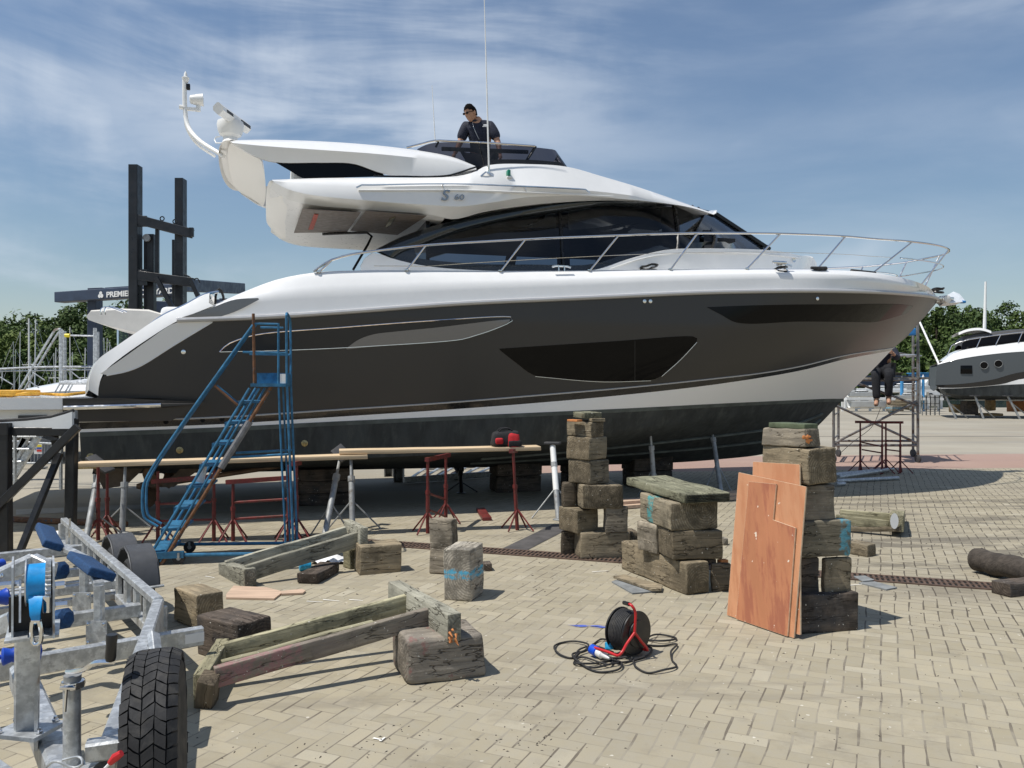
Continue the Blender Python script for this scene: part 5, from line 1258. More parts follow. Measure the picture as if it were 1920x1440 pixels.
red_trestle('red trestle frame with three bars right of the blue stairs steps', [(437, 904, 1014, dT), (541, 872, 1014, dT)], (P(424, 904, dT), P(541, 896, dT)), [(P(440, 942, dT), P(538, 936, dT)), (P(440, 973, dT), P(538, 967, dT))])
red_trestle('single red trestle post beside the legs of the blue stairs', [(556, 868, 1008, dT+.1)], (P(550, 870, dT-.1), P(562, 868, dT+.25)))
red_trestle('red trestle post pair behind the trailer wheels under the plank end', [(184, 875, 1010, 8.75), (201, 880, 1008, 9.0)])
red_trestle('red trestle with two side bars, behind the tall upright block', [(802, 860, 997, 9.15), (836, 855, 975, 9.85)], (P(800, 862, 9.1), P(842, 853, 9.95)), [(P(806, 926, 9.15), P(834, 936, 9.8)), (P(806, 957, 9.15), P(834, 968, 9.8))])
red_trestle('single leaning red trestle post under the bag end of the plank', [(962, 845, 993, 9.35, 970)], (P(958, 846, 9.2), P(967, 845, 9.55)))
GJ = 'steel boat props leaning on the hull'
def prop(label, top, base, dt_, db, pad=(.20, .16), padn=(0, 0, 1), m='galv_dull', leg=(.25, .3), r=.033, sleeve=None, flip=0):
    a = PZ(*base); a = P(base[0], base[1], db); a.z = 0; b = P(top[0], top[1], dt_)
    o = thing('boat_prop', label, 'boat prop', a, GJ)
    mb = MB(); mb.tube([a+V((0, 0, .01)), a.lerp(b, .72)], r, 12); mb.lathe([(.07, 0), (.07, .012), (.035, .02)], a, (0, 0, 1), 12); mb.build('tube', m, o)
    mb = MB(); mb.tube([a.lerp(b, .72), b], r*.5, 8); mb.lathe([(r*1.25, -.03), (r*1.25, .03)], a.lerp(b, .72), b-a, 10); mb.build('screw', m, o)
    mb = MB(); n = V(padn).normalized(); x_ = n.cross(V((0.3, 1, 0.1))).normalized(); y_ = n.cross(x_); mb.rbox(b+n*.015, (pad[0], pad[1], .03), .006, Matrix((x_, y_, n)).transposed(), seg=.5); mb.build('pad', 'rubber_soft', o)
    j = a.lerp(b, .42)
    for s_ in (-1, 1):
        f = a + V((s_*leg[0], leg[1], 0)); mb = MB(); mb.tube([j, f+V((0, 0, .005))], .009, 6); mb.build('leg', m, o)
    if sleeve: mb = MB(); mb.tube([a.lerp(b, sleeve[0]), a.lerp(b, sleeve[1])], r*1.12, 12); mb.build('sleeve', 'white_paint', o)
    return o
prop('leaning boat prop with a tilted black plate below the stern plank', (187, 872), (160, 1000), 9.0, 8.5, (.30, .14), (.45, -.35, .85), leg=(.2, .45))
prop('upright boat prop under the hull, between rudder and propeller', (235, 874), (229, 992), 9.3, 9.15, (.15, .12), leg=(.33, .1))
prop('leaning boat prop topped by a square black plate above the plank', (639, 851), (607, 1001), 9.3, 8.7, (.18, .16), (.35, -.8, .55), leg=(.22, .35))
prop('boat prop right beside the one with the square black plate', (658, 861), (661, 990), 9.6, 9.3, (.14, .12), leg=(.30, .12))
prop('boat prop wrapped in white, left of the tall timber stack', (1036, 833), (1047, 975), 10.5, 10.05, (.2, .12), leg=(-.32, .1), sleeve=(.38, .98))
prop('slim galvanised boat prop between the two timber stacks', (1219, 803), (1228, 926), 12.0, 12.0, (.22, .14), leg=(.22, .2), r=.035)
prop('galvanised boat prop nearest the bow, left of the plywood', (1332, 786), (1353, 925), 12.9, 12.2, (.22, .14), (0, -.3, 1), leg=(.22, .2), r=.035)
prop('dark boat prop on the far side of the hull beside the standing legs', (863, 874), (865, 925), 12.9, 12.5, (.2, .12), m='black_steel', leg=(.24, .1))
# keel blocks under the boat, in shade
GK = 'dark keel block piles under the yacht'
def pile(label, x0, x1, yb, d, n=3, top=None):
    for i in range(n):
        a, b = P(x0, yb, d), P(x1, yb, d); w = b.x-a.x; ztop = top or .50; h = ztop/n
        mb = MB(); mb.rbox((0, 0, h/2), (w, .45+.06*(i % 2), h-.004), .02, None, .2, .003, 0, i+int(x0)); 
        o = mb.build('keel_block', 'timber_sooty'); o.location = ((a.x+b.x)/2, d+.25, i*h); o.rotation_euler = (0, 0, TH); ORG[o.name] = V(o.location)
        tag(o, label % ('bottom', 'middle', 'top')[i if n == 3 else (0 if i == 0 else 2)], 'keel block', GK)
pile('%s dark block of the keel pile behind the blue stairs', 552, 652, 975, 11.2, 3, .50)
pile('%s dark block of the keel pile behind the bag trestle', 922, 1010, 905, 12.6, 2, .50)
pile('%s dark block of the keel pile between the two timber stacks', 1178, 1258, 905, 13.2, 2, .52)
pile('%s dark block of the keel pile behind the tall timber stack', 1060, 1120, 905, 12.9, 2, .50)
# bag
bg0 = P(947, 846, dpl(947)+.03); bg0.z = pd.z + .0225 + (pc.z-pd.z)*.17
bg = thing('tool_bag', 'red and black fabric tool bag standing on the plank', 'tool bag', bg0)
R_b = Matrix.Rotation(rad(12), 3, 'Z')
mb = MB(); mb.rbox(bg0+V((-.005, 0, .085)), (.33, .22, .17), .05, R_b, .05, .006, .10, 4); mb.build('body', 'black_fabric', bg)
mb = MB(); mb.rbox(bg0+R_b @ V((.09, -.012, .085)), (.155, .215, .175), .045, R_b, .05, .007, .12, 5); mb.build('flap', 'red_fabric', bg)
mb = MB(); mb.rbox(bg0+R_b @ V((-.08, -.095, .07)), (.09, .05, .07), .02, R_b, .05, .003, 0, 6); mb.build('pocket', 'red_fabric', bg)
mb = MB(); mb.rbox(bg0+R_b @ V((.10, -.117, .04)), (.15, .03, .07), .012, R_b, .05, .003, 0, 6); mb.build('pocket', 'black_fabric', bg)
for s_ in (-.05, .05):
    mb = MB(); mb.tube(catmull([bg0+R_b @ V((-.09, s_, .16)), bg0+R_b @ V((-.05, s_, .20)), bg0+R_b @ V((.04, s_, .205)), bg0+R_b @ V((.09, s_, .16))], 12), .009, 6); mb.build('handle', 'black_fabric', bg)
# ------------------------------------------------------------------ blue mobile stairs
st0 = Gp(300, 1058); stp = thing('mobile_stairs', 'rusty blue mobile steps with platform and handrails against the hull', 'mobile stairs', st0)
fd = V((math.cos(rad(11)), math.sin(rad(11)), 0)); wd = V((-fd.y, fd.x, 0))*.52
A0 = Gp(283, 1060)
Tst = lambda px, py, far=0: _on_side(px, py, far)
def _on_side(px, py, far):
    """point of the near (0) or far (1) side frame seen at this place"""
    p0 = A0+wd*far; return onplane(px, py, p0, wd.normalized())
def stube(name, pts, r=.012, m='blue_steel', far=0, n=8):
    mb = MB(); mb.tube([_on_side(x_, y_, far) if not isinstance(x_, V) else x_ for x_, y_ in pts], r, n); mb.build(name, m, stp); return mb
N0 = lambda x_, y_: _on_side(x_, y_, 0)
# near side stringer and its far twin, shifted by the stair width
st_b, st_t = N0(279, 1045), N0(468, 728)
for k, m in ((0, 'blue_steel'), (1, 'blue_steel')):
    mb = MB(); mb.tube([st_b+wd*k, st_t+wd*k], .013, 8); mb.build('stringer', m, stp)
st_b2, st_t2 = N0(300, 1053), N0(486, 728)
for k in (0, 1): mb = MB(); mb.tube([st_b2+wd*k, st_t2+wd*k], .011, 8); mb.build('stringer', 'blue_steel', stp)
n_st = 8
for i in range(n_st):
    u = (i+.35)/(n_st-.1); c = st_b.lerp(st_t, u)+wd*.5+(st_b2-st_b)*.5
    mb = MB(); mb.box(c, (.20, .50, .02), Matrix((fd, wd.normalized(), V((0, 0, 1)))).transposed()); mb.box(c+V((0, 0, -.018))-fd*.095, (.01, .50, .05), Matrix((fd, wd.normalized(), V((0, 0, 1)))).transposed()); mb.build('step', 'blue_steel', stp, 0)
# brown rail with foam sleeve on the far side
ra, rb_ = _on_side(300, 1062, .0), _on_side(509, 724, .0)
mb = MB(); mb.tube([ra, rb_], .017, 8); mb.build('brace_tube', 'rusty', stp)
mb = MB(); mb.tube([ra.lerp(rb_, .54), ra.lerp(rb_, .80)], .032, 10); mb.build('foam_sleeve', 'foam_grey', stp)
# handrails
hp = [(477, 606), (468, 618), (300, 855), (272, 902), (268, 915), (268, 962), (272, 972), (296, 987)]
for k, o_ in ((0, 0), (.28, 0)):
    pts = [_on_side(a, b, 0)+wd*k for a, b in hp]; mb = MB(); mb.tube(catmull(pts, 60), .012, 8); mb.build('handrail', 'blue_steel', stp)
mb = MB()
pts = [_on_side(a, b, 0)+wd*.14 for a, b in [(470, 617), (300, 857), (274, 903)]]
mb.beam(pts[0], pts[1], .11, .005, up=(fd.cross(wd)).normalized()); mb.build('handrail_plate', 'blue_steel', stp, 0)
for a, b in (((402, 723), (446, 760)), ):
    for k in (0, .28): mb = MB(); mb.tube([N0(*a)+wd*k, N0(*b)+wd*k], .011, 6); mb.build('brace_tube', 'blue_steel' if k else 'rusty', stp)
# platform and cage
pz_ = N0(500, 722).z; c = (N0(470, 722)+N0(537, 722))/2+wd*.5
RS = Matrix((fd, wd.normalized(), V((0, 0, 1)))).transposed()
Lp = (N0(537, 722)-N0(470, 722)).length
mb = MB(); mb.box(c, (Lp, .56, .03), RS); mb.build('platform', 'blue_steel', stp, 0)
mb = MB(); mb.box(c+wd*.53+V((0, 0, .06)), (Lp, .01, .12), RS); mb.box(c+fd*Lp*.5+V((0, 0, .055)), (.01, .5, .10), RS); mb.build('kick_plate', 'blue_steel', stp, 0)
mb = MB(); mb.box(c-wd*.50+fd*Lp*.40+V((0, 0, .055)), (.05, .01, .10), RS); mb.build('paper_notice', 'white_paint', stp, 0)
stube('cage_post', [(477, 722), (475, 588)], .014, 'rusty')
mb = MB(); pts = catmull([N0(538, 730), N0(537, 600), N0(537, 590)]+[N0(537, 590)+wd*.2+V((0, 0, .02)), N0(537, 590)+wd*.9+V((0, 0, -.02)), N0(537, 600)+wd, N0(538, 722)+wd], 60); mb.tube(pts, .012, 8); mb.build('cage_post', 'blue_steel', stp)
mb = MB(); mb.tube([N0(522, 722)+wd*.0, N0(522, 606)], .011, 8); mb.build('cage_post', 'blue_steel', stp)
for (a, b) in (((477, 607), (523, 608)), ((455, 660), (536, 662)), ):
    mb = MB(); mb.tube([N0(*a), N0(*b)], .011, 6); mb.build('cage_rail', 'blue_steel', stp)
    mb = MB(); mb.tube([N0(*a)+wd, N0(*b)+wd], .011, 6); mb.build('cage_rail', 'blue_steel', stp)
# back legs
bl = N0(551, 1040); bl.z = .0; bl2 = N0(537, 1040); bl2.z = 0
for k in (0, 1): mb = MB(); mb.tube([N0(538, 722)+wd*k, bl+wd*k], .012, 8); mb.build('back_leg', 'blue_steel', stp)
for k in (0, 1): mb = MB(); mb.tube([N0(522, 722)+wd*k, N0(528, 860)+wd*k, bl2+wd*k+fd*.0], .010, 8); mb.build('back_leg', 'blue_steel', stp)
mb = MB(); mb.tube([N0(428, 858), N0(540, 852)], .012, 6); mb.build('brace_tube', 'blue_steel', stp); mb = MB(); mb.tube([N0(428, 858)+wd, N0(540, 852)+wd], .012, 6); mb.build('brace_tube', 'blue_steel', stp)
# base frame and castors
for k in (0, 1): mb = MB(); a = N0(283, 1052)+wd*k; a.z = .09; b = bl+wd*k; b.z = .06; mb.tube([a, b], .017, 8); mb.build('base_rail', 'blue_steel', stp)
mb = MB(); a = N0(283, 1052); a.z = .09; mb.beam(a-wd*.1, a+wd*1.1, .06, .05); a2 = N0(345, 1050); a2.z = .09; mb.beam(a-fd*.02, a2, .05, .06); mb.build('base_rail', 'blue_steel', stp, 0)
for kx in (.22, .0):
    for k in (0, 1):
        c = A0+fd*(kx+.02)+wd*k; c.z = .058; mb = MB(); mb.lathe([(.035, -.018), (.056, -.016), (.056, .016), (.035, .018)], c, wd, 18); cw = mb.build('castor', 'rubber', stp)
        mb = MB(); mb.beam(c+V((0, 0, .0))-wd.normalized()*.025, c+V((0, 0, .05))-wd.normalized()*.025, .02, .004); mb.lathe([(.02, -.02), (.02, .02)], c, wd, 10); mb.build('wheel_fork', 'galv_dull', cw)
# white rolled paper stuck in the steps
mb = MB(); a, b = _on_side(373, 903, .3), _on_side(385, 866, .3); mb.tube([a, b], [.05, .025], 10); solo(mb, 'paper_roll', 'white rolled paper tucked between the steps of the blue stairs', 'paper roll', 'rag_white', None, 50)
# ------------------------------------------------------------------ cable reel
rc0 = Gp(1178, 1229); RX = V((.66, -.75, 0)).normalized()     # axle direction
RYv = V((0, 0, 1)).cross(RX).normalized()
reel = thing('cable_reel', 'black extension cable reel on a red tubular stand', 'cable reel', rc0)
k_ = dz(1229, 0)/F; rad_r = 41*k_
cR = rc0+V((0, .02, rad_r+.012))
mb = MB(); mb.lathe([(rad_r*.3, .062), (rad_r*.98, .06), (rad_r, .066), (rad_r*.98, .072), (rad_r*.4, .078), (rad_r*.38, .07)], cR, RX, 40); mb.lathe([(rad_r*.4, -.068), (rad_r*.98, -.07), (rad_r, -.065), (rad_r*.98, -.06), (rad_r*.3, -.06)], cR, RX, 40); mb.build('drum_flange', 'plastic_black', reel, 40)
mb = MB(); hx = []
for i in range(9*36):
    a = i/36*2*math.pi; hx.append(cR+RX*(-.052+.104*i/(9*36))+RYv*math.cos(a)*rad_r*.90+V((0, 0, 1))*math.sin(a)*rad_r*.90)
mb.tube(hx, .0066, 6); mb.lathe([(rad_r*.85, -.06), (rad_r*.85, .06)], cR, RX, 30); mb.build('wound_cable', 'rubber', reel, 50)
mb = MB(); fx = RX*.085; fz = rc0.z
fp = lambda a, b, o_=.105: onplane(a, b, cR+RX*o_, RX)
Aj = fp(1190, 1186)
mb.tube(catmull([fp(1173, 1131, .02), fp(1184, 1135, .09), fp(1191, 1147), fp(1191, 1170), Aj], 24), .0085, 10)
f1, f2 = fp(1160, 1229), fp(1214, 1219); f1.z = max(f1.z, .010); f2.z = max(f2.z, .010); bk = -RX*.19
mb.tube(catmull([Aj, Aj.lerp(f1, .5), f1+V((.02, 0, .02)), f1, f1+bk*.4, f1+bk], 26), .0085, 10)
mb.tube(catmull([Aj, Aj.lerp(f2, .5), f2, f2+bk*.4, f2+bk], 22), .0085, 10); mb.build('stand', 'red_plastic', reel, 60)
mb = MB(); mb.tube([fp(1170, 1130, .0), fp(1180, 1133, .07)], .0125, 10); mb.build('grip', 'plastic_black', reel)
mb = MB(); mb.lathe([(rad_r*.62, .078), (rad_r*.60, .084), (rad_r*.3, .086)], cR, RX, 30); mb.build('hub', 'plastic_black', reel)
mb = MB(); q = P(1142, 1197, cR.y); mb.lathe([(.02, -.02), (.026, -.015), (.026, .02), (.02, .025)], V((q.x, q.y, .05)), (0, .3, 1), 12); mb.build('socket', 'teal_plug', reel)
# loose cable on the ground, with plug
loops = [[(1150, 1225), (1130, 1219), (1112, 1215), (1114, 1209), (1128, 1202), (1145, 1207)],
 [(1205, 1205), (1230, 1195), (1262, 1196), (1267, 1202), (1240, 1207), (1214, 1202)],
 [(1180, 1212), (1240, 1213), (1268, 1211), (1258, 1228), (1260, 1240), (1268, 1254), (1245, 1262), (1215, 1264), (1192, 1254), (1182, 1238), (1160, 1236), (1148, 1238)],
 [(1148, 1238), (1120, 1222), (1090, 1228), (1078, 1240), (1110, 1256), (1150, 1250), (1180, 1242), (1215, 1232), (1222, 1222), (1210, 1212)],
 [(1100, 1216), (1086, 1224), (1072, 1236), (1052, 1232), (1039, 1220), (1050, 1208), (1075, 1206), (1103, 1214), (1096, 1222), (1074, 1230), (1082, 1244), (1120, 1262), (1158, 1260), (1166, 1250), (1150, 1240), (1115, 1248), (1085, 1250), (1076, 1246), (1090, 1236), (1140, 1252), (1150, 1240), (1145, 1236)]]
mb = MB(); kk = 0
for lp in loops:
    pts = catmull([V((*Gp(a, b).to_2d(), .007+.012*((i*7+kk) % 3)/2)) for i, (a, b) in enumerate(lp)], len(lp)*10); kk += 1; mb.tube(pts, .0062, 6)
solo(mb, 'loose_cable', 'tangled black rubber cable lying in loops round the reel', 'cable', 'rubber', None, 60)
plg = thing('cable_plug', 'blue and white cable plug lying on the tangled cable', 'plug', Gp(1125, 1236))
a = Gp(1108, 1230)+V((0, 0, .045)); b = Gp(1125, 1236)+V((0, 0, .035)); c = Gp(1143, 1240)+V((0, 0, .02)); ax_ = (b-a).normalized()
mb = MB(); mb.lathe([(.024, 0), (.03, .004), (.031, .05), (.026, .056)], a, b-a, 18); mb.build('cap', 'blue_plug', plg)
mb = MB(); mb.lathe([(.025, 0), (.026, .04), (.018, .05), (.012, .085), (.007, .10)], a+ax_*.055, ax_, 16); mb.build('body', 'white_plastic', plg)
# ================================================================== galvanised boat trailer, front left
zF = .42
tr = thing('boat_trailer', 'galvanised boat trailer with winch, blue pads and twin axles at the left edge', 'trailer', Gp(150, 1300))
def TZ(x_, y_, z=zF): return PZ(x_, y_, z)
cor = TZ(297, 1128); far = TZ(137, 990); nose = TZ(196, 1430)
gd = (cor-far).normalized(); side = V((-gd.y, gd.x, 0)); 
def tb(name, a, b, w, h, m='galv', par=None, up=(0, 0, 1), ch=.12):
    mb = MB(); mb.cbeam(a, b, w, h, up, ch); return mb.build(name, m, par or tr, 30)
def bolts(par, pts, n_, r_=.011):
    for p in pts: mb = MB(); mb.lathe([(r_, 0), (r_, .006), (r_*.55, .008), (r_*.55, .016)], p, n_, 6); mb.build('bolt', 'steel', par, 30)
up = V((0, 0, 1)); wx = V((.885, .465, 0)); wy = V((-.465, .885, 0)); RW = Matrix((wx, wy, up)).transposed()
# side beam: top flange, bottom flange, web with openings
a, b = far-gd*.5, cor
tb('side_beam', a, b, .055, .045); tb('side_beam', a-up*.20, b-up*.20, .055, .06)
L_ = (b-a).length; n_ = 13
for i in range(n_+1):
    c = a.lerp(b, i/n_); mb = MB(); mb.cbeam(c-up*.03, c-up*.17, .045 if i not in (0, n_) else .09, .05, up=gd); mb.build('beam_web', 'galv', tr, 30)
# left side beam of the frame, mostly outside the picture
off = side*-1.45
tb('side_beam', a+off, b+off, .075, .21)
tb('drawbar', cor-up*.07, nose-up*.05, .06, .17); nl = cor+off
nose2 = TZ(-28, 1600)
tb('drawbar', nl-up*.07, nose-up*.05+side*-.28+V((0, .0, 0)), .075, .19)
# coupling beam running to the winch post
cp0 = TZ(40, 1245); cp1 = TZ(128, 1452)
tb('centre_beam', cp0-up*.05, cp1-up*.05, .09, .10)
# cross members
def cross(y_r, x_r, h=.09, z=.30, ext=0, w=.05):
    r_ = PZ(x_r, y_r, z); l_ = r_+side*-1.5+gd*.0; return tb('cross_member', r_+side*ext, l_, w, h)
c1 = cross(1205, 300, .10, .27, .22); c2 = cross(1143, 262, .08, .29); c3 = cross(1093, 226, .06, .31); c4 = cross(1065, 205, .06, .31); c5 = cross(1028, 160, .07, .33)
mb = MB(); q = PZ(355, 1199, .27); 
pe = PZ(300, 1205, .27)+side*.23; mb.box(pe-gd*-.03+V((-.05, -.03, 0)), (.10, .006, .05), Matrix.Rotation(math.atan2(side.y, side.x), 3, 'Z')); mb.build('reflector', 'white_plastic', tr, 0)
# bunk pads on posts
def bunk(x0, y0, x1, y1, xb, yb, z=.66, wdt=.14):
    p0, p1 = PZ(x0, y0, z), PZ(x1, y1, z); d = (p1-p0).normalized(); s_ = V((d.y, -d.x, 0)); m_ = p0.lerp(p1, .45)
    mb = MB(); tilt = Quaternion(d, rad(24)).to_matrix(); X3 = Matrix((d, tilt @ s_, tilt @ up)).transposed()
    mb.rbox(p0.lerp(p1, .5), ((p1-p0).length, wdt, .05), .012, X3, .06, .001, 0, 3); o = mb.build('bunk_pad', 'pad_navy', tr, 50)
    bt_ = PZ(xb, yb, .24); bt2 = V((bt_.x, bt_.y, m_.z-.04)); 
    tb('pad_post', bt_, bt2, .045, .045); tb('pad_post', bt2, m_-up*.02, .05, .03)
    cpl = V((bt_.x, bt_.y-.03, .31)); mb = MB(); mb.box(cpl, (.11, .008, .13)); pl_ = mb.build('clamp_plate', 'galv', tr, 0)
    bolts(pl_, [cpl+V((i*.042, -.004, j*.05)) for i in (-1, 1) for j in (-1, 1)], (0, -1, 0), .009); return o
bunk(192, 1078, 150, 1046, 186, 1208, .60, .15)
bunk(100, 1024, 84, 990, 158, 1150, .62, .12)
# bunk arms on the left side, white galvanised brackets with blue rollers
for (xa, ya, xb, yb) in ((-30, 1095, 62, 1052), (-30, 1190, 26, 1165)):
    a, b = PZ(xa, ya, .62), PZ(xb, yb, .70); mb = MB(); mb.cbeam(a, b, .045, .085); ar = mb.build('roller_arm', 'galv', tr, 30); bolts(ar, [a.lerp(b, .42)+V((0, -.03, 0))], (0, -1, .2), .014)
tb('roller_arm', PZ(62, 1052, .70), PZ(100, 1070, .66), .045, .08)
def roller(xa, ya, xb, yb, z, r_=.045):
    a, b = PZ(xa, ya, z), PZ(xb, yb, z); L = (b-a).length; mb = MB()
    mb.lathe([(r_*.5, 0), (r_*.9, .003), (r_, L*.12), (r_*.72, L*.5), (r_, L*.88), (r_*.9, L-.003), (r_*.5, L)], a, b-a, 20); mb.tube([a-(b-a)*.08, b+(b-a)*.08], .010, 8); mb.build('keel_roller', 'roller_blue', tr, 50)
roller(2, 1232, 40, 1226, .50, .038); roller(60, 1222, 78, 1220, .50, .04)
roller(-20, 1124, 16, 1118, .55, .045); roller(-20, 1096, 10, 1090, .55, .03); roller(-10, 1060, 6, 1056, .55, .03)
for (x_, y_, z_) in ((118, 1160, .50), (112, 1070, .60)):
    mb = MB(); q = PZ(x_, y_, z_); mb.lathe([(.03, -.035), (.052, -.02), (.052, .02), (.03, .035)], q, (1, -.3, .2), 8); mb.build('wobble_roller', 'pad_navy', tr, 30)
# winch post and winch
wb_ = P(50, 1362, 2.86); wt_ = P(52, 1190, 2.80)
tb('winch_post', wb_, wt_+V((-.0, .0, .02)), .075, .055, up=(-.465, .885, 0)); mb = MB(); mb.box(wb_+wx*.03-wy*.03+up*.14, (.012, .05, .42), RW); mb.build('post_rib', 'galv', tr, 0)
mb = MB(); mb.box(wb_+V((.01, 0, -.01)), (.17, .15, .014), Matrix.Rotation(rad(-12), 3, 'Z')); pp = mb.build('base_plate', 'galv', tr, 0); bolts(pp, [wb_+V((i*.065, j*.05, 0)) for i in (-1, 1.1) for j in (-1, 1)], up, .012)
dW = 2.68
def WP(x_, y_, d=dW): return P(x_, y_, d)
def plate(pts, d, th, name, m='galv'):
    mb = MB(); q = [WP(a, b, d) for a, b in pts]; mb.prism(q, (th, 0, 0)); return mb.build(name, m, tr, 0)
# two cheek plates seen nearly edge on, running back in depth
def cheek(x_, y0, y1, name='winch_cheek', m='galv', d0=-.08, d1=.10, th=.006):
    a = WP(x_, y0, dW); b = WP(x_, y1, dW); mb = MB(); q = V((a.x, a.y, 0)); y_ = V((-.50, .866, 0))
    pts = [q+y_*d0+up*b.z, q+y_*d1+up*b.z, q+y_*d1*.9+up*(a.z-.03), q+y_*d1*.3+up*a.z, q+y_*d0*.6+up*(a.z-.02)]
    mb.prism(pts, wx*th); return mb.build(name, m, tr, 0)
cheek(22, 1048, 1190, d1=.14); cheek(98, 1045, 1185); cheek(36, 1085, 1155, d0=-.09, d1=0)
mb = MB(); c = WP(62, 1186, dW); mb.box(c+wy*.02, (.15, .2, .008), RW); mb.build('winch_bracket', 'galv', tr, 0)
mb = MB(); c = WP(64, 1092, dW); r_ = .062
mb.lathe([(r_, -.022), (r_, .035)], WP(64, 1093, dW), wx, 32); dr_ = mb.build('strap_spool', 'strap_blue', tr, 50)
mb = MB(); mb.lathe([(.02, 0), (r_*1.22, 0), (r_*1.22, .004), (.02, .004)], WP(48, 1092, dW), wx, 32); mb.build('spool_flange', 'galv', tr, 40)
mb = MB(); gc = WP(86, 1092, dW); nT = 34; prof = []
for i in range(nT*2):
    a = i/(nT*2)*2*math.pi; rg_ = r_*1.26 if (i % 2) else r_*1.14; prof.append(wy*math.cos(a)*rg_+up*math.sin(a)*rg_)
mb.prism([gc+p for p in prof], wx*.016); mb.build('gear_wheel', 'galv', tr, 0)
mb = MB(); s0 = WP(53, 1118, dW-.055); s1 = WP(80, 1118, dW-.055); s2 = WP(78, 1134, dW-.075); s3 = WP(54, 1134, dW-.075); s4 = WP(75, 1168, dW-.07); s5 = WP(62, 1172, dW-.07)
rows = [[s0, s1], [s3, s2], [s3.lerp(s5, .5)+V((.0, -.008, 0)), s2.lerp(s4, .5)+V((.002, -.008, 0))], [s5, s4]]
mb.grid(rows); mb.grid([[p+V((0, .004, 0)) for p in r] for r in rows][::-1]); mb.build('winch_strap', 'strap_blue', tr, 40)
mb = MB(); h0 = WP(68, 1172, dW-.07); mb.tube(catmull([h0+V((-.012, 0, .01)), h0+V((-.014, 0, -.03)), h0+V((-.006, 0, -.06)), h0+V((.012, 0, -.055)), h0+V((.016, 0, -.02)), h0+V((.010, 0, .01))], 18), .007, 8); mb.cbeam(h0+V((-.014, 0, .012)), h0+V((.014, 0, .012)), .012, .012); mb.build('strap_hook', 'steel', tr)
mb = MB(); mb.rbox(WP(89, 1132, dW-.05), (.022, .02, .055), .003); mb.build('ratchet_pawl', 'steel', tr)
mb = MB(); mb.box(WP(60, 1150, dW+.02), (.13, .01, .12), RW); mb.build('winch_backing', 'plastic_black', tr, 0)
for p_, q_, r_ in ((WP(98, 1098), WP(98, 1098)+wx*.035, .012), (WP(100, 1135), WP(100, 1135)+wx*.04, .010), (WP(20, 1095)-wx*.03, WP(20, 1095)+wx*.03, .010), (WP(30, 1115), WP(30, 1155), .006)):
    mb = MB(); mb.tube([p_, q_], r_, 8); mb.build('winch_axle', 'steel', tr)
# jockey stand
j0, j1 = P(136, 1280, 2.62), P(133, 1640, 2.62)
mb = MB(); mb.lathe([(.026, 0), (.026, .025)], j0+V((0, 0, .0)), up, 20); mb.build('stand_cap', 'galv_dull', tr)
mb = MB(); mb.lathe([(.034, 0), (.036, .01), (.034, .02), (.029, .022)], P(137, 1288, 2.62), up, 24); mb.build('stand_collar', 'steel', tr)
mb = MB(); prof = [(.028, -.62)]
z_ = -.60
while z_ < -.22: prof += [(.0275, z_), (.0295, z_+.012), (.0275, z_+.024)]; z_ += .03
prof += [(.026, -.2), (.026, 0)]
mb.lathe(prof, P(135, 1290, 2.62), up, 24); mb.build('jockey_stand', 'galv', tr, 50)
mb = MB(); mb.tube(catmull([P(126, 1259, 2.60), P(140, 1259, 2.58), P(160, 1254, 2.55), P(178, 1243, 2.52), P(213, 1241, 2.5)], 20), .008, 8); mb.build('crank_arm', 'steel', tr)
mb = MB(); mb.lathe([(.013, 0), (.016, .01), (.015, .05), (.017, .075), (.0155, .08)], P(207, 1239, 2.5), (.06, 0, 1), 16); mb.build('crank_grip', 'plastic_black', tr, 50)
mb = MB(); q = P(125, 1290, 2.58); mb.tube([q, q+V((0, -.01, -.07))], .005, 6); mb.tube([q+V((-.02, 0, 0)), q+V((.03, 0, 0))], .006, 6); mb.build('locking_pin', 'steel', tr)
tb('nose_plate', P(100, 1462, 2.6), P(190, 1436, 2.6), .12, .03)
mb = MB(); mb.tube(catmull([P(85, 1440, 2.55), P(105, 1428, 2.5), P(140, 1440, 2.5), P(155, 1432, 2.5), P(150, 1420, 2.52), P(118, 1425, 2.55)], 22), .004, 6); mb.build('safety_cable', 'galv', tr)
mb = MB(); mb.tube([P(192, 1446, 2.3), P(205, 1432, 2.3)], .004, 6); mb.build('brake_cable', 'white_plastic', tr); mb = MB(); mb.tube([P(206, 1431, 2.3), P(216, 1420, 2.3), P(228, 1412, 2.3)], [.008, .012, .009], 10); mb.build('lever_grip', 'red_plastic', tr)
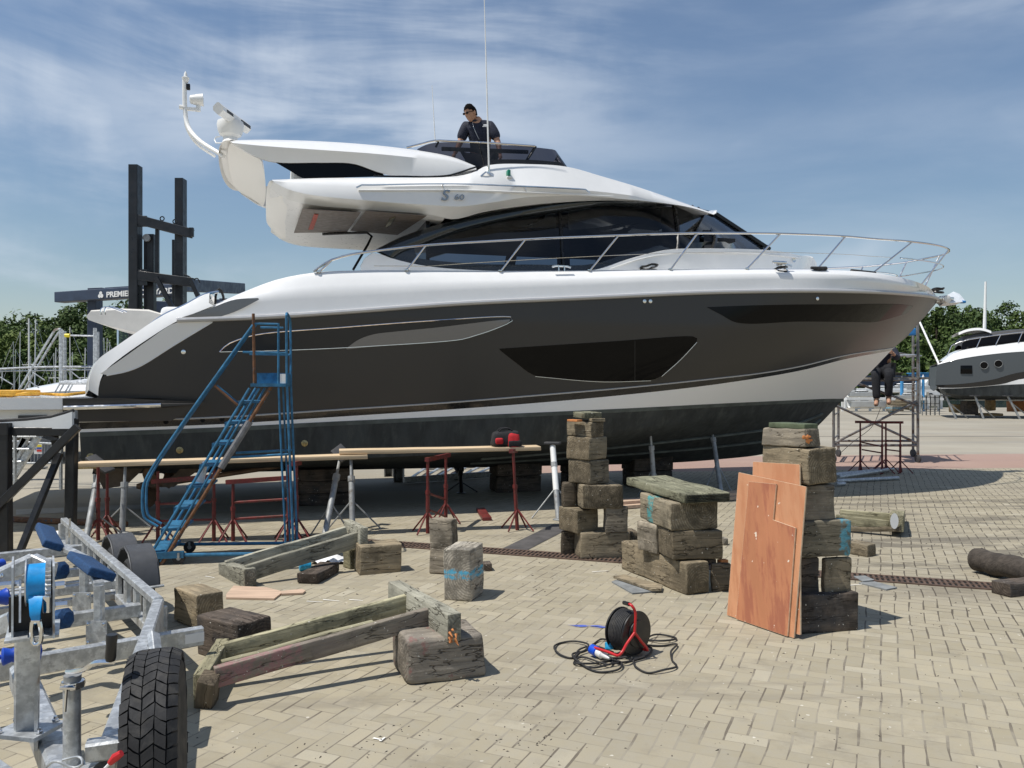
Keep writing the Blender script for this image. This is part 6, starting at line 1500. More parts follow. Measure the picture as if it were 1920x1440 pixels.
# wheels and mudguards
def wheel(c, ax_, R, w_, name='wheel', par=None):
    mb = MB(); mb.lathe([(R*.62, -w_*.42), (R*.86, -w_*.5), (R*.97, -w_*.40), (R, -w_*.25), (R, w_*.25), (R*.97, w_*.40), (R*.86, w_*.5), (R*.62, w_*.42)], c, ax_, 40); t_ = mb.build(name, 'rubber', par or tr, 40)
    mb = MB(); mb.lathe([(R*.60, -w_*.36), (R*.63, -w_*.40), (R*.5, -w_*.2), (R*.2, -w_*.1), (R*.2, w_*.1), (R*.5, w_*.2), (R*.63, w_*.40), (R*.6, w_*.36)], c, ax_, 28); mb.build('rim', 'galv', t_, 40); return t_
ax_ = side
def guard(cx, cy, z_top, Lw, Rr):
    """blocky plastic mudguard over a wheel; cx, cy on the picture for its top front corner"""
    c = PZ(cx, cy, z_top); prof = []
    for a_ in (0, 12, 40, 62, 90, 118, 140, 168, 180): prof.append((math.cos(rad(a_))*Rr*1.06, math.sin(rad(a_))*Rr))
    mb = MB(); wg = .165; rows = []
    for s_, k_ in ((-.5, .93), (-.47, 1), (.47, 1), (.5, .93)): rows.append([c+side*(wg*s_)+gd*(q[0]*k_)+up*(q[1]*k_-Rr) for q in prof])
    mb.grid(rows); mb.grid([[p*1.0-up*.0+V((0, 0, -.006)) for p in r] for r in rows][::-1])
    o = mb.build('mudguard', 'guard_grey', tr, 30)
    mb = MB()
    for s_ in (-.5, .5): mb.tube([c+side*(wg*s_)+gd*(q[0]*.96)+up*(q[1]*.96-Rr) for q in prof], .006, 6)
    mb.build('guard_lip', 'guard_grey', o); wheel(c-up*Rr+up*-.03, side, Rr-.06, .15); return c
g1 = guard(258, 1020, .56, .5, .25); g2 = guard(225, 1000, .56, .5, .25)
tb('guard_bracket', g1-up*.24+gd*.29-side*.05, g1-up*.24+gd*.29+side*.10, .03, .012)
tb('axle', g1-up*.33, g1-up*.33+side*-1.7, .05, .05); tb('axle', g2-up*.33, g2-up*.33+side*-1.7, .05, .05)
for gg in (g1, g2): wheel(gg-up*.33+side*-1.85, side, .24, .15)
# spare wheel stood up beside the drawbar, with a blocky tread
sc_ = P(285, 1228, 2.62); Rs = .285; cs = V((sc_.x, sc_.y+.03, sc_.z-Rs)); axs = V((.925, .31, .02)).normalized()
ws = .16
spare = wheel(cs, axs, Rs-.012, ws, 'spare_wheel')
mb = MB(); q = V((0, 0, 1)).rotation_difference(axs); nb_ = 46; rt = random.Random(2)
ex = axs; ey = up.cross(ex).normalized(); ez = ex.cross(ey)
for col_, (u0, u1) in enumerate([(-.50, -.34), (-.32, -.13), (-.11, .10), (.12, .31), (.33, .50)]):
    for i in range(nb_):
        a0 = (i+(col_ % 2)*.5)/nb_*2*math.pi; a1 = a0+2*math.pi/nb_*.88; sk = (.55 if 0 < col_ < 4 else .2)*2*math.pi/nb_*(1 if col_ % 2 else -1)
        pts = []
        for (u, aa) in ((u0, a0), ((u0+u1)/2, a0+sk*.6), (u1, a0+sk), (u1, a1+sk), ((u0+u1)/2, a1+sk*.6), (u0, a1)):
            e = 1-.42*max(0, abs(u)-.27)**1.6*1.6; pts.append(((u+rt.uniform(-.012, .012))*ws, aa+rt.uniform(-.006, .006), e))
        vb = [cs+ex*u+(ey*math.cos(aa)+ez*math.sin(aa))*(Rs-.02)*e for u, aa, e in pts]; vt = [cs+ex*u*.995+(ey*math.cos(aa)+ez*math.sin(aa))*(Rs*e) for u, aa, e in pts]
        mb.add(vt+vb, [(0, 1, 2, 3, 4, 5)]+[(k, (k+6), (k+1) % 6+6, (k+1) % 6) for k in range(6)])
mb.build('tread', 'rubber', spare, 20)
tb('wheel_bracket', cs+ex*-.07, cs+ex*-.20, .06, .06)
tb('frame_bracket', P(288, 1190, 3.9), P(296, 1258, 3.7), .035, .05, up=(0, 1, 0))
mb = MB(); mb.tube([P(130, 985, 6.9)+V((0, 0, -.1)), P(131, 990, 6.9)+V((0, 0, .08))], .008, 6); mb.build('lashing_pin', 'steel', tr)
# ================================================================== black steel cradle frame at the left
fr_ = thing('steel_cradle', 'black steel support cradle with diagonal braces at the left edge', 'cradle', Gp(70, 1030))
dF = 8.0
def fb(name, a, b, w=.09, h=.09, m='black_steel', up=(0, 1, 0)): mb = MB(); mb.cbeam(a, b, w, h, up, .08); return mb.build(name, m, fr_, 20)
pl0 = P(10, 798, dF); pl1 = P(12, 1040, dF); pl1.z = 0; fb('post', pl1, pl0)
pr0 = P(136, 784, dF+.1); pr1 = P(131, 1030, dF+.1); pr1.z = 0; fb('post', pr1, pr0)
fb('top_beam', P(-160, 809, dF+.01), P(130, 809, dF+.06), .07, .085, up=(0, 0, 1))
fb('brace', P(146, 800, dF-.06), P(-40, 985, dF-.06), .05, .075, up=(0, 0, 1)); q = P(30, 1032, dF-.3); q.z = 0; fb('brace', P(112, 850, dF+.05), q, .055, .06)
q = P(-150, 1040, dF); q.z = 0; fb('post', q, P(-150, 798, dF))
fb('cap', P(10, 793, dF), P(10, 815, dF), .11, .11); mb = MB(); mb.cbeam(P(140, 770, dF+.1), P(140, 786, dF+.1), .05, .05, (0, 1, 0)); mb.build('jack_head', 'galv_dull', fr_, 20)
mb = MB(); tp_ = [P(a, b, dF+.02) for a, b in [(-160, 795), (0, 792), (50, 789), (95, 784), (120, 777), (135, 772)]]; bp_ = [P(a, b, dF+.02) for a, b in [(135, 804), (120, 804), (95, 804), (50, 804), (0, 804), (-160, 804)]]
mb.prism(tp_+bp_, (0, .06, 0)); mb.build('bunk_beam', 'far_white', fr_, 30)
mb = MB(); mb.tube([p+V((0, .03, .012)) for p in tp_], .018, 6); mb.build('bunk_rubber', 'rubber', fr_)
# rusty flat bar on the ground beyond
mb = MB(); a, b = P(20, 976, dz(978, 0)), P(235, 985, dz(988, 0)); a.z = b.z = .03; mb.cbeam(a, b, .10, .06); solo(mb, 'steel_bar', 'flat rust brown steel bar on the ground behind the black frame', 'steel bar', 'rusty', None, 20)
# ================================================================== things on the far side of the yacht, seen under it
lad = thing('aluminium_ladder', 'silver aluminium ladder lying on the ground on the far side of the yacht', 'ladder', Gp(820, 905))
a, b = Gp(757, 908), Gp(950, 894); c, d = Gp(790, 884), Gp(1000, 874)
for (p, q) in ((a, b), (c, d)): mb = MB(); mb.cbeam(p+V((0, 0, .07)), q+V((0, 0, .07)), .05, .10); mb.build('rail', 'galv', lad, 20)
for k in range(8): u = (k+.4)/8; mb = MB(); mb.cbeam(a.lerp(b, u)+V((0, 0, .08)), c.lerp(d, u)+V((0, 0, .08)), .05, .03); mb.build('rung', 'galv', lad, 20)
for lab, x_, y_ in (('steel channel bracket beside the end of the aluminium ladder', 748, 903), ('galvanised box frame left of the aluminium ladder', 730, 893)):
    q = Gp(x_, y_); mb = MB(); mb.box(q+V((-.07, 0, .2)), (.02, .2, .4)); mb.box(q+V((.07, 0, .2)), (.02, .2, .4)); mb.box(q+V((0, 0, .40)), (.16, .2, .02)); mb.box(q+V((0, .08, .2)), (.16, .02, .4)); solo(mb, 'bracket', lab, 'bracket', 'galv_dull', None, 0)
# ================================================================== scaffold tower at the bow
sc0 = thing('scaffold_tower', 'mobile scaffold tower beyond the bow, carrying the seated worker', 'scaffold', Gp(1640, 865))
def sx(name, pts, r=.026, m='scaffold', n=8): mb = MB(); mb.tube(pts, r, n); return mb.build(name, m, sc0)
dN, dFa = 17.4, 18.8
nl_, nr_ = P(1563, 868, dN), P(1721, 868, dN); fl_, fr2 = P(1572, 868, dFa), P(1712, 868, dFa)
for q, yt, dd in ((nl_, 640, dN), (nr_, 606, dN), (fl_, 640, dFa), (fr2, 600, dFa)):
    q.z = .16; tq = V((q.x, q.y, P(0, yt, dd).z)); sx('upright', [q, tq], .030)
    mb = MB(); mb.lathe([(.05, -.025), (.085, -.02), (.085, .02), (.05, .025)], V((q.x, q.y, .086)), (1, .2, 0), 18); mb.build('castor', 'rubber_soft', sc0); sx('castor_fork', [V((q.x, q.y-.04, .09)), V((q.x, q.y, .2))], .02)
Zs = lambda q, z: V((q.x, q.y, z))
for z_ in (.36, ): sx('ledger', [Zs(nl_, z_), Zs(nr_, z_)]); sx('ledger', [Zs(fl_, z_), Zs(fr2, z_)]); sx('ledger', [Zs(nl_, z_), Zs(fl_, z_)]); sx('ledger', [Zs(nr_, z_), Zs(fr2, z_)])
zpl = 1.80
sx('diagonal', [Zs(nl_, .40), Zs(nr_, 1.30)]); sx('diagonal', [Zs(nr_, .40), Zs(nl_, 1.22)]); sx('diagonal', [Zs(nr_, 1.2), Zs(nl_, zpl+.05)]); sx('ledger', [Zs(nl_, zpl-.06), Zs(nr_, zpl-.06)]); sx('ledger', [Zs(fl_, zpl-.06), Zs(fr2, zpl-.06)])
for i in range(5): z_ = .5+i*.5; sx('rung', [Zs(nl_, z_), Zs(fl_, z_)], .018); sx('rung', [Zs(nr_, z_), Zs(fr2, z_)], .018)
sx('guard_bar', [P(1640, 667, dN), P(1718, 666, dN)], .024, 'galv'); sx('guard_bar', [P(1560, 640, dFa), P(1712, 667, dFa)], .022)
mb = MB(); pm_ = (nl_+nr_+fl_+fr2)/4; mb.box((pm_.x+.42, pm_.y, zpl-.03), (.82, 1.3, .05)); mb.build('platform', 'timber_pale', sc0, 0)
mb = MB(); mb.rbox(P(1709, 622, dN-.1), (.16, .1, .16), .03); mb.build('blue_cloth', 'tape_blue', sc0)
sx('trailing_cable', catmull([P(1652, 763, 17.0), P(1635, 800, 17), P(1600, 828, 17.1), P(1575, 850, 17.2)], 20), .006, 'rubber', 5)
# red trestles by the scaffold
GT2 = 'red trestles stored by the scaffold tower'
red_trestle('red trestle standing left, in front of the scaffold tower', [(1613, 791, 886, 15.4), (1654, 792, 890, 15.2)], (P(1603, 791, 15.4), P(1660, 792, 15.2)), [(P(1615, 829, 15.4), P(1652, 837, 15.2)), (P(1616, 843, 15.4), P(1652, 849, 15.2))], group=GT2)
red_trestle('red trestle standing right, in front of the scaffold tower', [(1661, 792, 886, 15.6), (1688, 792, 892, 15.3)], (P(1655, 792, 15.6), P(1693, 792, 15.3)), [(P(1662, 826, 15.6), P(1687, 828, 15.3)), (P(1662, 843, 15.6), P(1687, 846, 15.3))], group=GT2)
for i, (x0, y0, x1, y1) in enumerate([(1570, 893, 1664, 884), (1573, 902, 1674, 886), (1568, 906, 1684, 900), (1566, 898, 1640, 889), (1568, 912, 1584, 911)]):
    a, b = Gp(x0, y0), Gp(x1, y1); a.z = b.z = .035+.03*(i % 2); mb = MB(); mb.tube([a, b], .034, 10)
    solo(mb, 'scaffold_tube', ['rearmost grey tube of the pile under the red trestles', 'grey tube ending below the left red trestle, second from the back', 'long front grey tube of the pile by the stack', 'middle grey tube of the pile by the stack', 'short grey tube end in front of the tube pile'][i], 'tube', 'galv', 'grey tubes lying by the scaffold tower', 40)
# ================================================================== second yacht on stands at the right
YD = 40.0; y2 = thing('motor_yacht', 'smaller grey and white motor yacht on stands at the right edge', 'yacht', P(1850, 775, YD)*1.0)
y2.location.z = 0; ORG[y2.name].z = 0
bu2 = V((math.cos(rad(-22)), math.sin(rad(-22)), 0)); bw2 = V((bu2.y, -bu2.x, 0)); o2 = P(1756, 720, YD); o2.z = 0; Ln2 = 12.5
def q2(px, py):   # place on the near side plane of that boat
    p = onplane(px, py, o2, bw2); return ((p-o2).dot(bu2), p.z)
def half2(s_): x = max(0, (s_-6.5)/(Ln2-6.5)); return 1.95*(1-x**2.4)+.0
def loft2(curves, name, m, n=40, inset=None, cap=True):
    rows = []
    for ci, (c, f_) in enumerate(curves):
        pts = catmull([V((s_, 0, z_)) for s_, z_ in c], n); rows.append([V((p.x, half2(p.x)*f_, p.z)) for p in pts])
    mb = MB(); mb.grid([[o2+bu2*p.x+bw2*(p.y-1.95)+V((0, 0, p.z)) for p in r] for r in rows]); mb.grid([[o2+bu2*p.x+bw2*(-p.y-1.95)+V((0, 0, p.z)) for p in r] for r in rows][::-1])
    return mb.build(name, m, y2, 45)
ext = lambda l, s_, z_: [q2(a, b) for a, b in l]+[(s_, z_)]
cG = ext([(1757, 684), (1800, 673), (1860, 664), (1920, 659)], 11.9, 3.35); cW = ext([(1754, 722), (1800, 720), (1860, 712), (1920, 697)], 11.3, 2.45); cW2 = ext([(1762, 727), (1800, 727), (1880, 720), (1920, 710)], 11.0, 2.15); cB = ext([(1765, 729), (1800, 728), (1880, 722), (1920, 720)], 10.6, 1.85); cC = ext([(1775, 737), (1800, 741), (1850, 742), (1920, 744)], 10.2, 1.25); cK = ext([(1780, 742), (1800, 748), (1850, 751), (1920, 751)], 9.8, 1.0)
loft2([(cW, .97), ([((a+c)/2, (b+d)/2) for (a, b), (c, d) in zip(cW, cG)], .99), (cG, 1.0)], 'hull', 'yacht_grey')
tr2 = MB(); tr2.prism([o2+bu2*.02+bw2*(y_-1.95)+V((0, 0, z_)) for y_, z_ in ((1.9, 2.5), (1.85, 1.6), (1.7, 1.42), (0, 1.3), (-1.7, 1.42), (-1.85, 1.6), (-1.9, 2.5))], bu2*.04); tr2.build('transom', 'yacht_grey', y2, 0)
loft2([(cW2, .955), (cW, .972)], 'boot_band', 'boot_black'); loft2([(cB, .95), (cW2, .957)], 'boot_stripe', 'boot_white'); loft2([(cK, .0), (cC, .9), (cB, .95)], 'bottom', 'antifoul')
cD = ext([(1770, 678), (1795, 660), (1830, 652), (1880, 646), (1920, 641)], 11.9, 3.5)
loft2([(cG, 1.005), (cD, .92), ([(a, b+.05) for a, b in cD], .6), ([(a, b+.08) for a, b in cD], 0)], 'deck', 'gelcoat')
cWt = ext([(1806, 655), (1808, 641), (1840, 632), (1880, 628), (1920, 624)], 7.6, 3.95); cWb = ext([(1800, 657), (1812, 655), (1840, 650), (1880, 644), (1920, 641)], 8.9, 3.6)
loft2([(cWb, .80), (cWt, .70)], 'side_window', 'black_glass'); loft2([(cWt, .705), ([(a, b+.18) for a, b in cWt], .66), ([(a, b+.28) for a, b in cWt], 0)], 'canopy', 'rubber_soft')
cH = ext([(1800, 627), (1815, 621), (1840, 618), (1860, 623)], q2(1862, 624)[0], q2(1862, 624)[1])
loft2([(cH, .74), ([(a, b+.12) for a, b in cH], .72), ([(a, b+.14) for a, b in cH], 0)], 'roof_wing', 'gelcoat', 12)
def on2(s_, z_, f_=1.0): return o2+bu2*s_+bw2*(half2(s_)*f_-1.95)+V((0, 0, z_))
mb = MB(); s_, z_ = q2(1812, 693); mb.rbox(on2(s_, z_, .99), (.5, .06, .40), .05, Matrix((bu2, -bw2, up)).transposed(), seg=.5); mb.build('porthole', 'black_glass', y2)
for x_, y_ in ((1845, 685), (1872, 682)):
    s_, z_ = q2(x_, y_); mb = MB(); mb.lathe([(.17, -.02), (.17, .03)], on2(s_, z_, .995), bw2, 20); pb_ = mb.build('porthole', 'black_glass', y2); mb = MB(); mb.tube([on2(s_+.17*math.cos(k/20*6.283), z_+.17*math.sin(k/20*6.283), 1.012) for k in range(20)], .010, 6, True); mb.build('porthole_rim', 'galv_dull', pb_)
mb = MB(); rl = [q2(a, b) for a, b in [(1776, 668), (1785, 648), (1800, 641), (1820, 636), (1870, 628), (1920, 622)]]; mb.tube([on2(s_, z_, .93) for s_, z_ in rl], .022, 6)
for x0, y0, x1, y1 in ((1832, 651, 1840, 633), (1868, 646, 1877, 628), (1910, 642, 1918, 623)):
    a, b = q2(x0, y0), q2(x1, y1); mb.tube([on2(*a, .93), on2(*b, .93)], .02, 6)
mb.build('guard_rail', 'steel', y2)
mb = MB(); mb.tube([P(1846, 622, YD+2), P(1848, 528, YD+2)], [.09, .05], 8)
solo(mb, 'sailboat_mast', 'white mast rising behind the grey yacht at the right', 'mast', 'white_paint', 'masts in the marina', 40)
for i, (x0, x1, y1) in enumerate(((1828, 1818, 779), (1889, 1884, 780), (1773, 1768, 776))):
    a = P(x0, 742, YD-1); b = P(x1, y1, 44); b = V(((x1-960)/F*YD, YD-1.2, .0)); t_ = thing('boat_prop', ['steel prop under the middle of the far grey yacht', 'steel prop under the far grey yacht nearest the right edge', 'steel prop under the stern of the far grey yacht'][i], 'boat prop', b, 'props under the far grey yacht')
    b2 = V((b.x+.9, b.y+.6, 0)); mb = MB(); mb.tube([b, a], .05, 8); mb.build('tube', 'galv_dull', t_); mb = MB(); mb.tube([b2, a.lerp(b, .3)], .03, 6); mb.build('leg', 'galv_dull', t_)
    mb = MB(); mb.box(a, (.35, .3, .05)); mb.build('pad', 'rubber_soft', t_, 0)
for i, (x0, x1, y0, y1, nm, m, cat, lab) in enumerate([(1812, 1835, 752, 778, 'keel_block', 'timber_sooty', 'keel block', 'dark keel block pile under the far grey yacht'), (1844, 1880, 770, 779, 'pallet', 'crate_wood', 'pallet', 'light wooden pallet on the ground under the far grey yacht'), (1858, 1868, 750, 770, 'timber_prop', 'crate_wood', 'timber prop', 'light upright timber standing on the pallet'), (1790, 1806, 758, 774, 'timber_offcut', 'crate_wood', 'timber', 'leaning light timber pieces beside the stern props'), (1900, 1925, 752, 772, 'crate', 'orange_block', 'crate', 'brown crate load at the right edge under the far yacht')]):
    d = 41+i*.3; a, b = P(x0, y1, d), P(x1, y0, d); mb = MB(); h = b.z-max(0, a.z); 
    if nm == 'pallet':
        for k in range(3): mb.box(((a.x+b.x)/2, d+.35*k, .10), (b.x-a.x, .1, .10))
        for k in range(7): mb.box((a.x+(b.x-a.x)*(k+.5)/7, d+.35, .17), ((b.x-a.x)/9, .8, .03))
    else: mb.rbox(((a.x+b.x)/2, d+.3, max(0, a.z)+h/2), (b.x-a.x, .6, h), .04, None, .3, .01, 0, i)
    solo(mb, nm, lab, cat, m, None, 30)
# ================================================================== marina clutter beyond the bow
rm = random.Random(11)
for i, (x_, w_, y0, y1, lab) in enumerate([(1691, 6, 714, 735, 'slim blue mooring post left of the scaffold leg'), (1722, 8, 712, 752, 'tall blue mooring post with white cap right of the scaffold leg'), (1731, 5, 710, 738, 'thin blue mooring post with white cap, rightmost of three')]):
    d = 50; a, b = P(x_, y1, d), P(x_, y0, d); o = thing('mooring_post', lab, 'mooring post', (a.x, d, 0), 'blue mooring posts'); r_ = w_/2/F*d
    mb = MB(); mb.tube([V((a.x, d, 0)), b], r_, 12); mb.build('post', 'blue_post', o); mb = MB(); mb.lathe([(r_, 0), (r_*1.1, .05), (r_*.1, .25)], b, up, 12); mb.build('cap', 'white_paint', o)
def hull_far(x0, x1, yt, yb, d, lab, m='far_white', cab=True, grp='small boats in the marina'):
    a, b = P(x0, yt, d), P(x1, yb, d); L = b.x-a.x; zt, zb = a.z, max(.02, b.z); o = thing('moored_boat', lab, 'boat', ((a.x+b.x)/2, d, zb), grp); rows = []
    for f_, z_ in ((.0, zb), (.75, zb+(zt-zb)*.2), (1, zt)): rows.append([V((a.x+L*k/12, d+f_*L*.14*(1-(max(0, k/12-.45)/.55)**2), z_)) for k in range(13)])
    mb = MB(); mb.grid(rows); mb.grid([[V((p.x, 2*d-p.y, p.z)) for p in r] for r in rows][::-1]); mb.build('hull', m, o, 40)
    tp = rows[2]; mb = MB(); mb.add(tp+[V((p.x, 2*d-p.y, p.z)) for p in tp[::-1]], [tuple(range(26))]); mb.build('deck', m, o, 0)
    if cab: mb = MB(); mb.rbox((a.x+L*.42, d, zt+(zt-zb)*.25), (L*.38, L*.16, (zt-zb)*.55), .08, None, .5, 0, .25); c_ = mb.build('cabin', m, o); mb = MB(); mb.box((a.x+L*.42, d, zt+(zt-zb)*.28), (L*.36, L*.163, (zt-zb)*.18)); mb.build('cabin_window', 'black_glass', c_, 0)
BT = [(1590, 1650, 736, 745, 47, 'white boat hull glimpsed under the bow, left of the sitting worker'), (1600, 1700, 728, 737, 55, 'long white boat moored behind the sitting worker, farthest row'), (1592, 1672, 752, 765, 45.5, 'low white dinghy hull at the quay left of the scaffold leg'), (1655, 1760, 724, 734, 57, 'white boat moored behind the blue posts, near the van'), (1680, 1730, 741, 749, 48, 'small white boat at the foot of the blue posts'), (1742, 1760, 740, 762, 46, 'upright white boat end left of the far grey yacht stern')]
for b in BT: hull_far(*b, cab=b[0] not in (1592, 1742))
# lumber pile and steel racks on the quay
for i in range(7):
    a = P(1678+i*6, 766-(i*5) % 14, 44); L = rm.uniform(.7, 1.3); mb = MB(); rz = Matrix.Rotation(rm.uniform(-.5, .5), 3, 'Y') @ Matrix.Rotation(rm.uniform(-.6, .6), 3, 'Z')
    mb.rbox((a.x, 44+.2*i, max(.2, a.z)), (L, .4, .28), .03, rz, .4, .004, 0, i); solo(mb, 'lumber', ['leftmost', 'second', 'third', 'middle', 'fifth', 'sixth', 'rightmost'][i]+' rough timber of the lumber heap behind the scaffold leg', 'lumber', ['timber_pale', 'timber_light', 'timber_grey'][i % 3], 'lumber heap on the quay', 40)
for i, x_ in enumerate((1733, 1740, 1748, 1757)):
    o = thing('steel_rack', ['leftmost', 'second', 'third', 'rightmost'][i]+' grey steel frame standing between the posts and the far yacht', 'steel rack', P(x_, 768, 43.5)*1.0, 'grey steel frames on the quay'); o.location.z = 0; ORG[o.name].z = 0
    a = P(x_, 768, 43.5); mb = MB()
    for dx_ in (-.1, .12): mb.beam((a.x+dx_, 43.5, 0), (a.x+dx_, 43.5, 1.05), .04, .04, (0, 1, 0))
    mb.build('upright', 'galv_dull', o, 0); mb = MB()
    for z_ in (.3, .62, .95): mb.beam((a.x-.12, 43.5, z_), (a.x+.14, 43.5, z_), .04, .04)
    mb.build('bar', 'galv_dull', o, 0)
# white van and blue skip, dark quay sheds
vn = thing('parked_van', 'small white van parked left of the far grey yacht stern', 'van', P(1747, 721, 60)*1.0); vn.location.z = .0; ORG[vn.name].z = 0
a = P(1747, 721, 60); mb = MB(); pr = [(-.8, .3), (.85, .3), (.88, .75), (.5, .95), (.3, 1.45), (-.6, 1.5), (-.8, 1.2)]; mb.prism([V((a.x+p, 59.2, q+.55)) for p, q in pr], (0, 1.6, 0)); mb.build('body', 'far_white', vn, 30)
mb = MB(); mb.box((a.x+.05, 59.19, 1.72), (.75, .02, .3)); mb.build('window', 'black_glass', vn, 0)
for dx_ in (-.5, .5): mb = MB(); mb.lathe([(.26, 0), (.26, .2)], (a.x+dx_, 59.15, .75), (0, 1, 0), 14); mb.build('wheel', 'rubber', vn)
for i, (x0, x1, y0, y1, d, m, nm, lab) in enumerate([(1727, 1752, 700, 721, 66, 'blue_post', 'container', 'blue container beyond the mooring posts'), (1600, 1715, 706, 724, 62, 'navy_steel', 'quay_shed', 'long dark low shed beyond the moored boats under the bow'), (1676, 1690, 700, 709, 63, 'timber_dark', 'quay_shed', 'small brown hut on top of the quay behind the scaffold platform')]):
    a, b = P(x0, y1, d), P(x1, y0, d); mb = MB(); mb.box(((a.x+b.x)/2, d+1, max(a.z, 0)/1+(b.z-a.z)/2), (b.x-a.x, 2.2, b.z-a.z)); mb.box(((a.x+b.x)/2, d+1, b.z+.03), (b.x-a.x+.2, 2.4, .08)); solo(mb, nm, lab, nm.replace('_', ' '), m, None, 0)
# pontoon strips
for i, (yy, x0, x1) in enumerate(((748, 1580, 1760), (733, 1585, 1765))):
    d = 50+i*5; a, b = P(x0, yy, d), P(x1, yy, d); mb = MB(); mb.box(((a.x+b.x)/2, d, a.z), (b.x-a.x, 1.2, .14)); 
    for k in range(8): mb.box((a.x+(b.x-a.x)*k/7, d, a.z/2), (.12, .12, a.z))
    solo(mb, 'pontoon', ['nearer pale pontoon deck behind the sitting worker', 'farther pale pontoon deck behind the sitting worker'][i], 'pontoon', 'far_white', 'pontoons', 0)
# ================================================================== left background
# white upturned boat
wb2 = thing('moored_boat', 'large white boat lying behind the swim platform at the left edge', 'boat', P(40, 745, 17)*1.0, None); wb2.location.z = 0; ORG[wb2.name].z = 0
rows = []
tpx = [(-260, 742), (-60, 738), (0, 731), (60, 719), (120, 708), (165, 706), (260, 712), (300, 730)]; bpx = [(-260, 748), (-60, 747), (0, 746), (60, 745), (120, 744), (165, 744), (260, 744), (300, 742)]
tpc = catmull([P(a, b, 17) for a, b in tpx], 30); bpc = catmull([P(a, b, 17) for a, b in bpx], 30)
for k, (dy, u) in enumerate(((0, 0), (-.05, .3), (.1, .6), (.5, .9), (1.2, 1), (2.4, .95), (3, .4), (3, 0))): rows.append([b.lerp(a, u)+V((0, dy, 0)) for a, b in zip(tpc, bpc)])
mb = MB(); mb.grid(rows); mb.build('hull', 'gelcoat', wb2, 60); mb = MB(); mb.tube([p+V((0, -.06, -.03)) for p in bpc], .06, 6); mb.build('rubbing_band', 'rubber_soft', wb2)
mb = MB()
for x_ in (-100, 60, 240): a = P(x_, 746, 18); mb.box((a.x, 18, a.z/2), (.5, 1.6, a.z))
mb.build('support', 'timber_grey', wb2, 0)
# galvanised boarding steps behind the platform
bs = thing('boarding_steps', 'galvanised steel boarding steps with tall handrails behind the swim platform', 'boarding steps', P(70, 746, 13)*1.0); bs.location.z = 0; ORG[bs.name].z = 0
dS = 13.0
def bsx(pts, r, name='handrail', dd=0): mb = MB(); mb.tube(catmull([P(a, b, dS+dd) for a, b in pts], 8*len(pts)) if len(pts) > 2 else [P(a, b, dS+dd) for a, b in pts], r, 8); mb.build(name, 'galv', bs)
bsx([(0, 800), (28, 745), (97, 628), (104, 618), (114, 617)], .018); bsx([(10, 800), (38, 745), (103, 634), (112, 622), (120, 622)], .018, dd=.5)
bsx([(114, 617), (114, 720)], .028, 'post'); bsx([(121, 621), (122, 720)], .028, 'post', .5); bsx([(178, 615), (178, 720)], .028, 'post'); bsx([(183, 622), (183, 720)], .028, 'post', .5)
bsx([(132, 629), (176, 630)], .014, 'top_rail', .2); mb = MB(); mb.tube([P(122, 629, dS+.2), P(131, 629, dS+.2)], .030, 10); mb.build('yellow_clip', 'sign_yellow', bs)
bsx([(0, 692), (60, 689), (114, 688), (176, 688)], .018, 'guard_rail', .3); bsx([(0, 696), (176, 693)], .010, 'guard_rail', .3); bsx([(113, 717), (182, 717)], .035, 'deck_beam'); bsx([(4, 697), (4, 715)], .010, 'post', .3)
for a in ((0, 707, 25, 722), (60, 697, 84, 713), (130, 694, 156, 715), (55, 715, 73, 727)): bsx([(a[0], a[1]), (a[2], a[3])], .010, 'brace', .3)
for x_ in (112, 120, 131, 137): bsx([(x_, 720), (x_-14, 744)], .012, 'ladder_leg')
for x_ in (28, 114, 178): q = P(x_, 745, dS); mb = MB(); mb.tube([q, V((q.x, q.y, 0))], .03, 6); mb.build('post', 'galv', bs)
# steel crowd barrier, sloping ramp frame, printed notice
ba = thing('crowd_barrier', 'grey steel mesh barrier panel behind the black frame at the left', 'barrier', Gp(50, 880))
dB_ = dz(880, 0)
mb = MB(); a, b = P(-120, 880, dB_), P(96, 876, dB_); a.z = b.z = .12; a2, b2 = P(-120, 818, dB_), P(96, 832, dB_)
mb.tube([a, a2, b2, b], .02, 6, True)
mb.build('outer_tube', 'galv', ba)
mb = MB()
for k in range(1, 34): mb.tube([a.lerp(b, k/34), a2.lerp(b2, k/34)], .006, 4)
mb.build('bars', 'galv', ba)
for k in (.15, .5, .9): mb = MB(); q = a.lerp(b, k); mb.cbeam(V((q.x, q.y-.25, .02)), V((q.x, q.y+.25, .02)), .05, .03); mb.tube([V((q.x, q.y, .02)), q], .015, 6); mb.build('foot', 'galv', ba)
sgn = thing('warning_notice', 'small white notice with yellow, blue and red fields on the barrier', 'notice', P(72, 850, dB_-.04))
def nb(x0, y0, x1, y1, m, off, name):
    a, b = P(x0, y1, dB_-.04-off), P(x1, y0, dB_-.04-off); mb = MB(); mb.box(((a.x+b.x)/2, a.y, (a.z+b.z)/2), (b.x-a.x, .004, b.z-a.z)); mb.build(name, m, sgn, 0)
nb(64, 833, 79, 851, 'white_paint', 0, 'board'); nb(69, 834, 78, 838, 'sign_yellow', .004, 'yellow_field'); nb(69, 839, 78, 842, 'sign_blue', .004, 'blue_field'); nb(69, 843, 78, 847, 'sign_red', .004, 'red_field'); nb(65, 836, 68, 839, 'sign_red', .004, 'symbol'); nb(65, 841, 68, 843, 'sign_blue', .004, 'symbol')
rp = thing('access_ramp', 'slanting galvanised stair frame behind the black frame at the left', 'stair frame', Gp(20, 950))
dR = 14.2
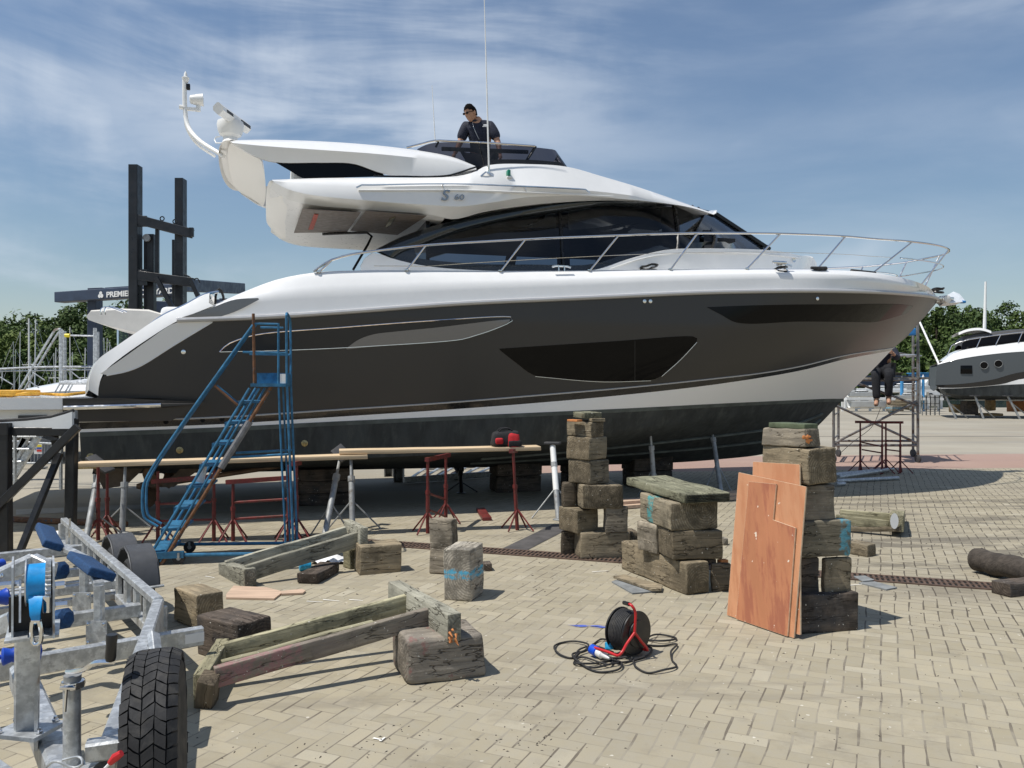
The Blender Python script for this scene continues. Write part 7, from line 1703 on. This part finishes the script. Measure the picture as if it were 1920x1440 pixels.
for (a, b) in (((0, 935), (72, 818)), ((12, 900), (48, 822)), ((-20, 925), (52, 815))): mb = MB(); mb.cbeam(P(*a, dR), P(*b, dR), .07, .12); mb.build('stringer', 'galv', rp, 20)
for k in range(6): u = k/5; q = P(0+72*u, 935-117*u, dR); mb = MB(); mb.cbeam(q+V((-.5, 0, 0)), q+V((.02, 0, 0)), .2, .03); mb.build('step', 'galv', rp, 20)
mb = MB(); rows = [[P(-160, 822, 17.5), P(60, 815, 17.5), P(95, 826, 17.6)], [P(-160, 885, 17.5), P(60, 880, 17.5), P(95, 875, 17.6)]]
for r in rows[1]: r.z = .0
mb.grid(rows); mb.grid([[p+V((0, .4, 0)) for p in r] for r in rows][::-1]); mb.grid([[p for p in rows[0]], [p+V((0, .4, 0)) for p in rows[0]]]); solo(mb, 'site_hoarding', 'pale grey sheeting behind the steel barrier at the left', 'hoarding', 'far_grey', None, 0)
# ================================================================== fork truck mast
fm = thing('forklift', 'tall black mast of a large marine fork truck behind the stern', 'fork truck', P(300, 780, 20)*1.0); fm.location.z = 0; ORG[fm.name].z = 0
dM = 20.0
def mbx(name, x0, y0, x1, y1, w, d=dM, h=None, m='mast_black', z0=None):
    a, b = P(x0, y0, d), P(x1, y1, d)
    if z0 is not None: b.z = z0
    mb = MB(); mb.cbeam(b, a, w, h or w, (0, 1, 0) if abs(a.z-b.z) > abs(a.x-b.x) else (0, 0, 1), .06); return mb.build(name, m, fm, 20)
mbx('mast_rail', 254, 311, 254, 720, .22, z0=.3, h=.30); mbx('mast_rail', 339, 336, 339, 720, .20, dM+.3, z0=.3, h=.28)
mbx('inner_rail', 283, 440, 283, 720, .20, dM+.2, z0=.5); mbx('inner_rail', 329, 450, 329, 720, .13, dM+.3, z0=.5); mbx('lift_cylinder', 295, 425, 295, 520, .08, dM+.1); mbx('lift_chain', 272, 442, 272, 700, .05, dM+.1, z0=.6)
mbx('cross_beam', 256, 411, 360, 438, .18, dM-.05, .22); mbx('cross_beam', 256, 516, 362, 530, .18, dM-.05, .22); mbx('gusset', 262, 405, 262, 425, .34, dM-.1, .06); mbx('gusset', 262, 505, 262, 535, .34, dM-.1, .06); mbx('end_plate', 359, 427, 359, 444, .10, dM-.1, .08)
mb = MB(); q = P(275, 446, dM+.05); mb.lathe([(.09, -.03), (.09, .03)], q, (0, 1, 0), 18); mb.build('pulley', 'galv_dull', fm)
mbx('tilt_strut', 293, 520, 330, 590, .10, dM-.3); mbx('tilt_strut', 358, 525, 380, 575, .10, dM-.3)
for x_ in (304, 328): mb = MB(); q = P(x_, 413+(x_-304)*.23, dM-.05); mb.tube([q+V((.05*math.cos(k/10*6.283), 0, .05*math.sin(k/10*6.283)+.04)) for k in range(10)], .015, 6, True); mb.build('lifting_eye', 'mast_black', fm)
mb = MB(); mb.tube(catmull([P(345, 515, dM), P(356, 520, dM), P(362, 530, dM)], 10), .02, 6); mb.tube(catmull([P(363, 524, dM), P(370, 522, dM), P(375, 530, dM)], 10), .015, 6); mb.build('hydraulic_hose', 'rubber', fm)
mb = MB(); q = P(330, 640, dM+2.2); mb.rbox((q.x, dM+2.2, 2.3), (2.2, 2.2, 1.9), .1, seg=1); mb.build('cab', 'clear_glass', fm); mb = MB(); mb.rbox((q.x, dM+2.2, .95), (2.8, 3.6, .9), .1, seg=1); mb.build('chassis', 'mast_black', fm)
for sx_ in (-1.2, 1.2):
    for sy_ in (.8, 3.4): mb = MB(); mb.lathe([(.35, -.2), (.62, -.18), (.65, 0), (.62, .18), (.35, .2)], (q.x+sx_, dM+sy_, .65), (1, 0, 0), 22); mb.build('wheel', 'rubber', fm)
# ================================================================== blue travel lift with lettering
tl_ = thing('travel_lift', 'dark blue boat hoist gantry with white lettering on its top beam', 'boat hoist', P(250, 780, 34)*1.0); tl_.location.z = 0; ORG[tl_.name].z = 0
dL = 34.0
def tlb(name, a, b, w, h, m='navy_steel', up_=(0, 0, 1)): mb = MB(); mb.cbeam(a, b, w, h, up_, .05); return mb.build(name, m, tl_, 20)
gA, gB = P(112, 558, dL), P(330, 544, dL-2.2); tlb('top_beam', gA, gB, .5, .42)
gC = P(445, 538, 26); tlb('top_beam', P(330, 534, dL-2.0), P(450, 541, dL+6), .5, .5)
tlb('walkway', P(203, 541, dL-.4), P(330, 533, dL-2.2), .3, .05); tlb('winch_box', P(172, 545, dL-.2), P(197, 544, dL-.3), .5, .16)
q = P(175, 562, dL-.3); tlb('leg', V((q.x, q.y, .9)), q, .36, .30, up_=(0, 1, 0)); q = P(183, 562, dL+.6); tlb('leg', V((q.x, q.y, .9)), q, .3, .3, 'navy_steel', (0, 1, 0))
q3 = P(410, 562, dL-3); tlb('leg', V((q3.x, q3.y, .9)), q3, .36, .3, up_=(0, 1, 0)); q4 = P(420, 560, dL+6); tlb('leg', V((q4.x, q4.y, .9)), q4, .36, .3, up_=(0, 1, 0))
for qq in (P(175, 562, dL-.3), q3, q4): mb = MB(); mb.lathe([(.5, -.25), (.85, -.22), (.88, 0), (.85, .22), (.5, .25)], (qq.x, qq.y, .88), (1, 0, 0), 24); mb.build('wheel', 'rubber', tl_)
tlb('lower_beam', P(290, 575, dL+2), P(400, 580, dL+2), .3, .5); tlb('strut', P(300, 520, dL-2), P(345, 600, dL-2), .18, .18)
bd = (gB-gA).normalized(); bn_ = bd.cross(up).normalized()
mb = MB(); o_ = gA+bd*((P(214, 556, dL-.9)-gA).length)+bn_*.26; o_.z = P(214, 556, o_.y).z-.03
put_text(mb, 'PREMIER  BOATYARDS', .30, o_, bd, up, ext=.01, sx=1.18, bold=.008); mb.build('lettering', 'white_paint', tl_, 0)
mb = MB(); lo2 = o_-bd*.28+up*.10
for i in range(3):
    a_ = rad(90+120*i); c_ = lo2+bd*(.07*math.cos(a_))+up*(.07*math.sin(a_)); mb.lathe([(.075, 0), (.075, .02)], c_, bn_, 14)
mb.build('emblem', 'white_paint', tl_, 30)
# ================================================================== masts in the marina, left
MS = [(25, 640, 725, 1.2), (29, 655, 725, .9), (38, 622, 720, 1.6), (54, 597, 725, 4.0), (58, 668, 725, 1.6), (67, 598, 720, 2.6), (101, 662, 725, 1.4), (105, 652, 720, 2.0), (124, 632, 715, 2.0), (131, 613, 720, 2.0), (136, 660, 715, 1.4), (160, 652, 715, 2.2), (195, 633, 712, 2.2), (201, 634, 712, 1.4), (206, 641, 712, 1.2)]
LBm = ['thin mast nearest the left edge, second shortest there', 'short thin mast left of the tall pair', 'dark topped mast left of the tall pair', 'tallest and thickest mast, left of the tall pair', 'short mast between the tall pair', 'second tall mast, right one of the tall pair', 'short mast behind the left stair handrail', 'mid height mast just left of the stair post', 'mast close to the right of the stair posts', 'tall slim mast under the yellow clip', 'short mast right of the yellow clip', 'mast left of the blue gantry leg', 'mast just right of the gantry leg', 'slim mast above the stern stair, left of the last', 'last short mast before the yacht stern']
for i, ((x_, y0, y1, w_), lb) in enumerate(zip(MS, LBm)):
    d = 56+(i*7) % 9; a, b = P(x_-(2 if i % 3 else -1), y1+8, d), P(x_, y0, d); a.z = .3; r_ = w_/2/F*d; o = thing('sailboat_mast', lb, 'mast', a, 'masts in the marina')
    mb = MB(); mb.tube([a, b], [r_, r_*.7], 8); mb.build('spar', 'white_paint' if i % 4 else 'galv', o)
    if i in (3, 5, 7, 9, 11): mb = MB(); zz_ = a.lerp(b, .45); mb.tube([zz_-V((.5, 0, 0)), zz_+V((.5, 0, 0))], .02, 5); mb.build('spreader', 'galv', o)
    mb = MB(); mb.tube([b, V((a.x+(1.8 if i % 2 else -1.6), d, .8))], .012, 4); mb.build('stay', 'galv', o)
for i, (x_, y0) in enumerate(((-140, 600), (-60, 612))):
    pass
# mast stay seen at the right of the bow, and second mast
mb = MB(); mb.tube([P(1724, 603, 46), P(1761, 684, 42)], .05, 6); solo(mb, 'stay_pole', 'pale slanting pole from the mast to the far grey yacht stern', 'pole', 'white_paint', None, 40)
mb = MB(); a, b = P(1724, 750, 46), P(1720, 604, 46); a.z = 0; mb.tube([a, b], [.09, .07], 8); mb.tube([P(1700, 669, 46), P(1728, 667, 46)], .04, 6); solo(mb, 'sailboat_mast', 'grey mast standing just right of the scaffold leg', 'mast', 'galv', 'masts in the marina', 40)
# far hose on the platform
mb = MB(); mb.tube(catmull([lw(*p) for p in [V((bt(-40, 748, 1.4).x, 1.5, zt+.03)), V((bt(20, 746, 1.4).x, 1.4, zt+.02)), V((bt(60, 745, 1.4).x, 1.6, zt+.05)), V((bt(90, 745, 1.4).x, 1.2, zt+.03)), V((bt(130, 745, 1.4).x, 1.5, zt+.03)), V((bt(155, 744, 1.4).x, 1.3, zt+.05))]], 50), .018, 8)
for k in range(3): c = lw(bt(30, 745, 1.4).x, 1.3, zt+.03+.02*k); mb.tube([c+BU*(.22*math.cos(a/14*6.283))+BW*(.16*math.sin(a/14*6.283)) for a in range(14)], .016, 6, True)
solo(mb, 'yellow_hose', 'coiled yellow hose lying on the swim platform', 'hose', 'hose_yellow', None, 60)
# ================================================================== the wooded hillside
def leaf_material(name, c0, c1, c2):
    m, t, b = newmat(name); co = t.node('ShaderNodeTexCoord').outputs['Object']; ge = t.node('ShaderNodeNewGeometry')
    n = t.noise(co, .35, 4, .6); n2 = ge.outputs['Random Per Island']
    c = t.mix(t.rng(n, .35, .65), c0, c1); c = t.mix(t.m('MULTIPLY', n2, .55), c, c2)
    t.put(b.inputs['Base Color'], c); b.inputs['Roughness'].default_value = .7; b.inputs['Specular IOR Level'].default_value = .25
    return m
leaf_material('leaf_dark', (.028, .054, .014), (.052, .086, .021), (.08, .118, .03)); leaf_material('leaf_mid', (.045, .080, .019), (.075, .115, .028), (.10, .14, .036)); leaf_material('leaf_light', (.075, .12, .025), (.11, .155, .035), (.14, .175, .05))
def crown(mb, c, rx, rz, n, ls, rn):
    cl = []
    for _ in range(max(9, int(rx*3.2))):
        while True:
            v = V((rn.uniform(-1, 1), rn.uniform(-1, 1), rn.uniform(-.75, 1)))
            if .35 < v.length < 1: break
        cl.append((c+V((v.x*rx*.8, v.y*rx*.8, v.z*rz*.8)), rx*rn.uniform(.28, .48)))
    for i in range(n):
        q, r_ = cl[i % len(cl)]; d = V((rn.gauss(0, 1), rn.gauss(0, 1), rn.gauss(.25, 1))).normalized(); p = q+d*r_*rn.uniform(.55, 1.05)
        nn = (d+V((rn.gauss(0, .6), rn.gauss(0, .6), rn.gauss(.2, .6)))).normalized(); a = nn.orthogonal().normalized(); a = Quaternion(nn, rn.uniform(0, 6.28)) @ a; b = nn.cross(a); s_ = ls*rn.uniform(.6, 1.3)
        mb.add([p-a*s_, p-b*s_*.6, p+a*s_, p+b*s_*.6], [(0, 1, 2, 3)])
def hz_(x_, y_): 
    j = (y_-86)/14; pr = [0.02, 1.5, 4, 6.5, 8, 8.5, 7]; k = int(max(0, min(5, j))); f_ = max(0, min(1, j-k)); return (pr[k]*(1-f_)+pr[k+1]*f_)*(.8+.25*math.sin(x_*.03+1))
rt = random.Random(21)
# outline of the wood against the sky, as heights along the hillside
def sky_y(px): return interp([(-400, 592), (0, 585), (60, 578), (110, 568), (180, 566), (250, 560), (420, 562), (700, 600), (1200, 620), (1560, 600), (1700, 575), (1800, 560), (1860, 569), (1920, 566), (2300, 575)], px)
W_ = {'leaf_dark': MB(), 'leaf_mid': MB(), 'leaf_light': MB()}; Tk = MB()
for row, (dd, k_) in enumerate(((90, .50), (98, .74), (108, .90), (118, 1.0))):
    px = -1000+row*17
    while px < 2900:
        vis = px < 420 or px > 1480; step = rt.uniform(48, 74)*(1 if vis else 1.7)*(90/dd)
        d = dd+rt.uniform(-3, 3); p = P(px, 700, d); ztop = H+(720-sky_y(px))/F*d*k_+rt.uniform(-1.0, .9); hz0 = hz_(p.x, d); rx = rt.uniform(2.6, 4.2); rz = min(rx*1.05, max(1.8, (ztop-hz0)*.42)); c = V((p.x, d, ztop-rz))
        nm = rt.choice(['leaf_dark', 'leaf_dark', 'leaf_mid', 'leaf_mid', 'leaf_light']); crown(W_[nm], c, rx, rz, 1350 if vis else 200, .25 if vis else .5, rt)
        if ztop-rz*2 > hz0+1.5: crown(W_['leaf_dark'], V((p.x+1, d-.8, (ztop-rz*2+hz0)/2+.6)), rx*.9, max(1.5, (ztop-rz*2-hz0)*.6), 900 if vis else 120, .27, rt)
        Tk.tube([V((p.x, d, hz0-.3)), V((p.x+.2, d, c.z))], [.22, .1], 5)
        px += step
# low scrub along the foot
px = -1000
while px < 2900:
    d = 87+rt.uniform(-1, 2); p = P(px, 700, d); crown(W_[rt.choice(['leaf_mid', 'leaf_dark', 'leaf_light'])], V((p.x, d, 1.7+rt.uniform(-.3, .8))), 2.4, 1.9, 500, .24, rt); px += rt.uniform(36, 60)
wood = [('leaf_dark', 'dark'), ('leaf_mid', 'mid'), ('leaf_light', 'light')]
wr = W_['leaf_dark'].build('woodland', 'leaf_dark', None, 0, V((0, 90, 0))); ORG[wr.name] = V((0, 90, 0)); tag(wr, 'dense green woodland on the hillside beyond the marina', 'woodland', None, 'stuff')
W_['leaf_mid'].build('foliage', 'leaf_mid', wr, 0); W_['leaf_light'].build('foliage', 'leaf_light', wr, 0); Tk.build('trunks', 'trunk', wr, 0)

# crumbs of wood, bark and grit on the paving
db = MB(); rd = random.Random(31)
for (cx, cy, sx_, sy_, n) in [(1000, 1375, 60, 25, 60), (860, 1300, 70, 16, 40), (1120, 1290, 70, 20, 30), (640, 1400, 60, 20, 22), (760, 1390, 50, 20, 22), (1450, 1210, 120, 60, 26), (1680, 1160, 90, 30, 40), (1750, 1000, 120, 25, 50), (700, 1110, 120, 20, 30), (1000, 1120, 200, 30, 30), (450, 1400, 120, 30, 24), (1250, 1350, 260, 60, 40), (1100, 1060, 120, 16, 30), (1600, 1330, 250, 60, 36)]:
    for _ in range(n):
        x_, y_ = rd.gauss(cx, sx_), min(1500, max(940, rd.gauss(cy, sy_))); q = PZ(x_, y_); s_ = rd.uniform(.002, .006)*(1 if y_ > 1150 else 1.5); a = rd.uniform(0, 6.28); e = V((math.cos(a), math.sin(a), 0))*s_*rd.uniform(1, 2.6); g_ = V((-math.sin(a), math.cos(a), 0))*s_*.7
        db.add([q-e, q+g_, q+e, q-g_, q+V((0, 0, s_*.8))], [(0, 1, 4), (1, 2, 4), (2, 3, 4), (3, 0, 4)])
mat('crumb', (.06, .05, .04), .95, var=.5, vs=40)
_d = solo(db, 'debris', 'small dark crumbs of bark and grit scattered on the paving', 'debris', 'crumb', None, 0, 'stuff')
# ================================================================== people
def skin_verts(J, E, R, root, sub=2):
    """J: points, E: edges, R: radii; grows one continuous surface over the joints"""
    me = bpy.data.meshes.new('s'); me.from_pydata([tuple(p) for p in J], E, []); o = bpy.data.objects.new('s', me); scene.collection.objects.link(o)
    mo = o.modifiers.new('Skin', 'SKIN'); mo.use_smooth_shade = True; mo.branch_smoothing = .4
    for i, sv in enumerate(me.skin_vertices[0].data):
        r = R[i]; sv.radius = (r, r) if not isinstance(r, tuple) else r; sv.use_root = (i == root)
    ss = o.modifiers.new('Sub', 'SUBSURF'); ss.levels = ss.render_levels = sub
    bpy.context.view_layer.update(); ev = bpy.data.meshes.new_from_object(o.evaluated_get(bpy.context.evaluated_depsgraph_get()))
    r = ([V(v.co) for v in ev.vertices], [tuple(p.vertices) for p in ev.polygons]); bpy.data.objects.remove(o); bpy.data.meshes.remove(me); bpy.data.meshes.remove(ev); return r
def person(label, loc, fwd, K, sc=1.0, shirt='navy_cloth', trousers='dark_cloth', shoes='boot_tan', sleeves='short', glasses=False, hs=1.0):
    f = V((fwd[0], fwd[1], 0)).normalized(); r = V((-f.y, f.x, 0))   # r: the person's left
    W = lambda p: V(loc) + (r*p[0] + f*p[1] + V((0, 0, p[2])))*sc
    o = thing('person', label, 'person', loc)
    names = list(K); 
    J = {k: W(v) for k, v in K.items()}
    hd = (J['head']-J['neck']).normalized()
    look = K.get('look', (0, 1, -.1)); lk = (r*look[0]+f*look[1]+V((0, 0, look[2]))).normalized()
    V_, E_, R_ = [], [], []
    def add(p, rad_, con=None):
        V_.append(p); R_.append(rad_*sc*1.14); i = len(V_)-1
        if con is not None: E_.append((con, i))
        return i
    pel = add(J['pelvis'], .125); sp = add(J['spine'], .120, pel); chs = add(J['chest'], .145, sp); nb_ = add(J['neckbase'], .095, chs); nk = add(J['neck'], .072, nb_)
    sh_ = sc*hs; hc_ = J['head']; up_h = (hd*.6+V((0, 0, .8))).normalized()
    for s in ('l', 'r'):
        sg = 1 if s == 'l' else -1
        sh = add(J['sh'+s], .055, chs); el = add(J['el'+s], .041, sh); wr = add(J['wr'+s], .026, el)
        hip = add(J['hip'+s], .095, pel); kn = add(J['kn'+s], .058, hip); an = add(J['an'+s], .040, kn); to = add(J['to'+s], .034, an)
    bv, bf = skin_verts(V_, E_, R_, pel)
    mb = MB(); mb.add(bv, bf)
    # head with brow, nose, jaw and ears, set on the neck
    side_ = lk.cross(up_h).normalized(); upn = side_.cross(lk).normalized(); RM = Matrix((side_, lk, upn)).transposed(); hv, hf = [], []; n_ = 20; m_ = 14
    for i in range(m_+1):
        a = math.pi*i/m_
        for k in range(n_):
            b = 2*math.pi*k/n_; x, y, z = math.sin(a)*math.cos(b), math.sin(a)*math.sin(b), math.cos(a)
            w = .074*(1-.22*max(0, -z)); d = .092; h = .118
            px, py, pz2 = x*w, y*d*(1 if y < 0 else (.96 if z > -.3 else 1.0)), z*h
            if y > .55 and abs(x) < .24 and -.38 < z < .10: py += .024*(1-abs(x)/.24)*(1-abs(z+.22)/.36 if z < -.22 else 1)
            if y > .4 and .02 < z < .25 and .15 < abs(x) < .5: py -= .008
            if y > .5 and -.66 < z < -.52: py += .005
            if y > .3 and z < -.75: py += .012
            hv.append(hc_+RM @ V((px, py, pz2))*sh_)
    hf = [(i*n_+k, (i+1)*n_+k, (i+1)*n_+(k+1) % n_, i*n_+(k+1) % n_) for i in range(m_) for k in range(n_)]
    mb.add(hv, hf)
    for sg in (-1, 1): mb.ball(hc_+RM @ V((sg*.073, -.005, -.008))*sh_, .03*sh_, (.4, .7, 1.1), 10, RM)
    # hands: palm, four fingers of unequal length, thumb from the side of the palm
    for s in ('l', 'r'):
        sg = 1 if s == 'l' else -1
        w0 = J['wr'+s]; hdv = J.get('hd'+s, w0+(w0-J['el'+s]).normalized()*.1*sc); d = (hdv-w0).normalized(); acr = (f if abs(d.dot(f)) < .8 else V((0, 0, 1))); acr = (acr-d*acr.dot(d)).normalized(); nrm = d.cross(acr).normalized()*(-sg)
        jv = [w0-d*.01*sc, w0+d*.045*sc, w0+d*.085*sc]; je = [(0, 1), (1, 2)]; jr = [.024*sc, (.036*sc, .018*sc), (.036*sc, .016*sc)]
        pv, pf = skin_verts(jv, je, [.026*sc, .031*sc, .030*sc], 0, 1); mb.add(pv, pf)
        for q, (off, ln) in enumerate(((-.030, .066), (-.010, .076), (.010, .071), (.029, .056))):
            b0 = w0+(d*.085+acr*off)*sc; c1 = b0+(d*ln*.45-nrm*.008)*sc; c2 = b0+(d*ln*.75-nrm*.026)*sc; c3 = b0+(d*ln*.88-nrm*.044)*sc
            fv, ff = skin_verts([b0, c1, c2, c3], [(0, 1), (1, 2), (2, 3)], [.0095*sc, .009*sc, .0085*sc, .007*sc], 0, 1); mb.add(fv, ff)
        b0 = w0+(d*.03+acr*-.028)*sc; fv, ff = skin_verts([b0, b0+(d*.03-acr*.022-nrm*.01)*sc, b0+(d*.055-acr*.024-nrm*.024)*sc], [(0, 1), (1, 2)], [.012*sc, .0105*sc, .008*sc], 0, 1); mb.add(fv, ff)
    mb.build('body', 'skin', o, 80)
    # hair cap
    hb = MB(); rows = []
    for i in range(8):
        a = math.pi*.56*i/7; rw = []
        for k in range(21):
            b = 2*math.pi*k/20; y = math.sin(b); lim = 1.0 if y < .2 else (.70 if y < .7 else .60); aa = a*(1.15 if y < -.2 else lim)
            jx = 1+.03*math.sin(k*5.1+i*2.3); rw.append(hc_+RM @ V((math.sin(aa)*math.cos(b)*.081*jx, math.sin(aa)*y*.099*jx, math.cos(aa)*.126*jx))*sh_)
        rows.append(rw)
    hb.grid(rows); hb.build('hair', 'hair', o, 80)
    if glasses:
        g = MB()
        for sg in (-1, 1): g.ball(hc_+RM @ V((sg*.032, .093, .014))*sh_, .022*sh_, (1.15, .35, .8), 12, RM); g.tube([hc_+RM @ V((sg*.055, .085, .02))*sh_, hc_+RM @ V((sg*.078, .0, .01))*sh_], .004*sh_, 5)
        g.tube([hc_+RM @ V((-.02, .1, .018))*sh_, hc_+RM @ V((.02, .1, .018))*sh_], .004*sh_, 5); g.build('sunglasses', 'black_glass', o, 60)
    # shirt, trousers, shoes follow the same joints
    def cloth(name, m, chain, ee, rr_c, root=0):
        v_, f_ = skin_verts(chain, ee, [q*sc*1.14 for q in rr_c], root); c = MB(); c.add(v_, f_); return c.build(name, m, o, 80)
    sl = .62 if sleeves == 'short' else .97
    ch = [J['pelvis'], J['spine'], J['chest'], J['neckbase']]; ee = [(0, 1), (1, 2), (2, 3)]; rc_ = [.142, .138, .163, .108]
    for s in ('l', 'r'):
        i = len(ch); ch += [J['sh'+s], J['sh'+s].lerp(J['el'+s], min(1, sl*1.35))]; ee += [(2, i), (i, i+1)]; rc_ += [.098, .064]
        if sleeves != 'short': ch.append(J['el'+s].lerp(J['wr'+s], .9)); ee.append((i+1, i+2)); rc_.append(.042)
    sh_o = cloth('shirt', shirt, ch, ee, rc_, 0)
    c = MB(); nbp = J['neckbase']+(J['neck']-J['neckbase'])*.35; ring = [nbp+(r*math.cos(a/14*6.283)*.062+f*math.sin(a/14*6.283)*.064+V((0, 0, .0-.03*math.sin(a/14*6.283))))*sc for a in range(14)]; c.tube(ring, .020*sc, 6, True); c.build('collar', shirt, sh_o, 60)
    ch = [J['pelvis']]; ee = []; rc_ = [.172]
    for s in ('l', 'r'):
        i = len(ch); ch += [J['hip'+s], J['kn'+s], J['an'+s]]; ee += [(0, i), (i, i+1), (i+1, i+2)]; rc_ += [.112, .082, .068]
    cloth('trousers', trousers, ch, ee, rc_)
    for s in ('l', 'r'):
        a, b = J['an'+s], J['to'+s]; a2 = a+(a-b).normalized()*.05*sc; v_, f_ = skin_verts([a+V((0, 0, .03*sc)), a2+V((0, 0, -.045*sc)), a.lerp(b, .5)+V((0, 0, -.035*sc)), b], [(0, 1), (0, 2), (2, 3)], [.05*sc, .045*sc, .048*sc, .04*sc], 0); c = MB(); c.add(v_, f_); c.build('shoe', shoes, o, 80)
    return o, W, J, f, r, sh_o
stand = dict(pelvis=(0, 0, .96), spine=(0, .02, 1.13), chest=(0, .03, 1.34), neckbase=(0, .02, 1.48), neck=(0, .03, 1.55), head=(0, .05, 1.68),
    shl=(.19, .0, 1.42), shr=(-.19, 0, 1.42), ell=(.26, .02, 1.14), elr=(-.26, .02, 1.14), wrl=(.26, .10, .90), wrr=(-.26, .10, .90),
    hipl=(.10, 0, .90), hipr=(-.10, 0, .90), knl=(.12, .02, .50), knr=(-.12, .02, .50), anl=(.13, -.02, .10), anr=(-.13, -.02, .10), tol=(.15, .13, .035), tor=(-.15, .13, .035))
# the man on the flybridge: facing the camera, bent a little, looking down to his right hand
pf = bt(899, 300, .15); fl = lw(pf.x, .15, ZF+.004)
fwd = (-.10, -1); K = dict(stand); K.update(spine=(.02, .04, 1.13), chest=(.01, .10, 1.33), neckbase=(-.03, .13, 1.46), neck=(-.06, .17, 1.50), head=(-.10, .215, 1.555), look=(-.62, .72, -.42),
    shl=(.185, .09, 1.405), shr=(-.185, .11, 1.40), ell=(.29, .12, 1.14), elr=(-.27, .16, 1.13), wrl=(.335, .26, .93), wrr=(-.315, .32, .94))
pm_, W_p, J_p, f_p, r_p, shirt_o = person('man in a dark navy polo shirt and sunglasses standing on the flybridge, looking down', fl, fwd, K, 1.03, glasses=True, hs=1.06)
# small marks on the polo shirt and a cord at the neck
mb = MB(); q = W_p((.085, .262, 1.34)); put_text(mb, '~.:::', .05, q, r_p, up, ext=.003); mb.beam(q+r_p*-.005, q+r_p*.085, .006, .008); mb.beam(q+r_p*.01+up*.022, q+r_p*.075+up*.02, .006, .022); mb.build('chest_logo', 'white_plastic', shirt_o, 0)
mb = MB(); mb.tube(catmull([W_p((-.07, .215, 1.42)), W_p((-.05, .262, 1.34)), W_p((.0, .262, 1.22)), W_p((.03, .25, 1.16))], 12), .004, 5); mb.build('neck_cord', 'galv', shirt_o)
# the worker sitting on the scaffold, only legs clear of the bow
sw_ = P(1655, 700, 17.6); sw_.z = zpl
K = dict(stand); K.update(pelvis=(0, 0, .11), spine=(0, .06, .30), chest=(0, .14, .50), neckbase=(0, .18, .63), neck=(0, .20, .70), head=(0, .24, .82), shl=(.19, .14, .57), shr=(-.19, .14, .57), ell=(.27, .30, .36), elr=(-.27, .30, .38), wrl=(.22, .52, .44), wrr=(-.22, .52, .48), hipl=(.10, .02, .10), hipr=(-.10, .02, .10), knl=(.13, .36, .08), knr=(-.11, .38, .07), anl=(.12, .30, -.42), anr=(-.09, .42, -.46), tol=(.13, .44, -.53), tor=(-.10, .57, -.56))
person('worker in dark overalls sitting on the scaffold behind the bow, legs hanging down', sw_, (-.45, -.9), K, 1.05, sleeves='long')
# the person standing on the far side of the yacht, legs visible below the hull
lg = P(860, 897, dz(897, 0)); lg.z = 0
K = dict(stand); K.update(knl=(.16, .10, .50), anl=(.20, .02, .10), tol=(.22, .17, .035), anr=(-.17, -.05, .10), tor=(-.19, .10, .035))
person('person in dark trousers standing beyond the yacht, only legs visible under the hull', lg, (-.9, -.35), K, 1.0, shoes='black_fabric', sleeves='long')
